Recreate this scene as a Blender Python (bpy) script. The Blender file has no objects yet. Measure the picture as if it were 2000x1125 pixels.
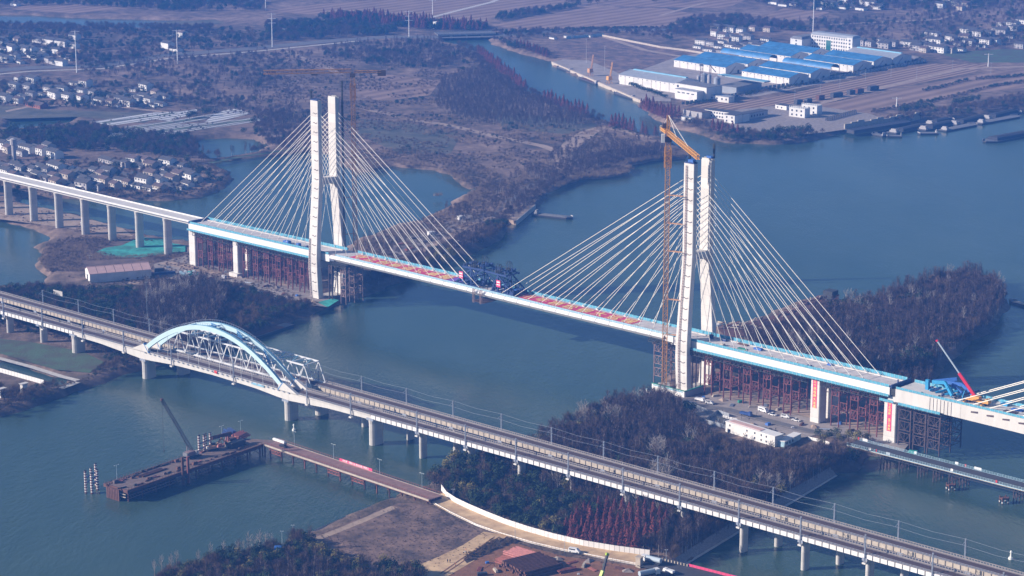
import bpy, math, random
import numpy as np
from mathutils import Vector, Matrix
R = random.Random(7)
SC = bpy.context.scene
COL = SC.collection
rad = math.radians

# ------------------------------------------------------------------ camera, sky, sun, exposure
FPX, YH, CH = 4500.0, -560.0, 365.0            # focal length in photo pixels, horizon row, camera height (m)
TH = math.atan((562.5 - YH) / FPX)
cd = bpy.data.cameras.new('camera'); cam = bpy.data.objects.new('camera', cd); COL.objects.link(cam)
cam.location = (0, 0, CH); cam.rotation_euler = (math.pi / 2 - TH, 0, 0)
cd.sensor_width = 36; cd.lens = FPX / 2000 * 36; cd.clip_end = 20000; cd.clip_start = 1
SC.camera = cam
SUN_EL, SUN_AZ = 23.5, 7.5                    # shadows run towards +x, turned 13 deg to +y
wd = bpy.data.worlds.new('World'); SC.world = wd; wd.use_nodes = True
nt = wd.node_tree; nt.nodes.clear()
sky = nt.nodes.new('ShaderNodeTexSky'); sky.sky_type = 'NISHITA'; sky.sun_disc = False
sky.sun_elevation = rad(SUN_EL); sky.sun_rotation = rad(270 - SUN_AZ)
sky.altitude = 300; sky.air_density = 1.3; sky.dust_density = 0.6; sky.ozone_density = 3.0
bg = nt.nodes.new('ShaderNodeBackground'); bg.inputs[1].default_value = 0.052
wo = nt.nodes.new('ShaderNodeOutputWorld')
nt.links.new(sky.outputs[0], bg.inputs[0]); nt.links.new(bg.outputs[0], wo.inputs[0])
sl = bpy.data.lights.new('sun', 'SUN'); sl.energy = 4.9; sl.angle = rad(0.5); sl.color = (1.0, 0.89, 0.78)
so = bpy.data.objects.new('sun', sl); COL.objects.link(so)
_d = Vector((math.cos(rad(SUN_AZ)) * math.cos(rad(SUN_EL)), math.sin(rad(SUN_AZ)) * math.cos(rad(SUN_EL)), -math.sin(rad(SUN_EL))))
so.rotation_euler = _d.to_track_quat('-Z', 'Y').to_euler(); so.location = (-900, 900, 600)
SC.view_settings.view_transform = 'Standard'; SC.view_settings.look = 'None'
SC.view_settings.gamma = 1; SC.view_settings.use_curve_mapping = False
SC.view_settings.exposure = 0.90
SC.cycles.max_bounces = 5; SC.cycles.volume_bounces = 1; SC.cycles.transparent_max_bounces = 8

# ------------------------------------------------------------------ pixel <-> world
_c, _s = math.cos(TH), math.sin(TH)
def at(u, v, z=3.0):
    x = (u - 1000) / FPX; y = -(v - 562.5) / FPX
    dy, dz = y * _s + _c, y * _c - _s
    t = (z - CH) / dz
    return Vector((x * t, dy * t, z))
def pr(p):
    zc = p[1] * _c - (p[2] - CH) * _s; yc = p[1] * _s + (p[2] - CH) * _c
    return 1000 + FPX * p[0] / zc, 562.5 - FPX * yc / zc
def ppm(p):
    return FPX / (p[1] * _c - (p[2] - CH) * _s)

# ------------------------------------------------------------------ mesh builder
_K = {}
class M:
    def __init__(s): s.v = []; s.f = []; s.m = []; s.k = 0
    def q(s, pts, mi=None):
        b = len(s.v); s.v += [tuple(p) for p in pts]; s.f.append(tuple(range(b, b + len(pts)))); s.m.append(s.k if mi is None else mi); return s
    def add(s, vs, fs, mi=None):
        b = len(s.v); s.v += [tuple(p) for p in vs]
        for f in fs: s.f.append(tuple(b + i for i in f)); s.m.append(s.k if mi is None else mi)
        return s
    def box(s, x0, x1, y0, y1, z0, z1, mi=None):
        v = [(x0, y0, z0), (x1, y0, z0), (x1, y1, z0), (x0, y1, z0), (x0, y0, z1), (x1, y0, z1), (x1, y1, z1), (x0, y1, z1)]
        return s.add(v, [(0, 3, 2, 1), (4, 5, 6, 7), (0, 1, 5, 4), (1, 2, 6, 5), (2, 3, 7, 6), (3, 0, 4, 7)], mi)
    def loft(s, rings, mi=None, cap=True):
        n = len(rings[0]); v = [p for r in rings for p in r]; f = []
        for i in range(len(rings) - 1):
            for j in range(n):
                a = i * n + j; b = i * n + (j + 1) % n; f.append((a, b, b + n, a + n))
        if cap: f.append(tuple(reversed(range(n)))); f.append(tuple(range(len(v) - n, len(v))))
        return s.add(v, f, mi)
    def bar(s, p, q, w=.3, h=None, mi=None):
        p = Vector(p); q = Vector(q); d = (q - p)
        if d.length < 1e-6: return s
        d.normalize(); up = Vector((0, 0, 1)) if abs(d.z) < .95 else Vector((1, 0, 0))
        a = d.cross(up).normalized() * w / 2; b = a.cross(d).normalized() * (h or w) / 2
        o = [a + b, -a + b, -a - b, a - b]
        return s.loft([[p + x for x in o], [q + x for x in o]], mi)
    def tube(s, p, q, r, n=6, r2=None, mi=None):
        p = Vector(p); q = Vector(q); d = (q - p).normalized(); up = Vector((0, 0, 1)) if abs(d.z) < .95 else Vector((1, 0, 0))
        a = d.cross(up).normalized(); b = d.cross(a).normalized(); r2 = r if r2 is None else r2
        return s.loft([[c + (a * math.cos(t) + b * math.sin(t)) * rr for t in [2 * math.pi * i / n for i in range(n)]] for c, rr in ((p, r), (q, r2))], mi)
    def prism(s, pts, z0, z1, mi=None):
        return s.loft([[(x, y, z0) for x, y in pts], [(x, y, z1) for x, y in pts]], mi)
    def lattice(s, p, q, w, step, r=.12, h=None, mi=None):
        """square lattice mast / jib between two points"""
        p = Vector(p); q = Vector(q); d = (q - p); L = d.length; d.normalize()
        up = Vector((0, 0, 1)) if abs(d.z) < .95 else Vector((1, 0, 0))
        a = d.cross(up).normalized() * w / 2; b = a.cross(d).normalized() * (h or w) / 2
        o = [a + b, -a + b, -a - b, a - b]
        for x in o: s.bar(p + x, q + x, r * 2, mi=mi)
        n = max(1, int(L / step))
        for i in range(n):
            c0 = p + d * (L * i / n); c1 = p + d * (L * (i + 1) / n)
            for j in range(4):
                x, y = o[j], o[(j + 1) % 4]
                if i % 2: x, y = y, x
                s.bar(c0 + x, c1 + y, r * 1.2, mi=mi)
            for j in range(4): s.bar(c0 + o[j], c0 + o[(j + 1) % 4], r * 1.2, mi=mi)
        return s
    def mesh(s, name, mats, smooth=False):
        me = bpy.data.meshes.new(name); me.from_pydata(s.v, [], s.f)
        for m in (mats if isinstance(mats, (list, tuple)) else [mats]): me.materials.append(m)
        if any(s.m): me.polygons.foreach_set('material_index', s.m)
        if smooth: me.polygons.foreach_set('use_smooth', [True] * len(s.f))
        me.update(); return me
def put(name, me, parent=None, loc=None, rz=0):
    o = bpy.data.objects.new(name, me); COL.objects.link(o)
    if parent is not None: o.parent = parent; _K.setdefault(parent.name, []).append(o)
    if loc is not None: o.location = loc
    if rz: o.rotation_euler = (0, 0, rz)
    return o
def part(name, m, mats, parent, loc=None, rz=0, smooth=False):
    return put(name, m.mesh(name, mats, smooth), parent, loc, rz)
def tag(o, label=None, cat=None, group=None, kind=None):
    if label: o['label'] = label
    if cat: o['category'] = cat
    if group: o['group'] = group
    if kind: o['kind'] = kind
    return o
def thing(name, label, cat, loc=(0, 0, 0), rz=0, group=None):
    o = bpy.data.objects.new(name, None); COL.objects.link(o); o.location = loc; o.rotation_euler = (0, 0, rz)
    return tag(o, label, cat, group)
def solo(name, label, cat, m, mats, loc=(0, 0, 0), rz=0, group=None, smooth=False):
    return tag(put(name, m.mesh(name, mats, smooth), None, loc, rz), label, cat, group)
def dup(root, loc, rz=None, label=None, scale=None, group=None):
    r = root.copy(); COL.objects.link(r); r.location = loc
    if rz is not None: r.rotation_euler = (0, 0, rz)
    if scale: r.scale = scale
    if label: r['label'] = label
    if group: r['group'] = group
    for ch in KIDS(root):
        c = ch.copy(); COL.objects.link(c); c.parent = r; _K.setdefault(r.name, []).append(c)
        for g in KIDS(ch):
            d = g.copy(); COL.objects.link(d); d.parent = c; _K.setdefault(c.name, []).append(d)
    return r
def KIDS(o):
    return list(_K.get(o.name, []))
ORD = ['', 'first', 'second', 'third', 'fourth', 'fifth', 'sixth', 'seventh', 'eighth', 'ninth', 'tenth', 'eleventh', 'twelfth', 'thirteenth', 'fourteenth', 'fifteenth', 'sixteenth', 'seventeenth', 'eighteenth', 'nineteenth', 'twentieth', 'twenty-first', 'twenty-second', 'twenty-third', 'twenty-fourth', 'twenty-fifth', 'twenty-sixth', 'twenty-seventh', 'twenty-eighth', 'twenty-ninth', 'thirtieth']

# ------------------------------------------------------------------ materials
MT = {}
def mat(name, col, rough=.8, var=.0, scale=.3, met=0., spec=None, bump=0., bscale=2., col2=None, stretch=None):
    m = bpy.data.materials.new(name); m.use_nodes = True; n = m.node_tree; b = n.nodes['Principled BSDF']
    b.inputs['Roughness'].default_value = rough; b.inputs['Metallic'].default_value = met
    if spec is not None: b.inputs['Specular IOR Level'].default_value = spec
    c4 = (*col, 1)
    if var or col2:
        tc = n.nodes.new('ShaderNodeTexCoord'); no = n.nodes.new('ShaderNodeTexNoise'); cr = n.nodes.new('ShaderNodeValToRGB')
        no.inputs['Scale'].default_value = scale; no.inputs['Detail'].default_value = 6; no.inputs['Roughness'].default_value = .65
        src = tc.outputs['Object']
        if stretch:
            mp = n.nodes.new('ShaderNodeMapping'); mp.inputs['Scale'].default_value = stretch; n.links.new(src, mp.inputs[0]); src = mp.outputs[0]
        n.links.new(src, no.inputs['Vector'])
        lo = tuple(c * (1 - var) for c in col) if not col2 else col2
        cr.color_ramp.elements[0].position = .35; cr.color_ramp.elements[0].color = (*lo, 1)
        cr.color_ramp.elements[1].position = .65; cr.color_ramp.elements[1].color = tuple(min(1, c * (1 + var * .5)) for c in col) + (1,)
        n.links.new(no.outputs[0], cr.inputs[0]); n.links.new(cr.outputs[0], b.inputs['Base Color'])
    else: b.inputs['Base Color'].default_value = c4
    if bump:
        tc = n.nodes.new('ShaderNodeTexCoord'); n2 = n.nodes.new('ShaderNodeTexNoise'); bp = n.nodes.new('ShaderNodeBump')
        n2.inputs['Scale'].default_value = bscale; n2.inputs['Detail'].default_value = 5; bp.inputs['Strength'].default_value = bump; bp.inputs['Distance'].default_value = .5
        n.links.new(tc.outputs['Object'], n2.inputs['Vector']); n.links.new(n2.outputs[0], bp.inputs['Height']); n.links.new(bp.outputs[0], b.inputs['Normal'])
    MT[name] = m; return m
mat('concrete_white', (.58, .555, .52), .8, .10, .25, stretch=(1, 1, .25))
mat('concrete_pier', (.50, .48, .45), .85, .16, .3, stretch=(1, 1, .2))
mat('concrete_old', (.46, .43, .39), .85, .22, .5)
mat('concrete_tan', (.43, .37, .30), .85, .2, .4)
mat('concrete_deck', (.54, .50, .49), .85, .25, .25)
mat('panel_white', (.68, .665, .65), .6, .05, .3)
mat('joint_dark', (.06, .06, .06), .9)
mat('steel_white', (.62, .63, .64), .5, .05, .5)
mat('cable_sheath', (.84, .79, .70), .5)
mat('fence_blue', (.09, .34, .46), .6, .25, .8)
mat('fence_pale', (.34, .50, .58), .6, .2, .8)
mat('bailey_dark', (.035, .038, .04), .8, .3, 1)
mat('trestle_red', (.19, .058, .058), .7, .25, .5)
mat('trestle_grey', (.24, .16, .155), .7, .3, .5)
mat('trestle_dark', (.085, .055, .055), .7, .3, .5)
mat('crane_yellow', (.62, .31, .07), .5, .1, 1)
mat('crane_rust', (.52, .27, .13), .6, .3, 1)
mat('derrick_blue', (.018, .045, .15), .5, .3, 1)
mat('derrick_bright', (.03, .27, .50), .5, .15, 1)
mat('canvas_blue', (.03, .12, .40), .6, .2, 1)
mat('banner_red', (.62, .05, .14), .7, .08, .3)
mat('banner_violet', (.20, .10, .45), .7)
mat('letter_yellow', (.85, .66, .22), .6)
mat('letter_white', (.8, .8, .8), .6)
mat('arch_blue', (.20, .44, .58), .4, .08, .2)
mat('arch_white', (.46, .62, .67), .4, .05, .2)
mat('brace_blue', (.05, .20, .42), .4)
mat('rail_ballast', (.06, .038, .036), .9, .3, 2)
mat('rail_steel', (.05, .033, .03), .5)
mat('walkway', (.25, .225, .215), .9, .2, .8)
mat('mast_grey', (.24, .27, .33), .6)
mat('rust_brown', (.115, .05, .035), .85, .4, .8)
mat('rust_red', (.26, .08, .055), .8, .35, .6)
mat('pipe_pink', (.40, .14, .12), .7, .3, .8)
mat('wharf_deck', (.17, .12, .10), .9, .3, .5)
mat('trestle_deck', (.24, .14, .12), .9, .2, .4)
mat('asphalt', (.045, .045, .05), .9, .2, .5)
mat('dirt_yellow', (.56, .39, .22), .95, .25, .15, col2=(.38, .25, .14))
mat('dirt_pale', (.34, .25, .19), .95, .25, .2, bump=.3)
mat('dirt_orange', (.21, .095, .045), .95, .3, .3, bump=.4)
mat('yard_concrete', (.30, .26, .24), .9, .25, .12)
mat('gravel', (.26, .22, .20), .95, .3, .4)
mat('riprap', (.24, .22, .21), .95, .35, 1.2, bump=.5)
mat('net_green', (.03, .30, .26), .9, .4, .12, col2=(.025, .13, .105), bump=.9, bscale=.5)
mat('tarp_green', (.02, .20, .14), .8, .4, .6)
mat('wall_white', (.64, .625, .60), .8, .16, .12)
mat('wall_cream', (.42, .36, .30), .8, .12, .4)
mat('wall_grey', (.36, .34, .34), .85, .15, .4)
mat('wall_brick', (.28, .10, .06), .9, .25, .6)
mat('roof_tile', (.062, .06, .066), .85, .3, .6)
mat('roof_brown', (.10, .07, .068), .85, .3, .6)
mat('roof_blue', (.045, .18, .38), .5, .3, .12)
mat('roof_sky', (.20, .42, .55), .5, .1, .2)
mat('roof_pale', (.30, .32, .35), .5, .1, .2)
mat('roof_pink', (.55, .36, .33), .6, .1, .4)
mat('window_dark', (.03, .035, .045), .2)
mat('window_green', (.02, .12, .11), .2)
mat('hull_dark', (.035, .035, .045), .6, .3, .6)
mat('coal', (.03, .032, .04), .9, .4, .6, bump=.5)
mat('deck_grey', (.16, .16, .17), .8, .3, .8)
mat('car_white', (.7, .7, .7), .3)
mat('car_dark', (.03, .03, .035), .3)
mat('car_blue', (.03, .07, .22), .4)
mat('car_red', (.5, .04, .03), .4)
mat('tyre', (.02, .02, .02), .9)
mat('skin', (.45, .28, .2), .7)
mat('cloth_dark', (.03, .03, .04), .9)
mat('cloth_orange', (.6, .15, .03), .9)
mat('lime', (.35, .5, .03), .5)
mat('boom_red', (.62, .03, .06), .4)
mat('boom_grey', (.35, .42, .48), .5)
mat('plastic_film', (.5, .51, .54), .9, .3, .15)
mat('film_grey', (.40, .40, .44), .8, .35, .15)
mat('water_buoy', (.70, .70, .66), .6)
mat('bark_pale', (.34, .30, .27), .9, .25, 1.5)
mat('bark_dark', (.09, .07, .06), .9, .3, 1.5)

def concrete_legs(name, col, period):
    m = bpy.data.materials.new(name); m.use_nodes = True; n = m.node_tree; p = n.nodes['Principled BSDF']; p.inputs['Roughness'].default_value = .8
    tc = n.nodes.new('ShaderNodeTexCoord'); sp = n.nodes.new('ShaderNodeSeparateXYZ'); n.links.new(tc.outputs['Object'], sp.inputs[0])
    d = n.nodes.new('ShaderNodeMath'); d.operation = 'DIVIDE'; d.inputs[1].default_value = period; n.links.new(sp.outputs[2], d.inputs[0])
    fl = n.nodes.new('ShaderNodeMath'); fl.operation = 'FLOOR'; n.links.new(d.outputs[0], fl.inputs[0]); wn = n.nodes.new('ShaderNodeTexWhiteNoise'); wn.noise_dimensions = '1D'; n.links.new(fl.outputs[0], wn.inputs['W'])
    fr = n.nodes.new('ShaderNodeMath'); fr.operation = 'FRACT'; n.links.new(d.outputs[0], fr.inputs[0]); lt = n.nodes.new('ShaderNodeMath'); lt.operation = 'LESS_THAN'; lt.inputs[1].default_value = .05; n.links.new(fr.outputs[0], lt.inputs[0])
    mp = n.nodes.new('ShaderNodeMapping'); mp.inputs['Scale'].default_value = (1, 1, .12); n.links.new(tc.outputs['Object'], mp.inputs[0]); no = n.nodes.new('ShaderNodeTexNoise'); no.inputs['Scale'].default_value = .7; no.inputs['Detail'].default_value = 6; n.links.new(mp.outputs[0], no.inputs['Vector'])
    a = n.nodes.new('ShaderNodeMath'); a.operation = 'MULTIPLY_ADD'; a.inputs[1].default_value = .16; a.inputs[2].default_value = .80; n.links.new(wn.outputs[0], a.inputs[0])
    b = n.nodes.new('ShaderNodeMath'); b.operation = 'MULTIPLY_ADD'; b.inputs[1].default_value = .36; n.links.new(no.outputs[0], b.inputs[0]); n.links.new(a.outputs[0], b.inputs[2])
    c = n.nodes.new('ShaderNodeMath'); c.operation = 'MULTIPLY_ADD'; c.inputs[1].default_value = -.14; n.links.new(lt.outputs[0], c.inputs[0]); n.links.new(b.outputs[0], c.inputs[2])
    vm = n.nodes.new('ShaderNodeVectorMath'); vm.operation = 'SCALE'; vm.inputs[0].default_value = col; n.links.new(c.outputs[0], vm.inputs['Scale']); n.links.new(vm.outputs[0], p.inputs['Base Color']); MT[name] = m
concrete_legs('concrete_tower', (.56, .535, .50), 6.0)
concrete_legs('concrete_pier', (.42, .40, .375), 4.0)
def striped(name, a, b, period, duty=.5):
    m = bpy.data.materials.new(name); m.use_nodes = True; n = m.node_tree; p = n.nodes['Principled BSDF']
    tc = n.nodes.new('ShaderNodeTexCoord'); sp = n.nodes.new('ShaderNodeSeparateXYZ'); d = n.nodes.new('ShaderNodeMath'); d.operation = 'DIVIDE'; d.inputs[1].default_value = period
    fr = n.nodes.new('ShaderNodeMath'); fr.operation = 'FRACT'; gt = n.nodes.new('ShaderNodeMath'); gt.operation = 'GREATER_THAN'; gt.inputs[1].default_value = duty
    mx = n.nodes.new('ShaderNodeMix'); mx.data_type = 'RGBA'; mx.inputs[6].default_value = (*a, 1); mx.inputs[7].default_value = (*b, 1)
    n.links.new(tc.outputs['Object'], sp.inputs[0]); n.links.new(sp.outputs[2], d.inputs[0]); n.links.new(d.outputs[0], fr.inputs[0]); n.links.new(fr.outputs[0], gt.inputs[0]); n.links.new(gt.outputs[0], mx.inputs[0]); n.links.new(mx.outputs[2], p.inputs['Base Color'])
    p.inputs['Roughness'].default_value = .7; MT[name] = m; return m
striped('pile_stripes', (.16, .05, .045), (.72, .68, .66), 1.3)

def leafmat(name, a, b, sc=.5):
    """foliage colour varies per clump and a little inside the clump"""
    m = bpy.data.materials.new(name); m.use_nodes = True; n = m.node_tree; p = n.nodes['Principled BSDF']
    oi = n.nodes.new('ShaderNodeObjectInfo'); tc = n.nodes.new('ShaderNodeTexCoord'); no = n.nodes.new('ShaderNodeTexNoise'); no.inputs['Scale'].default_value = sc; no.inputs['Detail'].default_value = 3
    ad = n.nodes.new('ShaderNodeMath'); ad.operation = 'ADD'; mu = n.nodes.new('ShaderNodeMath'); mu.operation = 'MULTIPLY'; mu.inputs[1].default_value = .5
    mx = n.nodes.new('ShaderNodeMix'); mx.data_type = 'RGBA'; mx.inputs[6].default_value = (*a, 1); mx.inputs[7].default_value = (*b, 1)
    n.links.new(tc.outputs['Object'], no.inputs['Vector']); n.links.new(no.outputs[0], ad.inputs[0]); n.links.new(oi.outputs['Random'], ad.inputs[1]); n.links.new(ad.outputs[0], mu.inputs[0]); n.links.new(mu.outputs[0], mx.inputs[0]); n.links.new(mx.outputs[2], p.inputs['Base Color'])
    p.inputs['Roughness'].default_value = .9; p.inputs['Specular IOR Level'].default_value = .1; MT[name] = m; return m
leafmat('twig_purple', (.040, .028, .028), (.14, .095, .082))
leafmat('twig_brown', (.05, .034, .024), (.20, .135, .088))
leafmat('leaf_dark', (.010, .024, .014), (.050, .070, .032))
leafmat('leaf_olive', (.10, .09, .03), (.20, .17, .06))
leafmat('needle_red', (.10, .032, .034), (.21, .06, .052))
leafmat('reed_tan', (.17, .12, .09), (.33, .25, .18))
leafmat('scrub', (.07, .055, .042), (.20, .145, .105))
# ------------------------------------------------------------------ terrain: one sheet, banks from traced shorelines
W_MAIN = [(-700,1500),(-700,900),(0,816),(107,785),(149,763),(229,737),(276,723),(400,690),(500,659),(567,630),(607,614),(649,600),(687,587),(740,568),(793,550),(841,521),(900,502),(953,481),(988,460),(1000,438),(1011,438),(1048,407),(1064,385),(1093,367),(1139,351),(1180,350),(1227,341),(1226,333),(1190,334),(1235,322),(1267,316),(1335,311),(1342,300),(1320,285),(1300,270),(1270,267),(1240,256),(1170,232),(1149,222),(1100,203),(1061,190),(1029,177),(993,150),(975,133),(953,107),(927,99),(895,88),(868,84),(866,76),(953,77),(964,88),(1000,101),(1075,120),(1078,127),(1130,150),(1253,203),(1248,208),(1267,227),(1293,240),(1320,251),(1368,264),(1416,280),(1500,283),(1553,280),(1601,272),(1633,263),(1700,254),(1740,248),(1840,236),(2000,216),(2900,110),(3600,600),(2600,1500)]
L_CENTER = [(200,1500),(290,1140),(330,1118),(430,1095),(520,1080),(590,1048),(700,1000),(770,972),(800,962),(835,950),(850,925),(900,905),(960,890),(1020,875),(1075,850),(1130,820),(1200,790),(1250,778),(1278,762),(1290,748),(1340,700),(1395,640),(1440,632),(1480,622),(1540,597),(1622,572),(1640,590),(1700,592),(1760,568),(1830,545),(1890,535),(1940,550),(1965,575),(1968,605),(1940,640),(1900,670),(1860,700),(1835,715),(1826,745),(1828,790),(1820,840),(1810,872),(1790,890),(1755,897),(1700,892),(1680,912),(1660,924),(1633,926),(1532,985),(1443,1035),(1331,1102),(1290,1130),(1150,1500)]
WATERS = [
 [(-120,425),(0,433),(48,444),(72,450),(99,460),(91,473),(67,484),(88,497),(72,513),(69,527),(92,540),(80,556),(0,561),(-120,560)],
 [(40,388),(117,388),(187,391),(253,391),(333,392),(400,385),(440,369),(452,356),(451,335),(411,323),(440,315),(500,307),(560,300),(590,296),(640,300),(665,322),(697,336),(721,337),(751,327),(769,324),(804,329),(847,332),(873,340),(905,361),(916,369),(932,359),(961,357),(927,380),(908,383),(884,393),(876,407),(849,415),(815,433),(769,441),(729,457),(697,471),(660,500),(500,492),(400,480),(363,474),(315,469),(267,452),(221,444),(160,425),(112,415),(40,399)],
 [(385,275),(440,270),(500,272),(520,285),(500,299),(450,310),(415,313),(395,300)],
 [(10,252),(30,236),(60,232),(110,232),(150,228),(140,240),(110,246),(50,253)],
 [(-80,28),(60,30),(130,35),(330,40),(400,42),(400,56),(330,60),(150,52),(100,48),(-80,48)],
 [(330,-6),(420,-8),(520,-2),(500,4),(400,6)],
 [(-120,672),(0,705),(35,713),(117,737),(146,748),(120,757),(60,740),(-120,698)],
]
def wpoly(px, z=0.): return np.array([at(u, v, z)[:2] for u, v in px])
def sdist(P, poly):
    """signed distance, positive inside; P (n,2)"""
    d = np.full(len(P), 1e18); ins = np.zeros(len(P), bool); n = len(poly)
    for i in range(n):
        a = poly[i]; b = poly[(i + 1) % n]; e = b - a; w = P - a
        t = np.clip((w @ e) / (e @ e + 1e-9), 0, 1); r = w - t[:, None] * e
        d = np.minimum(d, (r * r).sum(1))
        c = (a[1] > P[:, 1]) != (b[1] > P[:, 1])
        with np.errstate(divide='ignore', invalid='ignore'):
            xx = (b[0] - a[0]) * (P[:, 1] - a[1]) / (b[1] - a[1] + 1e-12) + a[0]
        ins ^= c & (P[:, 0] < xx)
    d = np.sqrt(d); return np.where(ins, d, -d)
def landsd(P):
    s = np.full(len(P), 1e6)
    for i, w in enumerate([W_MAIN] + WATERS):
        s = np.minimum(s, -sdist(P, wpoly(w)))
        if i == 0: s = np.maximum(s, sdist(P, wpoly(L_CENTER)))
    return s
def vnoise(x, y, seed=0):
    rs = np.random.RandomState(seed); g = rs.rand(256, 256)
    xi = np.floor(x).astype(int); yi = np.floor(y).astype(int); fx = x - xi; fy = y - yi
    fx = fx * fx * (3 - 2 * fx); fy = fy * fy * (3 - 2 * fy)
    h = lambda a, b: g[a % 256, b % 256]
    return (h(xi, yi) * (1 - fx) + h(xi + 1, yi) * fx) * (1 - fy) + (h(xi, yi + 1) * (1 - fx) + h(xi + 1, yi + 1) * fx) * fy
ys = [-150., 200., 500.]; y = 720.
while y < 3700: ys.append(y); y *= 1.0026
while y < 6800: ys.append(y); y *= 1.06
us = [-1.6, -.9, -.6, -.45, -.36] + list(np.arange(-.31, .3101, .0026)) + [.36, .45, .6, .9, 1.6]
Y, U = np.meshgrid(np.array(ys), np.array(us), indexing='ij')
X = U * np.maximum(Y, 700.); P = np.stack([X.ravel(), Y.ravel()], 1)
sd = landsd(P)
x_, y_ = P[:, 0], P[:, 1]
sd = sd + (vnoise(x_ / 9, y_ / 9, 1) - .5) * 5 + (vnoise(x_ / 30, y_ / 30, 2) - .5) * 4
Z = np.clip(sd * .55, -3., 3.)
Z = np.where(Z >= 2.99, 3.0, Z)
nr, nc = X.shape
idx = np.arange(nr * nc).reshape(nr, nc)
F = np.stack([idx[:-1, :-1], idx[:-1, 1:], idx[1:, 1:], idx[1:, :-1]], -1).reshape(-1, 4)
me = bpy.data.meshes.new('ground'); me.vertices.add(nr * nc)
me.vertices.foreach_set('co', np.stack([x_, y_, Z], 1).astype(np.float32).ravel())
me.loops.add(F.size); me.loops.foreach_set('vertex_index', F.ravel().astype(np.int32))
me.polygons.add(len(F)); me.polygons.foreach_set('loop_start', np.arange(0, F.size, 4, dtype=np.int32)); me.polygons.foreach_set('loop_total', np.full(len(F), 4, np.int32))
me.update()
gm = bpy.data.materials.new('ground_soil'); gm.use_nodes = True; n = gm.node_tree; b = n.nodes['Principled BSDF']; b.inputs['Roughness'].default_value = .95; b.inputs['Specular IOR Level'].default_value = .1
tc = n.nodes.new('ShaderNodeTexCoord')
def noise(n, tc, s, det=5, st=None):
    o = n.nodes.new('ShaderNodeTexNoise'); o.inputs['Scale'].default_value = s; o.inputs['Detail'].default_value = det; o.inputs['Roughness'].default_value = .65
    if st:
        mp = n.nodes.new('ShaderNodeMapping'); mp.inputs['Scale'].default_value = st; mp.inputs['Rotation'].default_value = (0, 0, rad(30)); n.links.new(tc.outputs['Object'], mp.inputs[0]); n.links.new(mp.outputs[0], o.inputs['Vector'])
    else: n.links.new(tc.outputs['Object'], o.inputs['Vector'])
    return o
a1 = noise(n, tc, .011, 8, (1, .6, 1)); a2 = noise(n, tc, .09, 6)
mm = n.nodes.new('ShaderNodeMix'); mm.inputs[0].default_value = .45; n.links.new(a1.outputs[0], mm.inputs[2]); n.links.new(a2.outputs[0], mm.inputs[3])
cr = n.nodes.new('ShaderNodeValToRGB'); n.links.new(mm.outputs[0], cr.inputs[0]); E_ = cr.color_ramp.elements
E_[0].position = .36; E_[0].color = (.045, .045, .035, 1); E_[1].position = .64; E_[1].color = (.34, .245, .19, 1)
e = E_.new(.45); e.color = (.11, .084, .066, 1); e = E_.new(.54); e.color = (.21, .15, .118, 1)
n.links.new(cr.outputs[0], b.inputs['Base Color'])
bp = n.nodes.new('ShaderNodeBump'); bp.inputs['Strength'].default_value = .6; bp.inputs['Distance'].default_value = 1.5; a3 = noise(n, tc, .35, 6); n.links.new(a3.outputs[0], bp.inputs['Height']); n.links.new(bp.outputs[0], b.inputs['Normal'])
me.materials.append(gm)
tag(put('ground', me), kind='structure')

# water
wm = bpy.data.materials.new('river_water'); wm.use_nodes = True; n = wm.node_tree; b = n.nodes['Principled BSDF']
b.inputs['Roughness'].default_value = .10; b.inputs['IOR'].default_value = 1.333
tc = n.nodes.new('ShaderNodeTexCoord')
big = noise(n, tc, .006, 4, (1, .5, 1)); cr = n.nodes.new('ShaderNodeValToRGB'); cr.color_ramp.elements[0].position = .35; cr.color_ramp.elements[0].color = (.026, .058, .044, 1); cr.color_ramp.elements[1].position = .7; cr.color_ramp.elements[1].color = (.050, .086, .064, 1)
n.links.new(big.outputs[0], cr.inputs[0]); n.links.new(cr.outputs[0], b.inputs['Base Color'])
w1 = noise(n, tc, .55, 4, (1, .35, 1)); w2 = noise(n, tc, .07, 3, (1, .4, 1)); ma = n.nodes.new('ShaderNodeMath'); ma.operation = 'MULTIPLY_ADD'; ma.inputs[1].default_value = 1.6
rn = noise(n, tc, .004, 3, (1, .3, 1)); rm = n.nodes.new('ShaderNodeMapRange'); rm.inputs[1].default_value = .35; rm.inputs[2].default_value = .65; rm.inputs[3].default_value = .05; rm.inputs[4].default_value = .26; n.links.new(rn.outputs[0], rm.inputs[0]); n.links.new(rm.outputs[0], b.inputs['Roughness'])
n.links.new(w2.outputs[0], ma.inputs[0]); n.links.new(w1.outputs[0], ma.inputs[2])
bp = n.nodes.new('ShaderNodeBump'); bp.inputs['Distance'].default_value = .35; ws = noise(n, tc, .011, 5, (1, .22, 1)); wr = n.nodes.new('ShaderNodeMapRange'); wr.inputs[1].default_value = .36; wr.inputs[2].default_value = .62; wr.inputs[3].default_value = .22; wr.inputs[4].default_value = .95; n.links.new(ws.outputs[0], wr.inputs[0]); n.links.new(wr.outputs[0], bp.inputs['Strength']); n.links.new(ma.outputs[0], bp.inputs['Height']); n.links.new(bp.outputs[0], b.inputs['Normal'])
m = M(); m.q([(-6000, -150, 0), (6000, -150, 0), (6000, 6700, 0), (-6000, 6700, 0)]); tag(put('river', m.mesh('river', wm)), kind='structure')

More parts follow.
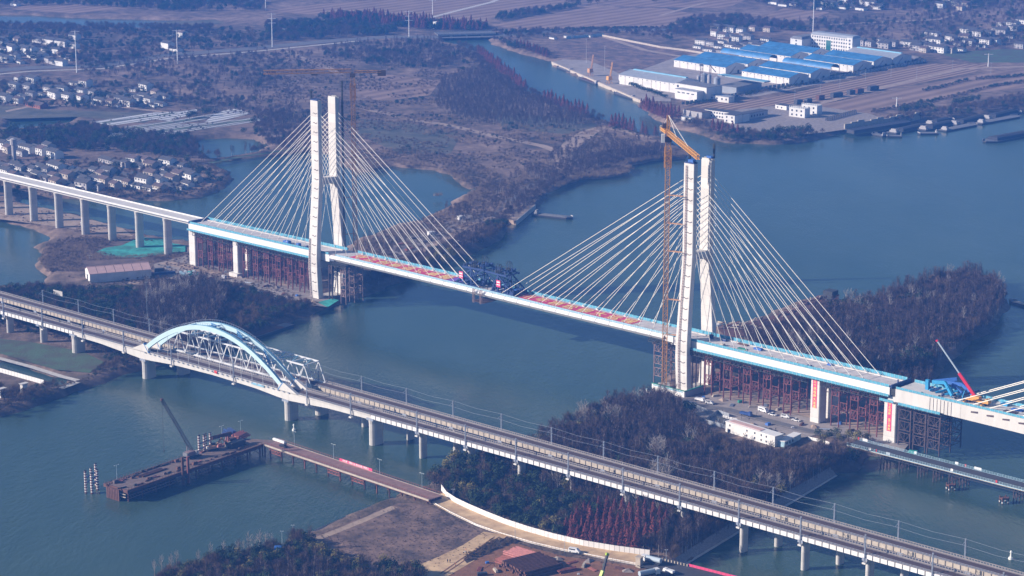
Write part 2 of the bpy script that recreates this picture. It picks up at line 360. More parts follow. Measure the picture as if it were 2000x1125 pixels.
# haze box
hm = bpy.data.materials.new('haze_air'); hm.use_nodes = True; n = hm.node_tree; n.nodes.clear()
pv = n.nodes.new('ShaderNodeVolumePrincipled'); pv.inputs['Color'].default_value = (.09, .31, 1.0, 1); pv.inputs['Density'].default_value = .000145; pv.inputs['Anisotropy'].default_value = .0
om = n.nodes.new('ShaderNodeOutputMaterial'); n.links.new(pv.outputs[0], om.inputs['Volume'])
HZ = M().box(-11500, 11500, -260, 6900, -4.2, 385); tag(put('haze', HZ.mesh('haze', hm)), kind='stuff')

# sheets laid on the ground
def fieldmat(name, a, b_, ang, period, contrast=.5):
    m = bpy.data.materials.new(name); m.use_nodes = True; n = m.node_tree; p = n.nodes['Principled BSDF']; p.inputs['Roughness'].default_value = .95; p.inputs['Specular IOR Level'].default_value = .1
    tc = n.nodes.new('ShaderNodeTexCoord'); mp = n.nodes.new('ShaderNodeMapping'); mp.inputs['Rotation'].default_value = (0, 0, rad(ang)); n.links.new(tc.outputs['Object'], mp.inputs[0])
    w = n.nodes.new('ShaderNodeTexWave'); w.inputs['Scale'].default_value = 1. / period; w.inputs['Distortion'].default_value = 1.2; w.inputs['Detail'].default_value = 1; w.inputs['Detail Scale'].default_value = .25; n.links.new(mp.outputs[0], w.inputs[0])
    no = noise(n, tc, .02, 6); mi = n.nodes.new('ShaderNodeMix'); mi.inputs[0].default_value = 1 - contrast; n.links.new(w.outputs[1], mi.inputs[2]); n.links.new(no.outputs[0], mi.inputs[3])
    cr = n.nodes.new('ShaderNodeValToRGB'); cr.color_ramp.elements[0].position = .3; cr.color_ramp.elements[0].color = (*a, 1); cr.color_ramp.elements[1].position = .7; cr.color_ramp.elements[1].color = (*b_, 1)
    n.links.new(mi.outputs[0], cr.inputs[0]); n.links.new(cr.outputs[0], p.inputs['Base Color']); MT[name] = m
fieldmat('field_brown', (.17, .118, .09), (.31, .215, .17), 42, 60, .3)
fieldmat('field_rows', (.15, .10, .08), (.33, .235, .18), 42, 26, .6)
mat('field_green', (.05, .095, .045), .95, .4, .09, col2=(.06, .055, .035), bump=.6, bscale=.6)
mat('field_mound', (.19, .12, .09), .95, .4, .10, col2=(.055, .038, .032), bump=1.0, bscale=.35)
mat('field_dark', (.11, .095, .065), .95, .4, .05, col2=(.045, .052, .035), bump=.5)
fieldmat('plot_rows', (.24, .24, .26), (.56, .57, .59), 42, 26, .75)
fieldmat('plot_grey', (.13, .13, .13), (.42, .42, .44), 42, 20, .7)
mat('reed_ground', (.13, .085, .07), .95, .4, .12, bump=.6)
mat('wood_floor', (.05, .036, .03), .95, .4, .15, bump=.5)
mat('road_grey', (.13, .125, .125), .9, .15, .2)
mat('kerb_pale', (.50, .47, .43), .9, .2, .5)
_zl = [3.04]
def sheet(name, px, mt, z=None, kind='structure', label=None):
    if z is None: _zl[0] += .004; z = _zl[0]
    pts = [at(u, v, z) for u, v in px]; o = put(name, M().q(pts).mesh(name, MT[mt]))
    bpy_fix(o); return tag(o, kind=kind)
def bpy_fix(o):
    import bmesh
    bm = bmesh.new(); bm.from_mesh(o.data); bmesh.ops.triangulate(bm, faces=bm.faces[:]); bmesh.ops.recalc_face_normals(bm, faces=bm.faces[:])
    for f in bm.faces:
        if f.normal.z < 0: f.normal_flip()
    bm.to_mesh(o.data); bm.free()
def strip(name, px, w, mt, z=None):
    if z is None: _zl[0] += .004; z = _zl[0]
    c = [at(u, v, z) for u, v in px]; m = M(); Ls = []; Rs = []
    for i, p in enumerate(c):
        a = c[max(0, i - 1)]; b = c[min(len(c) - 1, i + 1)]; t = (b - a).normalized(); nn = Vector((-t.y, t.x, 0)); ww = w[i] if isinstance(w, list) else w
        Ls.append(p + nn * ww / 2); Rs.append(p - nn * ww / 2)
    for i in range(len(c) - 1): m.q([Rs[i], Rs[i + 1], Ls[i + 1], Ls[i]])
    return tag(put(name, m.mesh(name, MT[mt])), kind='structure')
S = sheet
# far fields, top
S('field', [(520,22),(620,8),(860,-8),(1130,-20),(1100,12),(1000,30),(900,42),(780,46),(700,40),(600,28)], 'field_brown')
S('field', [(960,50),(1120,14),(1300,16),(1440,44),(1280,56),(1060,62)], 'field_brown')
S('field', [(1130,10),(1220,-14),(1500,-20),(1420,16),(1300,14)], 'field_brown')
S('field', [(1490,34),(1530,16),(1620,24),(1580,40),(1500,44)], 'field_brown')
S('field', [(20,18),(60,8),(160,8),(400,-10),(330,10),(140,26)], 'field_brown')
S('field', [(300,44),(420,38),(440,44),(330,60)], 'field_dark')
# right fields
S('field', [(1330,206),(1500,192),(1660,158),(1820,124),(1935,126),(1900,142),(1700,180),(1560,206),(1420,214)], 'field_rows')
S('field', [(1560,212),(1700,186),(1900,146),(2060,130),(2060,166),(1900,182),(1760,206),(1620,232)], 'field_brown')
S('field', [(1830,104),(1960,96),(2080,100),(2080,122),(1900,122)], 'field_green')
S('yard', [(1380,236),(1440,214),(1560,202),(1700,222),(1735,236),(1700,246),(1600,260),(1480,262),(1400,254)], 'gravel')
# port yard and quay apron
S('yard', [(1078,121),(1100,116),(1150,118),(1225,150),(1310,190),(1310,198),(1253,197)], 'yard_concrete')
S('field', [(1060,92),(1160,72),(1400,104),(1300,130),(1220,142),(1150,110),(1070,112)], 'field_mound')
S('factory_yard', [(1215,150),(1320,112),(1450,88),(1640,82),(1800,112),(1670,150),(1480,188),(1330,196),(1240,176)], 'yard_concrete')
# middle peninsula patches
S('field', [(690,142),(760,146),(860,158),(840,186),(740,198),(690,180)], 'field_brown')
S('meadow', [(700,232),(800,240),(900,262),(880,300),(780,300),(700,262)], 'field_dark')
S('meadow', [(960,215),(1150,236),(1180,250),(1100,262),(980,248)], 'field_dark')
# village vegetable plots and white plots
S('field', [(0,205),(90,214),(330,222),(280,240),(160,228),(20,232),(-40,230)], 'field_dark')
S('path', [(10,216),(60,206),(190,202),(330,218),(328,221),(190,205),(60,209),(12,219)], 'dirt_pale')
plots = [[(175,238),(300,220),(345,218),(300,233),(220,245)], [(292,232),(345,218),(390,212),(378,222),(330,236)], [(240,248),(330,236),(420,222),(400,234),(260,256)], [(400,238),(420,222),(450,212),(470,214),(490,222),(420,238)], [(200,262),(300,246),(420,238),(512,228),(512,236),(330,262),(220,270)]]
for i, pl in enumerate(plots): tag(S('garden_plot', pl, 'plot_rows' if i in (0, 1, 3) else 'plot_grey'), kind='structure')
for (a, b_, w) in [((200,240),(340,221),5), ((255,251),(410,228),5), ((230,266),(500,233),6)]:
    strip('field_ditch', [a, b_], w, 'field_green')
# roads
strip('highway', [(-60,142),(60,132),(200,128),(320,108),(500,94),(640,80),(760,72),(860,72),(960,70),(1060,62),(1240,56),(1300,58)], 22, 'road_grey')
strip('highway_verge', [(-60,150),(60,139),(200,134),(330,114),(500,100),(640,86),(700,80)], 5, 'kerb_pale')
strip('dirt_road', [(560,100),(600,118),(640,132),(665,146)], 9, 'dirt_pale')
strip('dirt_road', [(700,210),(760,222),(800,234),(850,240),(900,250),(965,266),(1060,285),(1090,296)], 9, 'dirt_pale')
strip('dirt_road', [(1100,340),(1104,320),(1100,304),(1092,296)], [14,14,16,12], 'dirt_pale')
strip('dirt_road', [(1098,300),(1120,280),(1150,258),(1176,248)], [12,18,16,10], 'dirt_pale')
strip('dirt_road', [(1176,248),(1220,256),(1268,270)], 8, 'dirt_pale')
strip('dirt_road', [(1098,340),(1060,352),(1020,372),(990,400),(975,420),(960,440)], 9, 'road_grey')
strip('field_path', [(1560,212),(1640,192),(1720,172),(1800,152),(1880,134),(2060,128)], 9, 'dirt_pale')
strip('field_path', [(820,40),(880,24),(960,4),(990,-8)], 7, 'kerb_pale')
strip('field_path', [(1290,30),(1380,4)], 6, 'dirt_pale')
strip('field_path', [(1620,48),(1700,44),(1830,38),(1880,24)], 8, 'dirt_pale')
strip('field_path', [(1180,72),(1260,98),(1340,112)], 8, 'dirt_pale')
strip('dike_road', [(411,318),(470,306),(540,296),(600,288)], 6, 'field_green')
# land near the viaduct and left tower
S('dirt_bank', [(-60,398),(60,400),(140,418),(240,446),(262,462),(180,452),(90,440),(0,428),(-60,420)], 'dirt_pale')
S('reed_bed', [(100,480),(130,468),(200,466),(300,486),(362,496),(362,505),(300,512),(200,520),(150,530),(92,528),(84,512),(100,500)], 'reed_ground')
S('dirt_yard', [(300,516),(366,498),(420,520),(470,530),(600,560),(655,585),(640,600),(560,590),(480,575),(380,560),(310,550)], 'gravel')
strip('dirt_track', [(320,512),(380,524),(450,540),(520,552),(570,556)], 9, 'dirt_pale')
strip('haul_road', [(400,552),(470,548),(520,556),(560,580),(600,592)], [8,12,16,12,10], 'yard_concrete')
strip('dirt_track', [(250,552),(330,556),(400,552)], 7, 'dirt_pale')
S('stock_yard', [(735,495),(800,462),(850,445),(905,418),(945,424),(900,450),(850,480),(760,505)], 'gravel')
strip('dirt_track', [(760,516),(820,492),(870,468),(910,440),(960,424)], 8, 'dirt_pale')
# left bank by the rail bridges
S('vegetable_field', [(-60,655),(60,668),(160,686),(205,708),(175,728),(110,722),(0,690),(-60,676)], 'field_green')
strip('canal_kerb', [(-60,685),(0,700),(60,716),(120,735),(152,743)], 4, 'kerb_pale', z=3.2)
strip('canal_kerb', [(120,758),(152,746)], 4, 'kerb_pale', z=3.2)
# right tower yard
S('site_yard', [(1330,775),(1395,770),(1500,792),(1600,815),(1700,840),(1775,868),(1760,885),(1700,868),(1640,850),(1590,850),(1520,868),(1440,850),(1340,800)], 'yard_concrete')
S('sand_yard', [(1375,752),(1500,770),(1650,800),(1740,838),(1725,852),(1640,828),(1560,812),(1450,785),(1370,768)], 'dirt_pale')
strip('site_road', [(1340,790),(1420,800),(1500,822),(1580,842),(1640,852)], 7, 'road_grey')
# right peninsula rubble
S('rubble_bank', [(1400,640),(1440,636),(1480,626),(1560,600),(1620,578),(1600,610),(1500,650),(1420,660)], 'rust_brown')
# foreground land
S('dirt_mound', [(640,1050),(740,1020),(800,1020),(760,1040),(690,1062)], 'reed_ground')
S('dirt_field', [(615,1046),(700,1012),(780,982),(838,985),(900,1020),(960,1050),(900,1088),(835,1118),(700,1130),(600,1090)], 'field_mound')
strip('shore_path', [(620,1052),(700,1020),(770,990)], 4, 'dirt_pale')
S('work_ground', [(965,1050),(1100,1086),(1240,1106),(1280,1130),(1250,1190),(800,1190),(830,1122),(900,1090)], 'dirt_orange')
strip('dirt_road', [(968,1042),(930,1070),(890,1092),(850,1112),(800,1140)], [12,14,16,18,20], 'dirt_yellow')
S('berm', [(905,1092),(930,1072),(962,1055),(1005,1050),(1015,1056),(975,1072),(935,1090),(912,1100)], 'wood_floor')
rd = [(848,966),(880,988),(930,1012),(990,1036),(1060,1055),(1140,1073),(1210,1086),(1262,1095)]
strip('dirt_road', rd, 11.5, 'dirt_yellow', z=3.9)
strip('asphalt_road', [(1262,1095),(1330,1112),(1480,1152)], 15, 'asphalt', z=4.2)
# riprap bank
def band(name, a, b_, z0, z1, mt):
    m = M()
    for i in range(len(a) - 1): m.q([at(*a[i], z0), at(*a[i + 1], z0), at(*b_[i + 1], z1), at(*b_[i], z1)])
    return tag(put(name, m.mesh(name, MT[mt])), kind='structure')
band('riprap_bank', [(1331,1104),(1443,1036),(1532,987),(1633,927)], [(1318,1090),(1430,1020),(1520,970),(1622,912)], .25, 3.3, 'riprap')
band('bank_kerb', [(1336,1106),(1448,1038),(1537,989),(1636,929)], [(1331,1104),(1443,1036),(1532,987),(1633,927)], .3, .4, 'kerb_pale')
band('bank_kerb', [(590,1050),(700,1002),(770,974)], [(588,1046),(698,998),(768,970)], .4, 1.2, 'kerb_pale')
band('quay_wall', [(1078,127),(1130,150),(1253,203)], [(1077,120),(1129,142),(1253,196)], 0.0, 3.2, 'concrete_tan')
S('green_net', [(188,492),(205,484),(238,479),(258,470),(280,464),(318,466),(326,473),(362,479),(362,491),(318,496),(282,502),(240,503),(205,499)], 'net_green', z=3.5)
S('green_net', [(620,590),(650,583),(662,586),(640,600)], 'net_green', z=3.45)
S('green_net', [(1776,878),(1792,880),(1790,890),(1768,888)], 'net_green', z=3.4)
# ------------------------------------------------------------------ main cable-stayed bridge (local x along, y away from camera)
HM = math.atan2(-.68803538, .72567715); OM = Vector((-217.907, 1515.978, 0)); CM, SM = math.cos(HM), math.sin(HM)
def mb(s, t, z=0.): return Vector((OM.x + s * CM - t * SM, OM.y + s * SM + t * CM, z))
def zd(s): return 31.6 + 1.1 * math.exp(-((s - 190) / 130.) ** 2)
BR = thing('cable_stayed_bridge', 'long white cable-stayed bridge under construction with two twin-legged concrete towers', 'bridge', OM, HM)
T1, T2, PA, PB, PC, PD = 130., 432., 1., 48., 519.5, 567.
def rail_run(name, s0, s1, t, zf, h, mt, parent, step=10., posts=2.5):
    """mesh fence along s, one part per bay, posts standing proud"""
    a = s0
    while a < s1 - 1:
        b = min(s1, a + step); m = M(); z0 = zf(a); z1 = zf(b)
        m.loft([[(a, t - .04, z0 + .12), (a, t + .04, z0 + .12), (a, t + .04, z0 + h), (a, t - .04, z0 + h)], [(b, t - .04, z1 + .12), (b, t + .04, z1 + .12), (b, t + .04, z1 + h), (b, t - .04, z1 + h)]])
        m.k = 1; x = a
        while x < b - .01: m.box(x, x + .18, t - .1, t + .1, zf(x) - .1, zf(x) + h + .12); x += posts
        m.k = 0; part(name, m, [MT[mt], MT['fence_pale'] if mt == 'fence_blue' else MT['fence_blue']], parent); a = b
# side girders
def girder(name, s0, s1, y0, y1, depth, mt, top=None, parent=BR, nb=8):
    rings = []
    for i in range(nb + 1):
        s = s0 + (s1 - s0) * i / nb; d = depth(s) if callable(depth) else depth; z = zd(s)
        rings.append([(s, y0, z), (s, y1, z), (s, y1 - .3, z - d), (s, y0 + .02, z - d)])
    part(name, M().loft(rings), MT[mt], parent)
girder('side_girder', 0, 141, 0, 17, 4.4, 'panel_white'); girder('side_girder', 417, 565.5, 0, 17, 4.4, 'panel_white')
for (a, b) in ((.3, 140.8), (417.3, 565.2)):
    m = M(); n_ = 14
    for i in range(n_):
        s0 = a + (b - a) * i / n_; s1 = a + (b - a) * (i + 1) / n_ - .06
        m.loft([[(s0, .5, zd(s0) + .004), (s0, 16.5, zd(s0) + .004), (s0, 16.5, zd(s0) + .06), (s0, .5, zd(s0) + .06)], [(s1, .5, zd(s1) + .004), (s1, 16.5, zd(s1) + .004), (s1, 16.5, zd(s1) + .06), (s1, .5, zd(s1) + .06)]])
    part('deck_slab', m, MT['concrete_deck'], BR)
    m = M()
    for i in range(n_):
        s0 = a + (b - a) * i / n_; s1 = a + (b - a) * (i + 1) / n_
        for y0, y1, h in ((1.7, 2.1, .45), (14.2, 14.8, .5)):
            m.loft([[(s0, y0, zd(s0) + .06), (s0, y1, zd(s0) + .06), (s0, y1, zd(s0) + h), (s0, y0, zd(s0) + h)], [(s1, y0, zd(s1) + .06), (s1, y1, zd(s1) + .06), (s1, y1, zd(s1) + h), (s1, y0, zd(s1) + h)]])
    part('deck_kerb', m, MT['concrete_white'], BR)
# main span of hexagonal segments
x = 141.6; k = 0
while x < 416:
    b = min(x + 10.2, 416.8); m = M(); g = .17; a = x
    def ring(s, e=0.):
        z = zd(s); return [(s, .1 + e, z - e), (s, -1.25 + e, z - 1.55), (s, .9 + e, z - 3.5 + e), (s, 16.1 - e, z - 3.5 + e), (s, 18.25 - e, z - 1.55), (s, 16.9 - e, z - e)]
    rings = [ring(a + g), ring(b - g)]
    m.loft(rings); m.k = 1; m.loft([ring(b - g, .16), ring(b + g, .16)]); m.k = 0
    if not (270 < a < 280 and False): part('girder_segment', m, [MT['panel_white'], MT['joint_dark']], BR)
    m = M(); z = zd((a + b) / 2); m.loft([[(a, .6, zd(a) + .005), (a, 16.4, zd(a) + .005), (a, 16.4, zd(a) + .05), (a, .6, zd(a) + .05)], [(b - .05, .6, zd(b) + .005), (b - .05, 16.4, zd(b) + .005), (b - .05, 16.4, zd(b) + .05), (b - .05, .6, zd(b) + .05)]])
    part('deck_slab', m, MT['concrete_deck'], BR); x = b
# blue transition box behind the left tower leg and joints
part('transition_panel', M().box(141.3, 146, -.35, .3, zd(143) - 3.4, zd(143) - .4), MT['derrick_blue'], BR)
m = M()
for i in range(4): m.bar((142 + i * 1.2, -.42, zd(143) - 3.2), (142.8 + i * 1.2, -.42, zd(143) - .6), .25)
part('scaffold', m, MT['steel_white'], BR)
rail_run('fence_panel', 0, 141, .25, zd, 1.5, 'fence_blue', BR); rail_run('fence_panel', 417, 565, .25, zd, 1.5, 'fence_blue', BR)
rail_run('fence_panel', 0, 141, 16.6, zd, 1.9, 'fence_blue', BR); rail_run('fence_panel', 417, 565, 16.6, zd, 1.9, 'fence_blue', BR)
rail_run('fence_panel', 146, 417, .7, zd, 1.2, 'fence_pale', BR, 10.2, 1.3); rail_run('fence_panel', 150, 417, 16.3, zd, 1.6, 'fence_blue', BR, 10.2)
# lower walkways along the girder soffit
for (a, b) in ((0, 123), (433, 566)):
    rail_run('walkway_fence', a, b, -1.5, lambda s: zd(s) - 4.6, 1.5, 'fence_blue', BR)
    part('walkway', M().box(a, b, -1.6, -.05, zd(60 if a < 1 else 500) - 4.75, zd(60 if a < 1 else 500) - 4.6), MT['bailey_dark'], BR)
# towers
def leg_mesh(sgn, marks=True):
    lv = [(2.6, -1.2, 4.0, 2.1), (10, -1.9, 4.1, 1.95), (22, -2.6, 4.2, 1.8), (31, -2.6, 4.1, 1.75), (50, -1.3, 3.8, 1.7), (74, .75, 3.65, 1.65), (80, 1.1, 3.6, 1.65), (130, 1.1, 3.55, 1.65)]
    m = M(); rings = []
    for z, t, hs, ht in lv:
        t = t if sgn < 0 else 17 - t
        c = .22; rings.append([(-hs + c, t - ht, z), (hs - c, t - ht, z), (hs, t - ht + c, z), (hs, t + ht - c, z), (hs - c, t + ht, z), (-hs + c, t + ht, z), (-hs, t + ht - c, z), (-hs, t - ht + c, z)])
    m.loft(rings); return m
def leg_front(z, sgn):
    lv = [(2.6, -1.2, 2.1), (10, -1.9, 1.95), (22, -2.6, 1.8), (31, -2.6, 1.75), (50, -1.3, 1.7), (74, .75, 1.65), (80, 1.1, 1.65), (200, 1.1, 1.65)]
    for i in range(len(lv) - 1):
        if lv[i][0] <= z <= lv[i + 1][0]:
            f = (z - lv[i][0]) / (lv[i + 1][0] - lv[i][0]); t = lv[i][1] + f * (lv[i + 1][1] - lv[i][1]); h = lv[i][2] + f * (lv[i + 1][2] - lv[i][2])
            return t - h if sgn < 0 else 17 - t - h
    return -1
for T in (T1, T2):
    for sg in (-1, 1):
        o = part('tower_leg', leg_mesh(sg), MT['concrete_tower'], BR, (T, 0, 0))
        if sg < 0:                                    # pour-joint ties and hoist rail climbing the near leg
            m = M(); z = 8.
            while z < 127:
                y = leg_front(z, -1)
                for i in range(5): m.bar((-.9 + i * .75, y - .12, z + .35 * math.sin(i * 1.6)), (-.15 + i * .75, y - .12, z + .35 * math.sin((i + 1) * 1.6)), .26)
                z += 6.0
            part('tie_bracket', m, MT['trestle_dark'], o)
            m = M(); zz = 3.; xo = -1.4 if T == T2 else -2.6
            while zz < (128 if T == T2 else 40):
                y0 = leg_front(zz, -1) - .45; y1 = leg_front(min(zz + 3, 129), -1) - .45
                m.bar((xo - .35, y0, zz), (xo - .35, y1, zz + 3), .2); m.bar((xo + .35, y0, zz), (xo + .35, y1, zz + 3), .2); m.bar((xo - .35, y0, zz), (xo + .35, y0, zz + 1.2), .2); m.bar((xo + .35, y0, zz + 1.5), (xo - .35, y0, zz + 2.7), .2); zz += 3
            part('hoist_rail', m, MT['trestle_grey'], o)
        m = M(); t = 1.1 if sg < 0 else 15.9
        m.box(-3.2, 3.2, t - 1.5, t - 1.3, 130.01, 130.9); m.box(-3.2, 3.2, t + 1.3, t + 1.5, 130.01, 130.9); m.box(-3.2, -3.0, t - 1.3, t + 1.3, 130.01, 130.8)
        for i in range(7): m.bar((R.uniform(-3, 3), t + R.uniform(-1.2, 1.2), 130.02), (R.uniform(-3, 3), t + R.uniform(-1.2, 1.2), 131 + R.random()), .25)
        part('top_scaffold', m, MT['concrete_white'] if sg > 0 else MT['derrick_blue'], o)
    m = M(); m.loft([[(-2.8, 2.6, 74.5), (2.8, 2.6, 74.5), (2.8, 2.6, 80), (-2.8, 2.6, 80)], [(-2.8, 5, 76.3), (2.8, 5, 76.3), (2.8, 5, 80), (-2.8, 5, 80)], [(-2.8, 12, 76.3), (2.8, 12, 76.3), (2.8, 12, 80), (-2.8, 12, 80)], [(-2.8, 14.4, 74.5), (2.8, 14.4, 74.5), (2.8, 14.4, 80), (-2.8, 14.4, 80)]])
    part('upper_crossbeam', m, MT['concrete_tower'], BR, (T, 0, 0))
    part('lower_crossbeam', M().box(-3.2, 3.2, -1.9, 18.9, 22.6, 27.2), MT['concrete_pier'], BR, (T, 0, 0))
    part('tower_base', M().prism([(-5, -4.6), (5, -4.6), (5, 21.6), (-5, 21.6)], 1.2, 3.15), MT['concrete_old'], BR, (T, 0, 0))
# thin dark lift masts beside the left tower and at the right one
for (T, dx, y, z0, z1) in ((T1, -4.6, 1.4, 60, 136), (T1, 5.0, 18.8, 34, 141), (T2, -2.6, 3.2, 131, 136.5), (T2, 2.9, 17.2, 131, 139)):
    part('lift_mast', M().lattice((T + dx, y, z0), (T + dx, y, z1), .7, 2.5, .13), MT['bailey_dark'], BR)
m = M(); m.box(-1, 2.4, -.2, 2.2, 130.9, 132.2); part('blue_canvas', m, MT['canvas_blue'], BR, (T2, 0, 0))
m = M(); m.box(-1, 3.0, 15.4, 17.2, 131, 132); part('blue_canvas', m, MT['canvas_blue'], BR, (T2, 0, 0))
# stay cables
for T, sgm, nn in ((T1, 1, 1), (T2, -1, 1)):
    for side in (1, -1):
        for yt, yb in ((1.1, 1.9), (15.9, 15.1)):
            for i in range(13):
                main = (side == sgm)
                s = T + side * (15 + i * (10.55 if main else (8.75 if T == T1 else 8.4))); z1 = 86 + i * 2.95
                a = Vector((T + side * 3.5, yt, z1)); b = Vector((s, yb, zd(s) + 1.2))
                m = M().tube(a, b, .145, 5); part('stay_cable', m, MT['cable_sheath'], BR)
                m = M(); m.tube(b, b - (a - b).normalized() * 1.4, .32, 6); m.box(s - .7, s + .7, yb - .45, yb + .45, zd(s) + .05, zd(s) + .55); part('cable_anchor', m, MT['concrete_white'] if yb > 9 else MT['trestle_dark'], BR)
# piers
def bpier(s, zt, hs, y0, y1, z0=2.7, extra=True):
    m = M().prism([(s - hs + .4, y0), (s + hs - .4, y0), (s + hs, y0 + .4), (s + hs, y1 - .4), (s + hs - .4, y1), (s - hs + .4, y1), (s - hs, y1 - .4), (s - hs, y0 + .4)], z0, zt)
    return part('pier', m, MT['concrete_tower'], BR)
bpier(PA + 1.5, 28.2, 3.4, .3, 7); bpier(PA + 1.5, 28.2, 3.4, 10, 16.7)
bpier(PB, zd(PB) - 4.45, 2.6, .1, 6.5); bpier(PB, zd(PB) - 4.45, 2.6, 10.5, 17)
part('pier_footing', M().box(PB - 4.2, PB + 4.2, -2.2, 18, 2.6, 5.6), MT['concrete_white'], BR)
bpier(PC, zd(PC) - 4.45, 3.0, -.3, 6.2); bpier(PC, zd(PC) - 4.45, 3.0, 10.5, 17)
bpier(PD, 24.6, 3.7, -1.2, 8); bpier(PD, 24.6, 3.7, 9.5, 18)
part('bearing_block', M().box(PD - 2.6, PD + 2.0, .3, 16, 24.61, zd(PD) - 4.6), MT['concrete_white'], BR)
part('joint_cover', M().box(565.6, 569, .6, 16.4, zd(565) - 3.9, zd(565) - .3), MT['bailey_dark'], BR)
m = M(); m.box(566.2, 566.8, -.2, 17.3, zd(566) - .2, zd(566) + 1.6); m.bar((566.4, 6, zd(566) + 1.6), (566.4, 6, zd(566) + 3.2), .5); part('end_barrier', m, MT['derrick_blue'], BR)
m = M(); m.box(.2, .8, -.2, 17.3, zd(0) - .2, zd(0) + 1.6); part('end_barrier', m, MT['derrick_blue'], BR)
rail_run('walkway_fence', 561, 569.5, -2.2, lambda s: 24.4, 1.5, 'fence_blue', BR)

# banners and lettering
def letters(txt, size, mt, name='lettering'):
    c = bpy.data.curves.new('lettering', 'FONT'); c.body = txt; c.size = size; c.align_x = 'CENTER'; c.align_y = 'CENTER'; c.extrude = .01; c.offset = size * .012
    o = bpy.data.objects.new('tmp', c); COL.objects.link(o); bpy.context.view_layer.update()
    dg = bpy.context.evaluated_depsgraph_get(); me = bpy.data.meshes.new_from_object(o.evaluated_get(dg)); bpy.data.objects.remove(o); me.materials.clear(); me.materials.append(MT[mt]); return me
def deck_banner(s0, s1, n, txt, label, y0=2.6, y1=13.6, tail=False):
    b = thing('deck_banner', label, 'banner', mb(0, 0, 0), HM); L = (s1 - s0) / n
    for i in range(n):
        a = s0 + i * L; z = zd(a + L / 2) + .16; c = a + L / 2; off = 1.2
        m = M().loft([[(a, y0, zd(a) + .1), (a, y1, zd(a) + .1), (a, y1, zd(a) + .16), (a, y0, zd(a) + .16)], [(a + L - .15, y0, zd(a + L) + .1), (a + L - .15, y1, zd(a + L) + .1), (a + L - .15, y1, zd(a + L) + .16), (a + L - .15, y0, zd(a + L) + .16)]])
        p = part('cloth_panel', m, MT['banner_violet'] if tail and i == n - 1 else MT['banner_red'], b)
        if i < len(txt): put('lettering', letters(txt[i], 9.2, 'letter_yellow'), p, (c, (y0 + y1) / 2, z + .08))
    return b
deck_banner(155, 253, 9, '守正创新追求卓越', 'long red deck banner with yellow characters left of the closure gap', tail=True)
deck_banner(299, 389, 8, '川午福松御大运程', 'long red deck banner with eight yellow characters near the right tower')
for s, y, txt, nm, zc, sp in ((PC, -.34, '三十福程铸大运德', 'narrow red vertical banner with eight yellow characters on the left pier', 19.2, 1.95), (PD, -1.24, '守正创新 追求卓越', 'narrow red vertical banner with two groups of yellow characters on the end pier', 17.0, 1.65)):
    b = thing('pier_banner', nm, 'banner', mb(0, 0, 0), HM); hh = 8.2
    p = part('cloth_panel', M().box(s - 1.5, s + 1.2, y - .06, y, zc - hh + .2, zc + hh - .6), MT['banner_red'], b)
    for i, ch in enumerate(txt):
        if ch == ' ': continue
        o = put('lettering', letters(ch, 1.8 if len(txt) < 9 else 1.55, 'letter_yellow'), p, (s - .15, y - .1, zc + hh - 1.9 - i * sp)); o.rotation_euler = (math.pi / 2, 0, 0)

# falsework under the side spans
fw = None; protos = {}
def falsework(s, ln, z1, label, mt, group, w=4.6, braces=2, y=(1.2, 8.5, 15.8)):
    key = (mt, w, braces, round(z1))
    if key in protos: return dup(protos[key], mb(s, 0, 0), HM, label)
    t = thing('falsework_tower', label, 'falsework tower', mb(s, 0, 0), HM, group)
    for yy in y:
        for xx in (-w / 2, w / 2): part('column', M().tube((xx, yy, 2.3), (xx, yy, z1), .36, 7), MT[mt], t)
        for b in range(braces):
            zt = z1 - .6 - b * (z1 - 3) / braces * .92; zb = zt - 4.6; m = M(); a_, c_ = -w / 2 + .35, w / 2 - .35
            m.bar((a_, yy, zt), (c_, yy, zt), .3); m.bar((a_, yy, zb), (c_, yy, zb), .3); m.bar((a_ + .1, yy, zb), (a_ + .1, yy, zt), .25); m.bar((c_ - .1, yy, zb), (c_ - .1, yy, zt), .25)
            m.bar((a_, yy, zt), (0, yy, zb), .22); m.bar((0, yy, zb), (c_, yy, zt), .22); m.bar((0, yy, zb), (0, yy, zt), .2); part('brace_frame', m, MT[mt], t)
    for xx in (-w / 2, w / 2):
        m = M()
        for i in range(len(y) - 1):
            for b in range(braces):
                zt = z1 - 1 - b * (z1 - 3) / braces * .92; m.bar((xx, y[i] + .4, zt), (xx, y[i + 1] - .4, zt - 4), .22); m.bar((xx, y[i] + .4, zt - 4), (xx, y[i + 1] - .4, zt), .22); m.bar((xx, y[i] + .4, zt - 4.1), (xx, y[i + 1] - .4, zt - 4.1), .25)
        m.bar((xx, y[0] + .4, z1 - .8), (xx, y[-1] - .4, z1 - .8), .2); m.bar((xx, y[0] + .5, 4), (xx, y[0] + .5, z1 - .8), .12); m.bar((xx, y[-1] - .5, 4), (xx, y[-1] - .5, z1 - .8), .12)
        part('cross_bracing', m, MT[mt], t)
    bpy.context.view_layer.update(); protos[key] = t; return t
LF = [10.5, 21, 32, 57, 67.5, 78.5, 90, 101.5, 113]
for i, s in enumerate(LF):
    falsework(s, 0, 25.2, '%s red steel falsework tower from the left under the left side span' % ORD[i + 1], 'trestle_red', 'red falsework towers under the left side span')
RF = [447, 460, 473.5, 487, 500.5, 531.5, 543.5, 555.5]
for i, s in enumerate(RF):
    falsework(s, 0, 25.2, '%s red steel falsework tower from the left under the right side span' % ORD[i + 1], 'trestle_red', 'red falsework towers under the right side span', w=4.8)
falsework(152.5, 0, zd(152) - 5.4, 'grey steel falsework tower standing in the water right of the left tower', 'trestle_grey', None, w=4.6, braces=3)
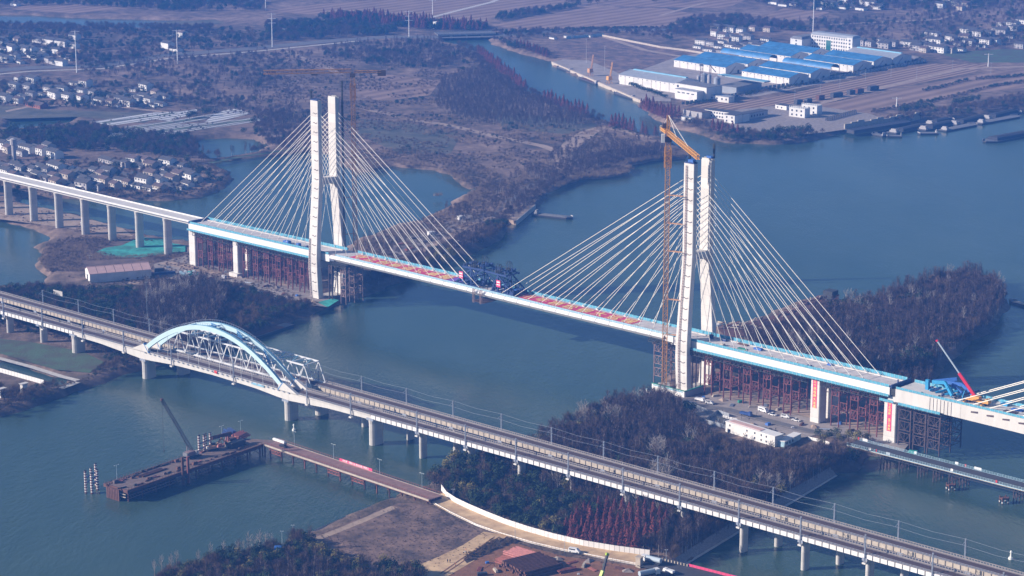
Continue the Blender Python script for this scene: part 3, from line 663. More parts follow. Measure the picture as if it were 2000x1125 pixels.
falsework(140.5, 0, zd(140) - 6.8, 'dark steel falsework columns tight behind the left tower leg', 'trestle_dark', None, w=3.0, braces=1)
falsework(411.5, 0, zd(411) - 5.6, 'grey steel falsework tower at the water edge left of the right tower', 'trestle_grey', None, w=6.5, braces=3)
falsework(437, 0, zd(437) - 6.9, 'dark falsework columns close behind the right tower leg', 'trestle_grey', None, w=2.6, braces=1)
for i, s in enumerate((576.5, 585.5, 594)):
    falsework(s, 0, 22.8, ['dark steel falsework tower beside the end pier', 'middle dark steel falsework tower right of the end pier', 'outermost dark steel falsework tower standing in the water'][i], 'trestle_dark', None, w=7.2, braces=3, y=(-1.5, 8.5, 18))
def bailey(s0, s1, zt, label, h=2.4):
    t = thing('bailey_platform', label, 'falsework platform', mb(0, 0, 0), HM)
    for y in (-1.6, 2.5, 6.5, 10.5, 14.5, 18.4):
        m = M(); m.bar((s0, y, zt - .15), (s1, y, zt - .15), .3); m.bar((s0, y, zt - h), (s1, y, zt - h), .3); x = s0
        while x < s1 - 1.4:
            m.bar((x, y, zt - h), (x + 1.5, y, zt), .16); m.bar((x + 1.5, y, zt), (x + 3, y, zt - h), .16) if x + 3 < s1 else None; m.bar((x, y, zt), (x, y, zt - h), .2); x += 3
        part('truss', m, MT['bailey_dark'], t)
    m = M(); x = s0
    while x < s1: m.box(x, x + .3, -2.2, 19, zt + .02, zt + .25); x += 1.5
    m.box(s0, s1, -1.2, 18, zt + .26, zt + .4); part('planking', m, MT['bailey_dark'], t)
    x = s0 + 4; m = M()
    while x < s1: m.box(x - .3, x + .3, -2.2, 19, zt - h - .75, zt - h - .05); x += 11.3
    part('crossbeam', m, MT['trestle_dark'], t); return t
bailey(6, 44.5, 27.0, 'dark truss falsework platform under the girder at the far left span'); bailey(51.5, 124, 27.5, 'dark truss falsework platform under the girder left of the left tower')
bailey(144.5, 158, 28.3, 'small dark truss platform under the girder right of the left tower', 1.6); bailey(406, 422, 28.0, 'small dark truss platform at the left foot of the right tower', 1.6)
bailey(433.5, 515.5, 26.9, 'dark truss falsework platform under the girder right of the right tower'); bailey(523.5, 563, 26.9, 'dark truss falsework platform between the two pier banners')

# ------------------------------------------------------------------ next bridge unit at the right edge
B2 = thing('concrete_girder_bridge', 'deep white concrete girder bridge continuing to the right edge with low stays', 'bridge', OM, HM)
dep = lambda s: 7.2 + .8 * min(1, max(0, (s - 600) / 100))
girder('box_girder', 569.2, 608, -.2, 17.2, dep, 'concrete_white', parent=B2)
girder('box_girder', 608.1, 900, -.2, 17.2, dep, 'concrete_white', parent=B2, nb=20)
rail_run('fence_panel', 569.3, 900, .1, zd, 1.3, 'fence_blue', B2, 12.); rail_run('fence_panel', 569.3, 900, 16.9, zd, 1.6, 'fence_blue', B2, 12.)
rail_run('walkway_fence', 572, 597, -1.6, lambda s: 24.0, 1.5, 'fence_blue', B2)
part('walkway', M().box(571, 598, -1.8, -.25, 23.7, 23.9), MT['bailey_dark'], B2)
for i in range(26): part('anchor_recess', M().loft([[(614 + i * 9, -.32, 28.6), (614 + i * 9, -.21, 28.6), (614 + i * 9, -.21, 29.4), (614 + i * 9, -.32, 29.4)], [(618 + i * 9, -.32, 28.9), (618 + i * 9, -.21, 28.9), (618 + i * 9, -.21, 29.9), (618 + i * 9, -.32, 29.9)]]), MT['trestle_dark'], B2)
m = M()
for i in range(7): m.bar((590 + i * 2.1, -.3, 24.4), (590 + i * 2.1, -.3, zd(595) - .2), .12)
part('formwork_line', m, MT['trestle_dark'], B2)
T3 = 745.
for yt in (2.2, 14.8): part('tower_leg', M().prism([(T3 - 2.5, yt - 1.2), (T3 + 2.5, yt - 1.2), (T3 + 2.5, yt + 1.2), (T3 - 2.5, yt + 1.2)], zd(T3) + .01, 100), MT['concrete_white'], B2)
part('pier', M().prism([(T3 - 4, .5), (T3 + 4, .5), (T3 + 4, 16.5), (T3 - 4, 16.5)], -3, zd(T3) - 8.1), MT['concrete_white'], B2)
for side in (-1, 1):
    for yt in (2.2, 14.8):
        for i in range(13):
            s = T3 + side * (28 + i * 9.4)
            for dz in (0, .9):
                a = Vector((T3 + side * 2.5, yt + dz * .7, zd(T3) + (28 + i * 9.4) * .45)); part('stay_cable', M().tube(a, (s, yt + dz * .7, zd(s) + .6), .2, 5), MT['cable_sheath'], B2)

# ------------------------------------------------------------------ concrete viaduct at the left
VD = thing('concrete_viaduct', 'long pale concrete viaduct on round-ended piers crossing the reed bank at left', 'viaduct', OM, HM)
vs = [-34.7 - 31.5 * i for i in range(12)]
edges = [-.4] + vs
def zv(s): return zd(0) + .1 + .0 * s
for i in range(len(edges) - 1):
    a, b = edges[i + 1] + .12, edges[i] - .12; lift = .0
    m = M(); z = zv(a)
    m.loft([[(q, 3.0, z - .3), (q, 3.0, z), (q, 15.2, z), (q, 15.2, z - .3), (q, 12.6, z - 1.1), (q, 11.6, z - 3.0), (q, 6.6, z - 3.0), (q, 5.6, z - 1.1)] for q in (a, b)]); part('box_girder', m, MT['panel_white'], VD)
    m = M(); m.box(a, b, 3.0, 3.3, z + .01, z + .9); m.box(a, b, 14.9, 15.2, z + .01, z + .9); part('parapet', m, MT['panel_white'], VD)
    part('deck_slab', M().box(a, b, 3.5, 14.7, z + .01, z + .12), MT['concrete_white'], VD)
def round_pier(s, z0, z1, hs, y0, y1, head=True, n=6):
    """round-nosed pier with a flared head"""
    def ringat(z, e=0.):
        r = hs + e; pts = []
        for i in range(n + 1): an = math.pi + math.pi * i / n; pts.append((s + r * math.cos(an), y0 + r + r * math.sin(an) - e, z))
        for i in range(n + 1): an = math.pi * i / n; pts.append((s + r * math.cos(an), y1 - r + r * math.sin(an) + e, z))
        return pts
    rs = [ringat(z0), ringat(z1 - 2.6), ringat(z1 - 1.6, .15), ringat(z1 - .5, .35), ringat(z1, .35)] if head else [ringat(z0), ringat(z1)]
    return M().loft(rs)
for s in vs: part('pier', round_pier(s, 1.5, zv(s) - 3.05, 1.75, 5.9, 12.3), MT['concrete_pier'], VD)
# ------------------------------------------------------------------ two parallel railway bridges
HR = rad(-42.03); OR_ = Vector((-307.947, 1341.267, 0)); CR_, SR_ = math.cos(HR), math.sin(HR); HR2 = rad(-42.28)
ZR = 16.4
def rb(s, t, z=0.): return Vector((OR_.x + s * CR_ - t * SR_, OR_.y + s * SR_ + t * CR_, z))
def deck_run(t, a, b, notch=True, depth=2.3, w=7.7, tan=False, haunch=None, name='box_girder', fence_far=True):
    n_ = 1 if haunch is None else 14; rings = []
    for i in range(n_ + 1):
        q = a + .06 + (b - a - .12) * i / n_; d = depth if haunch is None else haunch(q)
        rings.append([(q, 0, ZR), (q, w, ZR), (q, w, ZR - .35), (q, w - 1.5, ZR - .9), (q, w - 1.8, ZR - d), (q, 1.8 if haunch is None else .5, ZR - d), (q, 1.5 if haunch is None else .3, ZR - .9), (q, 0, ZR - .35)])
    part(name, M().loft(rings), MT['concrete_tan' if tan else 'concrete_white'], t)
    m = M(); m.box(a, b, 2.4, 5.6, ZR + .01, ZR + .35); part('track_bed', m, MT['rail_ballast'], t)
    m = M()
    for y in (3.25, 4.75): m.box(a, b, y - .12, y + .12, ZR + .36, ZR + .6)
    part('rail', m, MT['rail_steel'], t)
    m = M(); m.box(a, b, .1, 2.2, ZR + .01, ZR + .16); m.box(a, b, 5.8, w - .1, ZR + .01, ZR + .16); part('walkway', m, MT['walkway'], t)
    if notch:                                         # side walkway panels with dark brackets between
        m = M(); x = a + .2; L = (b - a) / 9
        for i in range(9): m.box(x + .12, x + L - .3, -.16, -.02, ZR - 2.0, ZR - .05); x += L
        part('side_panel', m, MT['concrete_tan' if tan else 'panel_white'], t)
        m = M(); x = a + L
        for i in range(8): m.box(x - .1, x + .14, -.30, -.18, ZR - 1.7, ZR + .1); x += L
        part('bracket', m, MT['joint_dark'], t)
    m = M(); x = a
    while x < b: m.box(x, x + .1, -.1, 0, ZR, ZR + 1.1); m.box(x + .4, x + .5, w, w + .1, ZR, ZR + 1.3); x += 1.6
    for h in (.5, 1.1): m.box(a, b, -.08, -.03, ZR + h - .04, ZR + h + .04); m.box(a, b, w + .03, w + .08, ZR + h, ZR + h + .08)
    part('railing', m, MT['mast_grey'], t)
    if fence_far:
        m = M(); m.box(a, b, w - .6, w - .45, ZR + .17, ZR + .5); m.box(a, b, w - .6, w - .45, ZR + 1.2, ZR + 1.5); x = a
        while x < b: m.box(x, x + .3, w - .6, w - .45, ZR + .5, ZR + 1.2); x += 1.45
        part('cable_parapet', m, MT['walkway'], t)
def rpier(t, s, big=False, z0=-2.5, tan=False, w=7.7, ztop=None):
    hs = 2.3 if big else 1.15; zt = (ZR - 2.35) if ztop is None else ztop
    o = part('pier', round_pier(s, z0, zt, hs, w / 2 - (4.2 if big else 2.4), w / 2 + (4.2 if big else 2.4)), MT['concrete_pier'], t)
    m = M(); m.box(s - hs - .2, s + hs + .2, -.6, -.45, zt - .6, zt + .7); m.box(s - hs - .2, s + hs + .2, -.6, w / 2 - 3, zt - .62, zt - .55); part('inspection_cage', m, MT['mast_grey'], o)
NB = thing('railway_arch_bridge', 'near railway bridge with a pale blue arch span over the river', 'bridge', OR_, HR)
sn = 70.5; spans = [350.7 + 33.4 * i for i in range(13)]
lspans = [sn - 33.2 * i for i in range(7)]
for i in range(6): deck_run(NB, lspans[i + 1], lspans[i])
for s in lspans[1:]: rpier(NB, s, z0=1.5)
rpier(NB, sn, True, z0=1.5); rpier(NB, 134.5, True, ztop=ZR - 5.3); rpier(NB, 253, True, ztop=ZR - 5.3); rpier(NB, 317, True)
def hau(q):
    p = [(70, 2.8), (95, 3.0), (134, 5.2), (160, 3.4), (193, 2.8), (228, 3.4), (253, 5.2), (285, 3.2), (317, 2.8)]
    for i in range(len(p) - 1):
        if p[i][0] <= q <= p[i + 1][0]: f = (q - p[i][0]) / (p[i + 1][0] - p[i][0]); return p[i][1] + f * (p[i + 1][1] - p[i][1])
    return 2.8
deck_run(NB, 70.6, 132, notch=False, haunch=hau, w=9.2); deck_run(NB, 132, 255, notch=False, haunch=hau, w=9.8); deck_run(NB, 255, 316.9, notch=False, haunch=hau, w=9.2)
deck_run(NB, 317.1, 350.7)
for i in range(12): deck_run(NB, spans[i], spans[i + 1])
for s in spans: rpier(NB, s)
# arch
A0, A1, RISE = 134.5, 253.5, 23.5
def az(s): u = (s - A0) / (A1 - A0); return ZR - .2 + 4 * RISE * u * (1 - u)
for y in (.2, 8.9):
    m = M(); rings = []; N = 28
    for i in range(N + 1):
        s = A0 + 3 + (A1 - A0 - 6) * i / N; s2 = s + .01; dz = (az(s2) - az(s)) / .01; L = math.hypot(1, dz); nx, nz = -dz / L, 1 / L
        h = 1.3
        rings.append([(s - nx * h, y - .75, az(s) - nz * h), (s - nx * h, y + .75, az(s) - nz * h), (s + nx * h, y + .75, az(s) + nz * h), (s + nx * h, y - .75, az(s) + nz * h)])
    m.loft(rings)
    for f in range(len(m.f)):
        pass
    m.m = [1 if (i % 4) == 3 else 0 for i in range(N * 4)] + [0, 0]
    o = part('arch_rib', m, [MT['arch_blue'], MT['arch_white']], NB)
    m = M()
    for i in range(N * 2):
        s = A0 + 5 + (A1 - A0 - 10) * i / (N * 2); s1 = A0 + 5 + (A1 - A0 - 10) * (i + 1) / (N * 2)
        m.bar((s, y + .6, az(s) + 1.4), (s, y + .6, az(s) + 2.5), .1); m.bar((s, y + .6, az(s) + 2.5), (s1, y + .6, az(s1) + 2.5), .1)
    part('rib_handrail', m, MT['mast_grey'], o)
    for a, sg in ((A0, 1), (A1, -1)):                # concrete springing blocks
        m = M().loft([[(a - sg * 9, y - .85, ZR + .02), (a + sg * 5.5, y - .85, ZR + .02), (a + sg * 5.5, y - .85, ZR + 3.2), (a + sg * 1.5, y - .85, ZR + 4.6)], [(a - sg * 9, y + .85, ZR + .02), (a + sg * 5.5, y + .85, ZR + .02), (a + sg * 5.5, y + .85, ZR + 3.2), (a + sg * 1.5, y + .85, ZR + 4.6)]]); part('springing_block', m, MT['concrete_white'], NB)
        part('rib_collar', M().loft([[(a + sg * 1.5, y - .95, ZR + 4.7), (a + sg * 5.6, y - .95, ZR - .1), (a + sg * 5.6, y + .95, ZR - .1), (a + sg * 1.5, y + .95, ZR + 4.7)], [(a + sg * 1.9, y - .95, ZR + 4.9), (a + sg * 6.0, y - .95, ZR + .1), (a + sg * 6.0, y + .95, ZR + .1), (a + sg * 1.9, y + .95, ZR + 4.9)]]), MT['brace_blue'], NB)
    for i in range(12):
        s = A0 + 13 + i * 8.75; part('hanger', M().tube((s, y, ZR + .1), (s, y, az(s) - 1.6), .11, 5), MT['steel_white'], NB)
for c, hw in ((.24, 5), (.42, 6), (.6, 6), (.78, 5)):
    s = A0 + (A1 - A0) * c; s1 = s + 9; m = M()
    for h in (-.8, .8): m.bar((s, .9, az(s) + h), (s1, 4.6, az(s1) + h), .4); m.bar((s, 8.2, az(s) + h), (s1, 4.6, az(s1) + h), .4); m.bar((s1, .9, az(s1) + h), (s1, 8.2, az(s1) + h), .4)
    for i in range(4): f = i / 4; m.bar((s + 9 * f, .9 + 4.5 * f, az(s + 9 * f) - .8), (s + 9 * f + 2, 1.9 + 4.5 * f, az(s + 9 * f + 2) + .8), .3); m.bar((s + 9 * f, 8.2 - 3.6 * f, az(s + 9 * f) - .8), (s + 9 * f + 2, 7.4 - 3.6 * f, az(s + 9 * f + 2) + .8), .3)
    part('arch_brace', m, MT['brace_blue'], NB)
for s, mt in ((146, None),): pass
m = M()
for i in range(30): m.box(136 + i * 4.1, 137 + i * 4.1, -.35, -.05, ZR - .9, ZR - .1)
part('cable_box', m, MT['mast_grey'], NB)
part('side_sign', M().box(196, 198.4, -.5, -.36, ZR - 1.0, ZR + .6), MT['car_red'], NB); part('side_sheet', M().box(226, 236, -.3, -.12, ZR - 1.4, ZR - .2), MT['roof_sky'], NB)
# far bridge with through truss
OF = rb(0, 18.6); FB = thing('railway_truss_bridge', 'far railway bridge with a white through truss behind the blue arch', 'bridge', OF, HR2)
FS0, FS1 = 143.5, 257.5
ls = [FS0 - .5 - 33.2 * i for i in range(10)]; rs_ = [FS1 + .5 + 33.4 * i for i in range(16)]
for i in range(9): deck_run(FB, ls[i + 1], ls[i], tan=True)
for i in range(15): deck_run(FB, rs_[i], rs_[i + 1], tan=True)
for s in ls[1:]: rpier(FB, s, z0=0, tan=True)
for s in rs_[1:]: rpier(FB, s, tan=True)
rpier(FB, FS0 - .5, True, z0=0); rpier(FB, FS1 + .5, True)
part('floor_deck', M().box(FS0, FS1, -1.4, 6.9, ZR - .8, ZR - .02), MT['walkway'], FB); part('track_bed', M().box(FS0, FS1, 1.2, 4.4, ZR - .01, ZR + .35), MT['rail_ballast'], FB)
np_ = 11; pl = (FS1 - FS0) / np_
ya, yb, zb, zt = -3.2, 7.4, ZR - .3, ZR + 11.0
for y in (ya, yb):
    part('bottom_chord', M().bar((FS0, y, zb), (FS1, y, zb), .8, 1.1), MT['steel_white'], FB); part('top_chord', M().bar((FS0 + pl / 2, y, zt), (FS1 - pl / 2, y, zt), .7, .8), MT['steel_white'], FB)
    for i in range(np_): 
        x0 = FS0 + i * pl
        part('truss_diagonal', M().bar((x0 + .2, y, zb + .6), (x0 + pl / 2 - .2, y, zt - .5), .4, .5), MT['steel_white'], FB); part('truss_diagonal', M().bar((x0 + pl / 2 + .2, y, zt - .5), (x0 + pl - .2, y, zb + .6), .4, .5), MT['steel_white'], FB)
for i in range(np_):
    x0 = FS0 + (i + .5) * pl; part('top_strut', M().bar((x0, ya + .5, zt), (x0, yb - .5, zt), .5, .5), MT['steel_white'], FB)
    part('floor_beam', M().bar((x0, ya + .5, zb - .2), (x0, yb - .5, zb - .2), .5, .9), MT['steel_white'], FB)
    if i < np_ - 1:
        part('top_lateral', M().bar((x0, ya + .5, zt + .1), (x0 + pl / 2, yb - .6, zt + .1), .35).bar((x0 + pl / 2, yb - .6, zt + .1), (x0 + pl, ya + .5, zt + .1), .35), MT['roof_sky'], FB)
# overhead line masts
def mast(label, loc, rz, group, H=9.2, foot=0.):
    t = thing('catenary_mast', label, 'mast', loc, rz, group)
    part('pole', M().lattice((0, 0, -foot), (0, 0, H), .42, 1.5, .07), MT['mast_grey'], t)
    part('cantilever', M().bar((0, 0, H - 2.6), (0, 2.9 if foot else -2.9, H - 2.0), .14).bar((0, 0, H - 1.0), (0, 2.9 if foot else -2.9, H - 2.0), .12).bar((0, -.6, H - .8), (0, .6, H - .8), .12), MT['mast_grey'], t)
    if foot: part('mast_bracket', M().box(-.9, .9, -.7, 1.0, -foot - .7, -foot), MT['concrete_white'], t)
    return t
p0 = mast('first catenary mast from the left on the far railway bridge', rb(7.5, 26.2, ZR), HR, 'masts along the far railway bridge'); k = 1
fm = [42.5, 76, 109] + [285.1 + 33.4 * i for i in range(-1, 13)]
for s in fm: k += 1; dup(p0, rb(s, 26.3 - s * .0045, ZR), HR, '%s catenary mast from the left on the far railway bridge' % ORD[k])
p0 = mast('first catenary mast from the left on the near railway bridge', rb(4, -.5, ZR - 1), HR, 'masts along the near railway bridge', H=10.2, foot=2.6); k = 1
nm = [42.3, 80.6, 118, 160, 212, 270, 303] + [350.7 + 33.4 * i for i in range(0, 11)]
for s in nm: k += 1; dup(p0, rb(s, -.5, ZR - 1), HR, '%s catenary mast from the left on the near railway bridge' % ORD[k])
m = M()
allm = sorted([7.5] + fm)
for i in range(len(allm) - 1):
    for h, y in ((9, 0), (7.2, -2.8)): 
        a = rb(allm[i], 26.3 + y - allm[i] * .0045, ZR + h); b = rb(allm[i + 1], 26.3 + y - allm[i + 1] * .0045, ZR + h); mid = (a + b) / 2 - Vector((0, 0, .7)); m.bar(a, mid, .07); m.bar(mid, b, .07)
solo('contact_wire', 'thin overhead line sagging between the masts of the far railway bridge', 'overhead wire', m, MT['mast_grey'])
# reduce gaps: masonry cabinet on far deck etc.
for i, s in enumerate((118, 184, 217, 350)):
    pass

# ------------------------------------------------------------------ tower cranes
def flat_crane(label):
    g = mb(134, 29, 3); t = thing('tower_crane', label, 'tower crane', g)
    H = 139.
    part('base', M().box(-3.5, 3.5, -3.5, 3.5, -1.5, .8), MT['concrete_pier'], t)
    part('mast', M().lattice((0, 0, .8), (0, 0, H), 2.4, 3.0, .2), MT['crane_rust'], t)
    part('climbing_frame', M().lattice((0, 0, H - 14), (0, 0, H - 4), 3.4, 2.5, .16), MT['crane_rust'], t)
    part('slewing_unit', M().box(-1.6, 1.6, -1.6, 1.6, H + .1, H + 2.4), MT['trestle_dark'], t)
    d = rad(184); e = Vector((math.cos(d), math.sin(d), 0))
    part('jib', M().lattice(Vector((0, 0, H + 4)) + e * 1, Vector((0, 0, H + 3.6)) + e * 56, 1.5, 3, .2, h=2.2), MT['crane_rust'], t)
    part('counter_jib', M().lattice(Vector((0, 0, H + 3.4)) - e * 1, Vector((0, 0, H + 3.4)) - e * 21, 1.8, 3, .14, h=1.2), MT['crane_rust'], t)
    c = Vector((0, 0, H + 2.8)) - e * 19; part('counterweight', M().box(c.x - 3.2, c.x + 2, c.y - 1.1, c.y + 1.1, c.z - 2.2, c.z + 1.4), MT['trestle_dark'], t)
    c = Vector((0, 0, H + 2)) + e * 24; part('trolley', M().box(c.x - 2, c.x + 2, c.y - .8, c.y + .8, c.z - .7, c.z), MT['trestle_dark'], t)
    a = mb(131, 19.6); o = Vector((a.x - g.x, a.y - g.y, 0))
    for z in (38, 62, 88): part('wall_tie', M().bar((0, 0, z), (o.x, o.y, z), .35).bar((1.5, 0, z), (o.x + 2, o.y, z), .3), MT['crane_rust'], t)
flat_crane('rust-brown flat-top tower crane with a long jib behind the left bridge tower')
def hammer_crane(label):
    g = at(1297, 757.5, 3); t = thing('tower_crane', label, 'tower crane', g); H = 138.
    part('base', M().box(-3, 3, -3, 3, -1.5, 2.2), MT['concrete_pier'], t)
    part('mast', M().lattice((0, 0, 2.2), (0, 0, H), 2.4, 2.6, .15), MT['crane_yellow'], t)
    part('climbing_frame', M().lattice((0, 0, H - 14), (0, 0, H - 3), 3.6, 2.5, .14), MT['crane_yellow'], t)
    part('slewing_unit', M().box(-1.9, 1.9, -1.9, 1.9, H + .1, H + 3), MT['trestle_dark'], t)
    part('cabin', M().box(-3.8, -1.95, -2.6, -.6, H, H + 4.6), MT['car_white'], t)
    z = H + 5; tip = at(1364, 308, z + 2.4) - g; tail = at(1289, 255, z + 3) - g; tip.z = z - .6; tail.z = z; d = Vector((tip.x, tip.y, 0)).normalized(); LJ = Vector((tip.x, tip.y, 0)).length
    part('jib', M().lattice(Vector((0, 0, z)) + d * 1.5, tip, 1.6, 2.4, .14, h=2.0), MT['crane_yellow'], t)
    e_ = -d; LT_ = 15.; part('counter_jib', M().lattice(Vector((0, 0, z)) + e_ * 1.5, Vector((0, 0, z)) + e_ * LT_, 2.4, 2.4, .22, h=1.2), MT['crane_yellow'], t)
    part('apex_mast', M().lattice((0, 0, H + 3), (0, 0, H + 14.5), 1.4, 2.4, .2), MT['crane_yellow'], t)
    top = Vector((0, 0, H + 14.5)); part('tie_bar', M().bar(top, Vector((0, 0, z + 1)) + d * LJ * .66, .16).bar(top, Vector((0, 0, z + 1)) + d * LJ * .28, .16).bar(top, Vector((0, 0, z + 1)) + e_ * LT_ * .9, .14), MT['cable_sheath'], t)
    c = Vector((0, 0, z + 1)) + e_ * (LT_ - 1); part('counterweight', M().box(c.x - 1.4, c.x + 1.4, c.y - 1.2, c.y + 1.2, c.z - 3, c.z + .5), MT['wall_grey'], t); c = c - e_ * 4.5
    part('winch_house', M().box(c.x - 1.2, c.x + 1.6, c.y - 2, c.y + 2, c.z + .3, c.z + 2.6), MT['trestle_dark'], t)
    a = mb(T2 - 3, -2.5); o = Vector((a.x - g.x, a.y - g.y, 0))
    for z in (31, 51, 78, 93.5, 109): part('wall_tie', M().bar((1.3, 0, z), (o.x + 1, o.y, z), .35).bar((0, -1.3, z), (o.x, o.y - 1, z), .3), MT['crane_rust'], t)
hammer_crane('orange-yellow hammerhead tower crane standing against the near leg of the right tower')

# ------------------------------------------------------------------ deck erection cranes at the closure gap
def derrick(s, sgn, label, sign):
    t = thing('deck_erection_crane', label, 'erection crane', mb(s, 8.5, zd(s) + .2), HM)
    m = M()
    for y in (-5.5, 5.5):
        m.bar((-11 * sgn, y, .5), (9 * sgn, y, .5), .9); m.bar((3 * sgn, y, .9), (3 * sgn, y, 11), .8); m.bar((-10 * sgn, y, .9), (3 * sgn, y, 10.6), .7); m.bar((8 * sgn, y, .9), (3 * sgn, y, 10.6), .6); m.bar((-4 * sgn, y, .9), (-3.4 * sgn, y, 5.4), .5); m.bar((-4 * sgn, y, 5.2), (3 * sgn, y, 5.2), .5); m.bar((-4 * sgn, y, 1), (3 * sgn, y, 5), .4); m.bar((3 * sgn, y, 1), (8 * sgn, y, 5), .4)
    part('side_frame', m, MT['derrick_blue'], t)
    m = M()
    for x in (-10, -4, 3, 8): m.bar((x * sgn, -5.5, .8), (x * sgn, 5.5, .8), .6)
    for z in (5.2, 10.8): m.bar((3 * sgn, -5.5, z), (3 * sgn, 5.5, z), .6)
    m.bar((3 * sgn, -5.5, 5.4), (3 * sgn, 5.5, 10.5), .35); m.bar((3 * sgn, 5.5, 5.4), (3 * sgn, -5.5, 10.5), .35); part('cross_frame', m, MT['derrick_blue'], t)
    m = M()
    for y in (-5.5, 5.5):
        m.bar((-4 * sgn, y, 11.2), (13.5 * sgn, y, 11.6), .8, 1.0); m.bar((3 * sgn, y, 6.0), (12 * sgn, y, 11), .45)
    for x in (-4, 1, 6, 13): m.bar((x * sgn, -5.5, 11.5), (x * sgn, 5.5, 11.5), .6)
    part('top_beam', m, MT['derrick_blue'], t)
    for y, x in ((-4.5, 4), (4.5, 4)):
        m = M(); pts = []
        for i in range(9): a = math.pi * i / 8; pts.append((x * sgn + 0, y + 1.5 * math.cos(a), 15.6 + 1.8 * math.sin(a)))
        pts = [(x * sgn, y + 1.5, 12)] + pts + [(x * sgn, y - 1.5, 12)]
        for dx in (0, 1.6):
            for i in range(len(pts) - 1): m.bar(Vector(pts[i]) + Vector((dx, 0, 0)), Vector(pts[i + 1]) + Vector((dx, 0, 0)), .28)
        m.box(x * sgn - 1, x * sgn + 2.4, y - 1.2, y + 1.2, 12, 13.2); part('hose_reel', m, MT['bailey_dark'], t)
    m = M()
    for i in range(26): x = R.uniform(-10, 10) * sgn; y = R.uniform(-6, 6); q = R.uniform(.3, 1.1); m.box(x - q, x + q, y - .6, y + .6, .9, 1.4 + R.random() * 2.4); x2 = R.uniform(-4, 11) * sgn; y2 = R.uniform(-5, 5); m.box(x2 - q * .7, x2 + q * .7, y2 - .5, y2 + .5, 12, 12.4 + R.random() * 1.5)
    for i in range(12): x = R.uniform(-10, 9) * sgn; y = R.uniform(-6, 6); m.bar((x, y, 1), (x + R.uniform(-3, 3), y + R.uniform(-1, 1), R.uniform(4, 11)), .25)
    part('machinery', m, MT['derrick_blue'], t)
    part('blue_tank', M().box(-8 * sgn - 1.5, -8 * sgn + 1.5, -3, 2, 1.2, 3.4), MT['canvas_blue'], t)
    m = M()
    for i in range(10): x = R.uniform(-4, 12) * sgn; m.bar((x, -5.8, 12.1), (x, -5.8, 13.2), .12); m.bar((x, 5.8, 12.1), (x, 5.8, 13.2), .12)
    m.bar((-4 * sgn, -5.8, 13.2), (12 * sgn, -5.8, 13.2), .12); m.bar((-4 * sgn, 5.8, 13.2), (12 * sgn, 5.8, 13.2), .12); part('handrail', m, MT['bailey_dark'], t)
    p = part('sign_board', M().box(sign - 1.6, sign + 1.6, -6.3, -6.15, 3.8, 8.0), MT['banner_red'], t)
    m = M(); m.box(-1.2, 1.2, -.02, 0, 0, .8); m.box(-1.4, 1.4, -.02, 0, -1.4, -.9)
    put('sign_lettering', m.mesh('sign_lettering', MT['letter_white']), p, (sign, -6.34, 6.4))
    return t
derrick(261, 1, 'left dark blue deck erection crane beside the closure gap', -5)
derrick(289, -1, 'right dark blue deck erection crane beside the closure gap', -2)
t = thing('closure_scaffold', 'grey hanging scaffold frames around the girder closure joint', 'scaffold', mb(274, 0, zd(274)), HM)
for x in (-3, 3):
    part('scaffold_frame', M().lattice((x, -2.2, -7.2), (x, -2.2, 1.2), 1.1, 1.6, .09).bar((x, -2.2, -6.8), (x, 6, -6.6), .2).bar((x, -2.2, -4), (x, 4, -6.4), .2), MT['trestle_grey'], t)
part('scaffold_platform', M().box(-4.5, 5.5, -2.2, 12, -6.7, -6.5), MT['trestle_dark'], t)
# people near the closure
PPL = []
def person_mesh():
    me = bpy.data.meshes.new('body'); v = [(0, 0, .95), (0, 0, 1.2), (0, 0, 1.42), (0, 0, 1.52), (0, .02, 1.68), (-.11, 0, .9), (-.13, .03, .48), (-.13, -.02, .06), (-.13, .12, .03), (.11, 0, .9), (.13, -.06, .48), (.13, -.12, .06), (.13, 0, .03), (-.19, 0, 1.4), (-.27, .02, 1.12), (-.25, .1, .88), (.19, 0, 1.4), (.27, -.02, 1.12), (.25, .06, .88)]
    e = [(0, 1), (1, 2), (2, 3), (3, 4), (0, 5), (5, 6), (6, 7), (7, 8), (0, 9), (9, 10), (10, 11), (11, 12), (2, 13), (13, 14), (14, 15), (2, 16), (16, 17), (17, 18)]
    rr = [.15, .15, .15, .06, .11, .1, .075, .055, .045, .1, .075, .055, .045, .08, .06, .045, .08, .06, .045]
    me.from_pydata(v, e, []); o = bpy.data.objects.new('tmp', me); COL.objects.link(o); md = o.modifiers.new('s', 'SKIN')
    for i, r in enumerate(rr): me.skin_vertices[0].data[i].radius = (r, r)
    me.skin_vertices[0].data[0].use_root = True; o.modifiers.new('u', 'SUBSURF').levels = 1
    bpy.context.view_layer.update(); dg = bpy.context.evaluated_depsgraph_get(); r = bpy.data.meshes.new_from_object(o.evaluated_get(dg)); bpy.data.objects.remove(o)
    r.materials.clear(); r.materials.append(MT['cloth_dark']); r.materials.append(MT['skin']); r.materials.append(MT['cloth_orange'])
    for p in r.polygons: p.material_index = 1 if p.center.z > 1.55 else 0
    return r
PM = person_mesh(); PM2 = PM.copy(); 
for p in PM2.polygons: p.material_index = 1 if p.center.z > 1.55 else (2 if p.center.z > .95 else 0)
def person(label, loc, rz=0, vest=False):
    t = thing('person', label, 'person', loc, rz); put('body', PM2 if vest else PM, t)
    m = M(); m.tube((0, .01, 1.66), (0, .01, 1.83), .14, 8, .08); part('helmet', m, MT['crane_yellow' if vest else 'car_dark'], t); return t
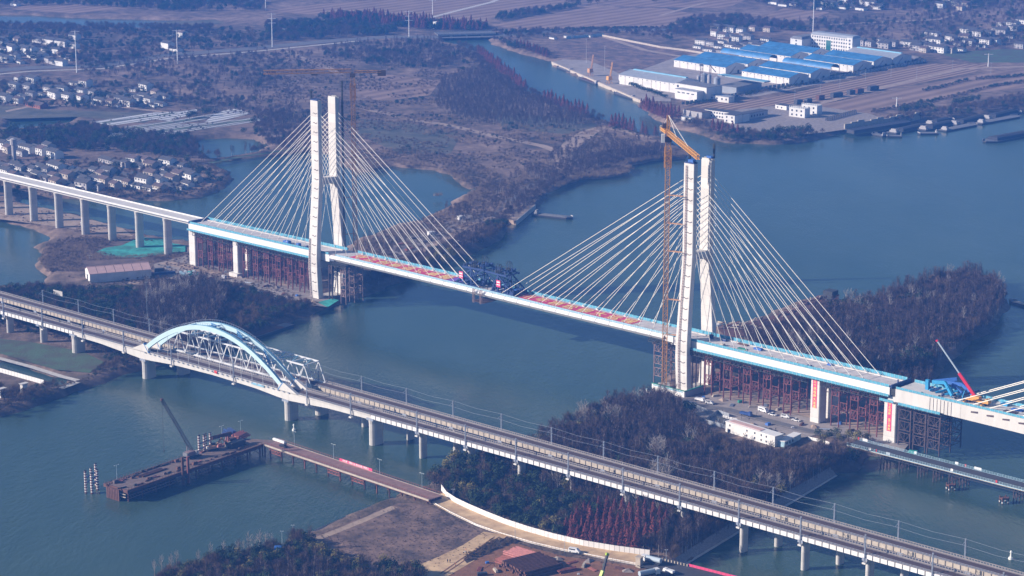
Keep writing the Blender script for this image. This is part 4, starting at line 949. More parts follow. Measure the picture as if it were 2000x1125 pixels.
for i, (s, y, lb, v) in enumerate([(271, 3, 'person in orange vest standing left of the closure joint', True), (274.5, 6, 'person in dark clothes standing on the closure joint', False), (278, 2.5, 'person in dark clothes at the deck edge right of the closure joint', False), (268, 10, 'person in dark clothes behind the closure joint', False), (330, 13.4, 'person walking behind the red deck banner', False)]):
    person(lb, mb(s, y, zd(s) + .08), R.uniform(0, 6), v)
# small stuff on the decks
def crate(label, loc, rz, sx, sy, sz, mt, nm='equipment_box', cat='equipment box'):
    t = thing(nm, label, cat, loc, rz); part('body', M().loft([[(-sx, -sy, 0), (sx, -sy, 0), (sx, sy, 0), (-sx, sy, 0)], [(-sx, -sy, sz * .85), (sx, -sy, sz * .85), (sx, sy, sz * .85), (-sx, sy, sz * .85)], [(-sx * .9, -sy * .9, sz), (sx * .9, -sy * .9, sz), (sx * .9, sy * .9, sz), (-sx * .9, sy * .9, sz)]]), MT[mt], t)
    part('skid', M().box(-sx - .1, -sx + .3, -sy, sy, -.001, .2).box(sx - .3, sx + .1, -sy, sy, -.001, .2), MT['joint_dark'], t); return t
for s, y, a, b_, c_, mt, lb in [(97, 3.2, 2.6, 1.4, 2.2, 'canvas_blue', 'large blue equipment box on the left side span deck'), (108, 3.4, 1.2, 1.2, 2.0, 'canvas_blue', 'upright blue equipment box left of the left tower'), (116.5, 3, .8, .8, 1.8, 'derrick_blue', 'small dark blue cabinet just left of the left tower'), (112, 13, 2.4, .8, .9, 'tarp_green', 'low green material stack on the deck behind the left tower'), (454, 4, 1.2, 1.0, 1.3, 'concrete_tan', 'tan box on the deck right of the right tower'), (440, 12, .9, .9, 2.2, 'derrick_blue', 'dark blue cabinet on the deck just behind the right tower'), (466, 6, 2.8, .9, .6, 'tarp_green', 'low dark green stack on the deck right of the right tower'), (473, 11, 2.6, 1, 1.1, 'canvas_blue', 'blue covered stack near the far rail right of the right tower'), (519, 12.6, 1.2, .8, .9, 'canvas_blue', 'small blue barrow on the deck above the left banner pier'), (512, 4.2, 1.4, .6, .6, 'derrick_blue', 'small dark tool pile on the deck left of the banner pier'), (461, 13, 3.2, .7, .7, 'rust_brown', 'long brown timber stack on the deck right of the right tower'), (449, 12.4, 1.2, .8, 1.2, 'derrick_blue', 'dark crate at the far rail right of the right tower')]:
    crate(lb, mb(s, y, zd(s) + .08), HM, a, b_, c_, mt)
# blue form traveller on the right bridge
t = thing('form_traveller', 'bright blue form traveller being dismantled on the right bridge deck', 'form traveller', mb(592, 8.5, zd(592) + .1), HM)
for i in range(10):
    x = -9 + i * 2.6 + R.uniform(-.6, .6); m = M(); m.bar((x, R.uniform(-6, 0), .5 + R.random() * 2), (x + R.uniform(2, 7), R.uniform(-2, 6), 1 + R.random() * 3.5), .7, .9); m.bar((x, R.uniform(-5, 5), .5), (x + R.uniform(-2, 3), R.uniform(-5, 5), 4.5 * R.random() + .5), .35)
    part('truss_member', m, MT['derrick_bright' if i % 2 else 'derrick_blue'], t)
for i, (a, b_) in enumerate([((-9, 4, 4), (3, 7.5, 7.0)), ((-6, -1, 5.5), (1.5, -1, 6.6)), ((1.5, -1, 6.6), (7.5, -3.5, 1.6)), ((3, 3, 5), (11, 2, 1.4)), ((-2, 5, 5), (8, 5, 5.5)), ((8, 5, 5.5), (15, 4, 1.6))]): part('main_beam', M().bar(a, b_, 1.1, 1.7), MT['derrick_bright' if i in (1, 2) else 'canvas_blue'], t)
part('control_box', M().box(-9.6, -7.8, -2, -.4, 1, 6.2), MT['derrick_bright'], t); m = M()
for i in range(16): x = R.uniform(-10, 16); y = R.uniform(-6, 6); m.box(x - .5, x + .5, y - .4, y + .4, 0, .4 + R.random())
part('loose_parts', m, MT['bailey_dark'], t)
# truck crane
t = thing('truck_crane', 'yellow truck crane with a red boom raised over the right bridge deck', 'truck crane', mb(613, 7, zd(613) + .1), HM)
part('carrier', M().box(-6, 7, -1.5, 1.5, 1.1, 1.9), MT['crane_yellow'], t); part('driver_cab', M().loft([[(5, -1.4, 1.91), (7, -1.4, 1.91), (7, 1.4, 1.91), (5, 1.4, 1.91)], [(5, -1.3, 3.3), (6.5, -1.3, 3.3), (6.5, 1.3, 3.3), (5, 1.3, 3.3)]]), MT['crane_yellow'], t)
part('slewing_cab', M().box(-3.5, 1.5, -1.4, 1.4, 2.0, 3.6), MT['crane_yellow'], t)
for x in (-5, -3.4, 2, 3.6, 5.6):
    for y in (-1.45, 1.45): part('wheel', M().tube((x, y - .2, .6), (x, y + .2, .6), .6, 10), MT['tyre'], t)
for x in (-5.6, 4.4): part('outrigger', M().box(x - .25, x + .25, -3.8, 3.8, .7, 1.05).box(x - .4, x + .4, -3.9, -3.3, 0, .7).box(x - .4, x + .4, 3.3, 3.9, 0, .7), MT['crane_yellow'], t)
g = mb(613, 7, zd(613) + 3); e = at(1829, 690, 0); 
bd = Vector((-.36, .0, .93)); hd_ = Vector((-.55, .30, .78)).normalized(); hl = Matrix.Rotation(-HM, 3, 'Z') @ hd_
b0 = Vector((-1.5, 0, 3.2)); b1 = b0 + hl * 14; b2 = b0 + hl * 33
part('boom', M().bar(b0, b1, 1.2, 1.5), MT['boom_red'], t); part('fly_boom', M().bar(b1, b2, .55, .7), MT['boom_grey'], t); part('boom_head', M().bar(b2, b2 + hl * .9, .9, 1.1), MT['boom_red'], t)
part('hook_line', M().bar(b2, b2 - Vector((0, 0, 4)), .08).box(b2.x - .3, b2.x + .3, b2.y - .3, b2.y + .3, b2.z - 4.8, b2.z - 4), MT['bailey_dark'], t)
for i, (s, y, a, b_, c_, mt, lb) in enumerate([(625, 13, 2, 1, 1.5, 'derrick_bright', 'blue tarpaulin pile near the far rail at the right edge'), (634, 10, 3, 1.2, .8, 'canvas_blue', 'dark blue material stack on the right bridge deck'), (645, 13.5, 2.6, 1, 1.4, 'canvas_blue', 'blue crate stack by the far rail at the right edge of the photo'), (633, 5.5, 3.4, 1.6, .3, 'trestle_dark', 'dark flat mat lying on the right bridge deck')]): crate(lb, mb(s, y, zd(s) + .1), HM, a, b_, c_, mt)
# ------------------------------------------------------------------ timber-and-steel wharf and trestle, lower left
def yaw(a, b): return math.atan2(b.y - a.y, b.x - a.x)
ZW = 6.0
w0, w1 = at(249, 957, ZW), at(512, 867, ZW); HW = yaw(w0, w1); LW = (w1 - w0).length; WW = 15.5
WH = thing('work_wharf', 'dark brown steel work wharf on piles standing in the river at lower left', 'wharf', (w0.x, w0.y, 0), HW)
part('deck', M().box(0, LW, 0, WW, ZW - .5, ZW), MT['wharf_deck'], WH)
part('edge_beam', M().box(0, LW, -.7, -.02, ZW - 1.5, ZW + .1).box(0, LW, WW + .02, WW + .7, ZW - 1.5, ZW + .1).box(-.7, -.02, -.7, WW + .7, ZW - 1.5, ZW + .1), MT['rust_brown'], WH)
x = .6; i = 0
while x < LW:
    for y in (.2, 7.5, WW - .3): part('pile', M().tube((x, y, -2.5), (x, y, ZW - 1.5), .42, 7), MT['rust_brown'], WH)
    m = M(); m.bar((x, 0, ZW - 1.9), (x, WW, ZW - 1.9), .6, .7); m.bar((x, .2, .8), (x, 7.5, ZW - 2.2), .22); m.bar((x, 7.5, .8), (x, .2, ZW - 2.2), .22); part('cap_beam', m, MT['rust_brown'], WH); x += 8.9; i += 1
for xx in (1, 10, 19, 28, 46, 64):
    m = M(); m.bar((xx, -.1, 3.0), (xx + 8.5, -.1, 3.0), .25); m.bar((xx, -.1, 1.5), (xx + 8.5, -.1, 1.5), .25)
    for k in range(5): m.bar((xx + k * 1.7, -.1, 3), (xx + k * 1.7 + 1.7, -.1, 1.5), .16)
    part('brace_panel', m, MT['trestle_grey'], WH)
m = M(); m.box(.2, 3.0, -.1, 9, 1.6, 2.0); part('end_ladder', M().bar((-.8, .6, 2.2), (-.8, 11.5, 2.2), .35).bar((-.8, .6, 3.6), (-.8, 11.5, 3.6), .35), MT['concrete_tan'], WH)
m = M(); x = 0
while x < LW:
    m.box(x, x + .12, -.6, -.48, ZW + .1, ZW + 1.3); m.box(x, x + .12, WW + .4, WW + .52, ZW + .1, ZW + 1.3); x += 2
m.box(0, LW, -.58, -.5, ZW + 1.2, ZW + 1.28); m.box(0, LW, WW + .42, WW + .5, ZW + 1.2, ZW + 1.28); part('railing', m, MT['rust_brown'], WH)
for edge in (0, 1):
    for i in range(24):
        x = 3 + i * (LW - 9) / 24 + R.uniform(-.8, .8); y = R.uniform(.6, 4.2) if not edge else R.uniform(10.5, WW - .8); z = ZW + .02; k = (i + edge) % 3; s_ = R.uniform(.6, 1.8); a = R.uniform(0, 3.1); m = M()
        if k == 0: m.tube((x, y, z + .3), (x + math.cos(a) * s_ * 4, y + math.sin(a) * s_, z + .3), .32, 6)
        elif k == 1: m.loft([[(x - s_, y - s_ * .5, z), (x + s_, y - s_ * .5, z), (x + s_, y + s_ * .5, z), (x - s_, y + s_ * .5, z)], [(x - s_ * .8, y - s_ * .4, z + s_), (x + s_ * .7, y - s_ * .5, z + s_), (x + s_ * .8, y + s_ * .4, z + s_ * .8), (x - s_ * .8, y + s_ * .5, z + s_ * .9)]])
        else: m.box(x - s_ * 1.4, x + s_ * 1.4, y - .3, y + .3, z, z + .6)
        solo('deck_clutter', '%s item, a %s, from the river tip along the %s edge of the wharf' % (ORD[i + 1], ['pipe', 'crate', 'beam'][k], ['near', 'far'][edge]), 'clutter', m, MT[R.choice(['rust_brown', 'bailey_dark', 'trestle_dark', 'rust_brown', 'bailey_dark', 'pipe_pink'])], (w0.x, w0.y, 0), HW, 'items strewn over the work wharf')
# sheet pile wall beyond the wharf end: separate corrugated sheets
s0 = at(208, 948, ZW); s1 = at(345, 900, ZW); s2 = at(233, 956, ZW)
SP = thing('sheet_pile_wall', 'dark rusty sheet pile wall along the far side of the work wharf', 'sheet pile wall', (s0.x, s0.y, 0), yaw(s0, s1)); L = (s1 - s0).length
n_ = 60
for i in range(n_):
    x = i * L / n_; m = M().loft([[(x, (i % 2) * .5, -2.5), (x + L / n_ - .08, (i % 2) * .5, -2.5), (x + L / n_ - .08, (i % 2) * .5 + .35, -2.5), (x, (i % 2) * .5 + .35, -2.5)], [(x, (i % 2) * .5, ZW + R.random() * .9), (x + L / n_ - .08, (i % 2) * .5, ZW + R.random() * .9), (x + L / n_ - .08, (i % 2) * .5 + .35, ZW + .3), (x, (i % 2) * .5 + .35, ZW + .3)]])
    part('sheet_pile', m, MT['rust_brown'], SP)
d = Matrix.Rotation(-yaw(s0, s1), 3, 'Z') @ (s2 - s0); n_ = 16
for i in range(n_):
    a = d * (i / n_); b = d * ((i + .88) / n_); part('sheet_pile', M().bar((a.x, a.y, 1.4), (b.x, b.y, 1.4), .4 + .3 * (i % 2), 8.4 + .4 * R.random()), MT['rust_brown'], SP)
def wl(x, y, z=ZW): c, s = math.cos(HW), math.sin(HW); return Vector((w0.x + x * c - y * s, w0.y + x * s + y * c, z))
# trestle
t0, t1 = at(518, 868, ZW), at(838, 976, ZW); HT = yaw(t0, t1); LT = (t1 - t0).length; TW = 8.6
TR = thing('access_trestle', 'long reddish work trestle on piles linking the wharf to the shore', 'trestle bridge', (t0.x, t0.y, 0), HT)
n_ = int(LT / 3)
for i in range(n_): part('deck_plate', M().box(i * LT / n_ + .03, (i + 1) * LT / n_ - .03, 0, TW, ZW - .35, ZW), MT['trestle_deck'], TR)
part('edge_beam', M().box(0, LT, -.4, -.02, ZW - .7, ZW + .12).box(0, LT, TW + .02, TW + .4, ZW - .7, ZW + .12), MT['concrete_tan'], TR)
part('main_girder', M().box(0, LT, .5, 1.1, ZW - 1.5, ZW - .36).box(0, LT, TW - 1.1, TW - .5, ZW - 1.5, ZW - .36), MT['rust_brown'], TR)
for i in range(14):
    x = 3 + i * 8.9
    if x > LT: break
    for y in (.8, TW - .8): part('pile', M().tube((x, y, -2.5), (x, y, ZW - 1.5), .38, 7), MT['rust_brown'] if i % 3 else MT['rust_red'], TR)
    part('cap_beam', M().bar((x, .1, ZW - 1.8), (x, TW - .1, ZW - 1.8), .5, .55), MT['rust_brown'], TR)
for x in (3, 47.5, 65.3):
    L = 8.9; m = M(); m.bar((x, .3, ZW - 2.0), (x + L, .3, ZW - 2.0), .3); m.bar((x, .3, ZW - 3.6), (x + L, .3, ZW - 3.6), .3)
    for k in range(4): m.bar((x + k * L / 4, .3, ZW - 2), (x + (k + .5) * L / 4, .3, ZW - 3.6), .2); m.bar((x + (k + .5) * L / 4, .3, ZW - 3.6), (x + (k + 1) * L / 4, .3, ZW - 2), .2)
    part('brace_truss', m, MT['rust_red'], TR)
m = M(); x = 0
while x < LT:
    m.box(x, x + .12, -.3, -.18, ZW + .12, ZW + 1.3); m.box(x, x + .12, TW + .18, TW + .3, ZW + .12, ZW + 1.3); x += 1.7
m.box(0, LT, -.28, -.2, ZW + 1.15, ZW + 1.25); m.box(0, LT, TW + .2, TW + .28, ZW + 1.15, ZW + 1.25); part('railing', m, MT['rust_red'], TR)
def tl(x, y, z=ZW): c, s = math.cos(HT), math.sin(HT); return Vector((t0.x + x * c - y * s, t0.y + x * s + y * c, z))
b = thing('trestle_banner', 'long red banner with white characters on the far railing of the trestle', 'banner', tl(0, 0, 0), HT)
p = part('cloth_panel', M().box(47, 71, TW + .05, TW + .12, ZW + .2, ZW + 1.6), MT['banner_red'], b)
o = put('lettering', letters('安全第一 预防为主 综合治理 文明施工', 1.15, 'letter_white'), p, (59, TW - .02, ZW + .9)); o.rotation_euler = (math.pi / 2, 0, 0)
j = [wl(LW + .05, 0), tl(-.1, -.2), tl(-.1, TW + .2), wl(LW + .05, WW)]
JP = thing('junction_platform', 'dark corner platform joining the wharf to the red trestle', 'platform', j[0], 0)
part('deck', M().prism([((p - j[0]).x, (p - j[0]).y) for p in j], -.5, 0), MT['wharf_deck'], JP)
for p in j: part('pile', M().tube(((p - j[0]).x, (p - j[0]).y, -8.5), ((p - j[0]).x, (p - j[0]).y, -.51), .42, 7), MT['rust_brown'], JP)
# lamp posts
def lamp(label, loc, rz=0, H=9., group=None, arm=1.2, mt='boom_grey'):
    t = thing('lamp_post', label, 'lamp post', loc, rz, group)
    part('pole', M().tube((0, 0, 0), (0, 0, H), .11, 6, .07), MT[mt], t); part('lamp_arm', M().bar((-arm, 0, H), (arm, 0, H), .12), MT[mt], t); part('lamp_head', M().box(-arm - .3, -arm + .2, -.12, .12, H - .06, H + .08).box(arm - .2, arm + .3, -.12, .12, H - .06, H + .08), MT['car_white'], t); return t
l0 = lamp('first lamp post from the left on the far edge of the red trestle', tl(12, TW + .5), HT, 7.5, 'lamp posts on the trestle')
for k, x in enumerate((42, 76, 106)): dup(l0, tl(x, TW + .5), HT, '%s lamp post from the left on the far edge of the red trestle' % ORD[k + 2])
lamp('white lamp post at the left tip of the work wharf', wl(6, 14), HW, 8.); lamp('white lamp post beside the striped piles on the wharf', at(433, 852, ZW), HW, 5.5); lamp('white lamp post at the inner end of the wharf', at(470, 842, ZW), HW, 5.5)
# striped pile clusters
def cluster(label, pts, z0, z1, nm='pile_cluster'):
    c = sum(pts, Vector()) / len(pts); t = thing(nm, label, 'pile cluster', (c.x, c.y, 0))
    for k, p in enumerate(pts):
        h = z1 + R.uniform(-1, 1.2); part('striped_pile', M().tube((p.x - c.x, p.y - c.y, z0), (p.x - c.x, p.y - c.y, h), .62, 9), MT['pile_stripes'], t); part('pile_cap', M().tube((p.x - c.x, p.y - c.y, h + .01), (p.x - c.x, p.y - c.y, h + .5), .66, 9), MT['bailey_dark'], t)
    for z in (z1 - 3.2, z1 - 5.8):
        for a, b in zip(pts, pts[1:]): part('tie_beam', M().bar((a.x - c.x, a.y - c.y, z), (b.x - c.x, b.y - c.y, z), .45, .5), MT['derrick_blue'], t)
cluster('cluster of brown and white striped piles standing alone in the river at far left', [at(168, 963, 0), at(179, 954, 0), at(188, 950, 0), at(191, 957, 0), at(180, 964, 0)], -2.5, 10.5)
cluster('row of brown and white striped piles behind the wharf beside the excavator', [at(390, 905, 0), at(400, 902, 0), at(403, 900, 0), at(412, 898, 0)], -2.5, 13.5)
t = thing('pile_cluster', 'pair of tall plain brown steel piles at the near edge of the wharf', 'pile cluster', wl(34, -2.2, 0), HW)
for x in (0, 3.6): part('pile', M().tube((x, 0, -2.5), (x, 0, 14.2 - x * .2), .68, 9), MT['trestle_red'] if x else MT['rust_brown'], t)
for z in (2.5, 4.5): part('tie_beam', M().bar((0, 0, z), (3.6, 0, z), .5), MT['rust_brown'], t)
for k, (u, v) in enumerate([(194, 964), (213, 970)]):
    t = thing('mooring_float', ['small dark float in the water right of the lone striped piles', 'small dark float in the water below the sheet pile corner'][k], 'float', at(u, v, 0)); part('body', M().tube((0, 0, -.5), (0, 0, .7), .6, 8, .35), MT['hull_dark'], t); part('cap', M().tube((0, 0, .71), (0, 0, 1.3), .2, 6), MT['car_white'], t)
def buoy(label, u, v, s=1.):
    t = thing('buoy', label, 'buoy', at(u, v, 0)); part('float', M().tube((0, 0, -.6), (0, 0, .9), 1.1 * s, 10, .9 * s), MT['water_buoy'], t); part('tower', M().tube((0, 0, .9), (0, 0, 2.9 * s), .45 * s, 8, .25 * s), MT['water_buoy'], t); part('top_mark', M().tube((0, 0, 2.9 * s), (0, 0, 3.6 * s), .6 * s, 8, .3 * s), MT['water_buoy'], t)
buoy('white buoy floating below the right pier of the arch', 574, 841); buoy('white buoy floating at the lower right beyond the rail bridge', 1974, 1092, 1.1)
# crawler crane
def crawler(label, loc, rz, boomdir, L, mt):
    t = thing('crawler_crane', label, 'crawler crane', loc, rz)
    for y in (-2, 2): part('track', M().loft([[(-3.2, y - .4, .1), (3.2, y - .4, .1), (3.2, y + .4, .1), (-3.2, y + .4, .1)], [(-3.6, y - .4, .6), (3.6, y - .4, .6), (3.6, y + .4, .6), (-3.6, y + .4, .6)], [(-3.2, y - .4, 1.15), (3.2, y - .4, 1.15), (3.2, y + .4, 1.15), (-3.2, y + .4, 1.15)]]), MT['tyre'], t)
    part('house', M().box(-3.2, 1.8, -1.5, 1.5, 1.3, 3.4), MT['trestle_grey'], t); part('counterweight', M().box(-4.3, -3.22, -1.6, 1.6, 1.4, 3.2), MT['deck_grey'], t); part('cab', M().box(1.0, 2.6, -2.6, -1.52, 1.5, 3.6), MT['wall_grey'], t)
    b0 = Vector((1.4, 0, 1.9)); b1 = b0 + boomdir.normalized() * L
    part('boom', M().lattice(b0, b1, 1.2, 1.9, .085), MT['bailey_dark'], t)
    g = Vector((-2.8, 0, 6.4)); part('gantry', M().bar((-3, 0, 3.4), g, .25).bar((0, 0, 3.4), g, .2), MT['trestle_grey'], t)
    part('pendant_line', M().bar(g, b1, .2).bar(g, b0 + boomdir.normalized() * L * .66, .14), MT['bailey_dark'], t)
    part('boom_head', M().box(b1.x - .7, b1.x + .5, b1.y - .4, b1.y + .4, b1.z - .5, b1.z + .7), MT['rust_brown'], t)
    part('hoist_line', M().bar(b1, (b1.x, b1.y, 2.2), .16), MT['bailey_dark'], t); part('hook_block', M().tube((b1.x, b1.y, 1.2), (b1.x, b1.y, 2.6), .1, 6, .4), MT['bailey_dark'], t)
ca = at(374, 893, ZW); cb = at(312, 781, 0)
def zsol(x, y, v):
    lo, hi = -10., 400.
    for _ in range(50):
        mm_ = (lo + hi) / 2
        if pr((x, y, mm_))[1] > v: lo = mm_
        else: hi = mm_
    return lo
tx, ty = ca.x - 15.0, ca.y + 2.0; tz = zsol(tx, ty, 782)
bdv = Matrix.Rotation(-HW, 3, 'Z') @ Vector((tx - ca.x, ty - ca.y, tz - ZW - 1.9)); crawler('grey crawler crane with a thin lattice boom parked on the work wharf', ca, HW, bdv, bdv.length, None)
# excavators
def excavator(label, loc, rz, mt, s=1.):
    t = thing('excavator', label, 'excavator', loc, rz); t.scale = (s, s, s)
    for y in (-1.2, 1.2): part('track', M().box(-2, 2, y - .3, y + .3, 0, .9), MT['tyre'], t)
    part('house', M().box(-2.2, 1.2, -1.3, 1.3, 1.0, 2.2), MT[mt], t); part('cab', M().box(-.4, 1.3, .1, 1.2, 2.21, 3.2), MT['window_dark'], t); part('counterweight', M().box(-2.9, -2.22, -1.3, 1.3, 1.0, 2.0), MT['concrete_pier'], t)
    part('boom', M().bar((1.2, -.3, 1.8), (4.2, -.3, 4.8), .5, .7), MT[mt], t); part('stick', M().bar((4.2, -.3, 4.8), (6.2, -.3, 2.6), .35, .5), MT[mt], t); part('bucket', M().prism([(5.9, -.9), (6.8, -.9), (6.8, .3), (5.9, .3)], 1.6, 2.6), MT['rust_brown'], t)
excavator('orange-red excavator on the wharf right of the crawler crane', at(416, 879, ZW), .6, 'crane_rust', 1.15)
t = thing('drill_rig', 'dark red rotary drill with a horizontal mast on the wharf', 'drill rig', at(446, 868, ZW), HW)
part('drill_tube', M().tube((-11, .5, 6), (2, 0, 5.4), 1.0, 9), MT['rust_brown'], t); part('support', M().bar((0, 0, 0), (0, 0, 5), .8).bar((-3, 0, 0), (-1, 0, 5), .5), MT['trestle_red'], t); part('house', M().box(0, 4, -1.6, 1.6, .9, 3), MT['rust_brown'], t)
for y in (-1.7, 1.7): part('track', M().box(-.5, 4.6, y - .35, y + .35, 0, .9), MT['tyre'], t)
crate('dark green shipping container on the wharf below the pink tubes', at(462, 872, ZW), HW, 5, 1.6, 3.0, 'hull_dark', 'container', 'container')
crate('tan tool container next to the green one on the wharf', at(448, 873, ZW), HW, 1.8, 1.3, 2.4, 'concrete_tan', 'container', 'container')
def pipepile(label, loc, rz, n, r, L, mt, rows=2, sp=2.2, nm='pipe_stack'):
    t = thing(nm, label, 'pipe stack', loc, rz)
    for j in range(rows):
        for i in range(n - j):
            y = (i + j * .5) * r * sp; dx = R.uniform(-1, 1); part('pipe', M().tube((dx - L / 2, y, r + j * r * 1.75), (dx + L / 2, y, r + j * r * 1.75), r, 7), MT[mt], t)
pipepile('heap of pink and red steel tubes at the inner end of the wharf', at(478, 856, ZW), HW + .2, 7, .45, 8, 'pipe_pink', 3)
pipepile('dark tangle of pipes behind the pink tubes on the wharf', at(460, 848, ZW), HW + 1.2, 6, .5, 7, 'derrick_blue', 3)
pipepile('low heap of rusty pipes near the middle of the wharf', at(300, 925, ZW), HW, 5, .3, 16, 'rust_brown', 1)
crate('row of white sacks on the far edge where the trestle starts', tl(1.5, TW - .8), HT, 4.5, .5, 1.2, 'car_white', 'sack_row', 'sack row')
t = thing('truck', 'small dark pickup crossing the red trestle', 'truck', tl(10, 3.5, ZW + .01), HT)
part('body', M().box(-2.4, 2.4, -.9, .9, .5, 1.1).box(.2, 1.6, -.85, .85, 1.11, 1.8), MT['car_dark'], t)
for x in (-1.6, 1.6):
    for y in (-.8, .8): part('wheel', M().tube((x, y - .12, .35), (x, y + .12, .35), .35, 8), MT['tyre'], t)

# ------------------------------------------------------------------ dark road trestle, lower right
ZB = 8.2
b0, b1 = at(1655, 868, ZB), at(2120, 988, ZB); HB = yaw(b0, b1); LB = (b1 - b0).length; BW = 9.6
BT = thing('bailey_road_bridge', 'dark asphalt temporary road bridge with pale railings at the right edge', 'temporary bridge', (b0.x, b0.y, 0), HB)
part('deck', M().box(0, LB, 0, BW, ZB - .3, ZB), MT['asphalt'], BT)
for y in (-.5, BW + .1):
    m = M(); m.box(0, LB, y, y + .4, ZB - .25, ZB + .02); x = 0
    while x < LB: m.box(x, x + .1, y + .1, y + .2, ZB, ZB + 1.15); x += 1.5
    for h in (.6, 1.15): m.box(0, LB, y + .1, y + .18, ZB + h - .05, ZB + h + .05)
    part('railing', m, MT['fence_pale'], BT)
m = M()
for y in (-.2, BW * .33, BW * .66, BW - .1):
    m.box(0, LB, y, y + .25, ZB - .6, ZB - .35); m.box(0, LB, y, y + .25, ZB - 2.0, ZB - 1.75); x = 0
    while x < LB: m.bar((x, y + .12, ZB - 1.8), (x + 1.2, y + .12, ZB - .5), .16); m.bar((x + 1.2, y + .12, ZB - .5), (x + 2.4, y + .12, ZB - 1.8), .16); x += 2.4
part('bailey_truss', m, MT['bailey_dark'], BT); part('sill_plate', M().box(0, LB, -.6, -.25, ZB - .55, ZB - .3), MT['concrete_tan'], BT)
for i, x in enumerate((20, 31, 42, 51, 60, 66, 96, 104, 128)):
    for y in (.6, 3.4, 6.2, 9): part('pile', M().tube((x, y, -2.5), (x, y, ZB - 2.3), .32, 7), MT['trestle_dark'], BT)
    m = M(); m.bar((x, .2, ZB - 2.2), (x, 9.4, ZB - 2.2), .5, .4)
    for a, b_ in ((.6, 3.4), (3.4, 6.2), (6.2, 9)): m.bar((x, a, 1), (x, b_, ZB - 2.8), .16); m.bar((x, b_, 1), (x, a, ZB - 2.8), .16)
    part('pile_bracing', m, MT['trestle_dark'], BT)
def bl(x, y, z=ZB): c, s = math.cos(HB), math.sin(HB); return Vector((b0.x + x * c - y * s, b0.y + x * s + y * c, z))
striped('white_red', (.75, .72, .7), (.6, .06, .08), 1.0)
for i, (x, y, w, mt, lb) in enumerate([(4, BW + .05, 3, 'car_white', 'white sign board at the left start of the dark road bridge'), (0, BW + .05, .8, 'car_red', 'small red marker at the left start of the dark road bridge'), (14, -.62, 1.6, 'car_white', 'white sign on the near railing left of the first piles'), (18, -.62, .5, 'car_red', 'small red sign on the near railing left of the first piles'), (25, -.62, 2.4, 'boom_grey', 'grey sign on the near railing between the first piles'), (34, BW + .3, 1.4, 'car_white', 'tall white sign on the far railing below the green net'), (58, BW + .3, 1.8, 'car_white', 'white sign on the far railing at the middle of the dark road bridge'), (63, BW + .3, .8, 'car_red', 'red sign on the far railing at the middle of the dark road bridge'), (70, BW + .3, 4, 'car_white', 'wide white sign on the far railing at right'), (62, -.62, 1.4, 'car_white', 'white sign on the near railing above the double pile group'), (87, -.62, .9, 'car_red', 'red sign on the near railing at the right')]):
    t = thing('road_sign', lb, 'sign', bl(x, y), HB); part('board', M().box(-w / 2, w / 2, -.06, 0, .3, 1.6), MT[mt], t); part('bracket', M().bar((0, .05, 0), (0, .05, 1.2), .1), MT['mast_grey'], t)
for k, (u, v) in enumerate([(1857, 957), (1961, 983)]):
    c = at(u, v, 0); t = thing('pile_guard', ['short red and white pile guard left of the double pile group', 'short red and white pile guard near the right edge'][k], 'pile guard', c, .3)
    for dx, dy in ((-1.6, -1.2), (1.6, -1.2), (1.6, 1.4), (-1.6, 1.4)): part('pile', M().tube((dx, dy, -2.5), (dx, dy, 3.6), .35, 7), MT['rust_brown'], t); part('white_band', M().tube((dx, dy, .5), (dx, dy, 1.2), .38, 7), MT['car_white'], t)
    part('frame', M().box(-1.9, 1.9, -1.5, 1.7, 2.2, 2.9), MT['rust_brown'], t)

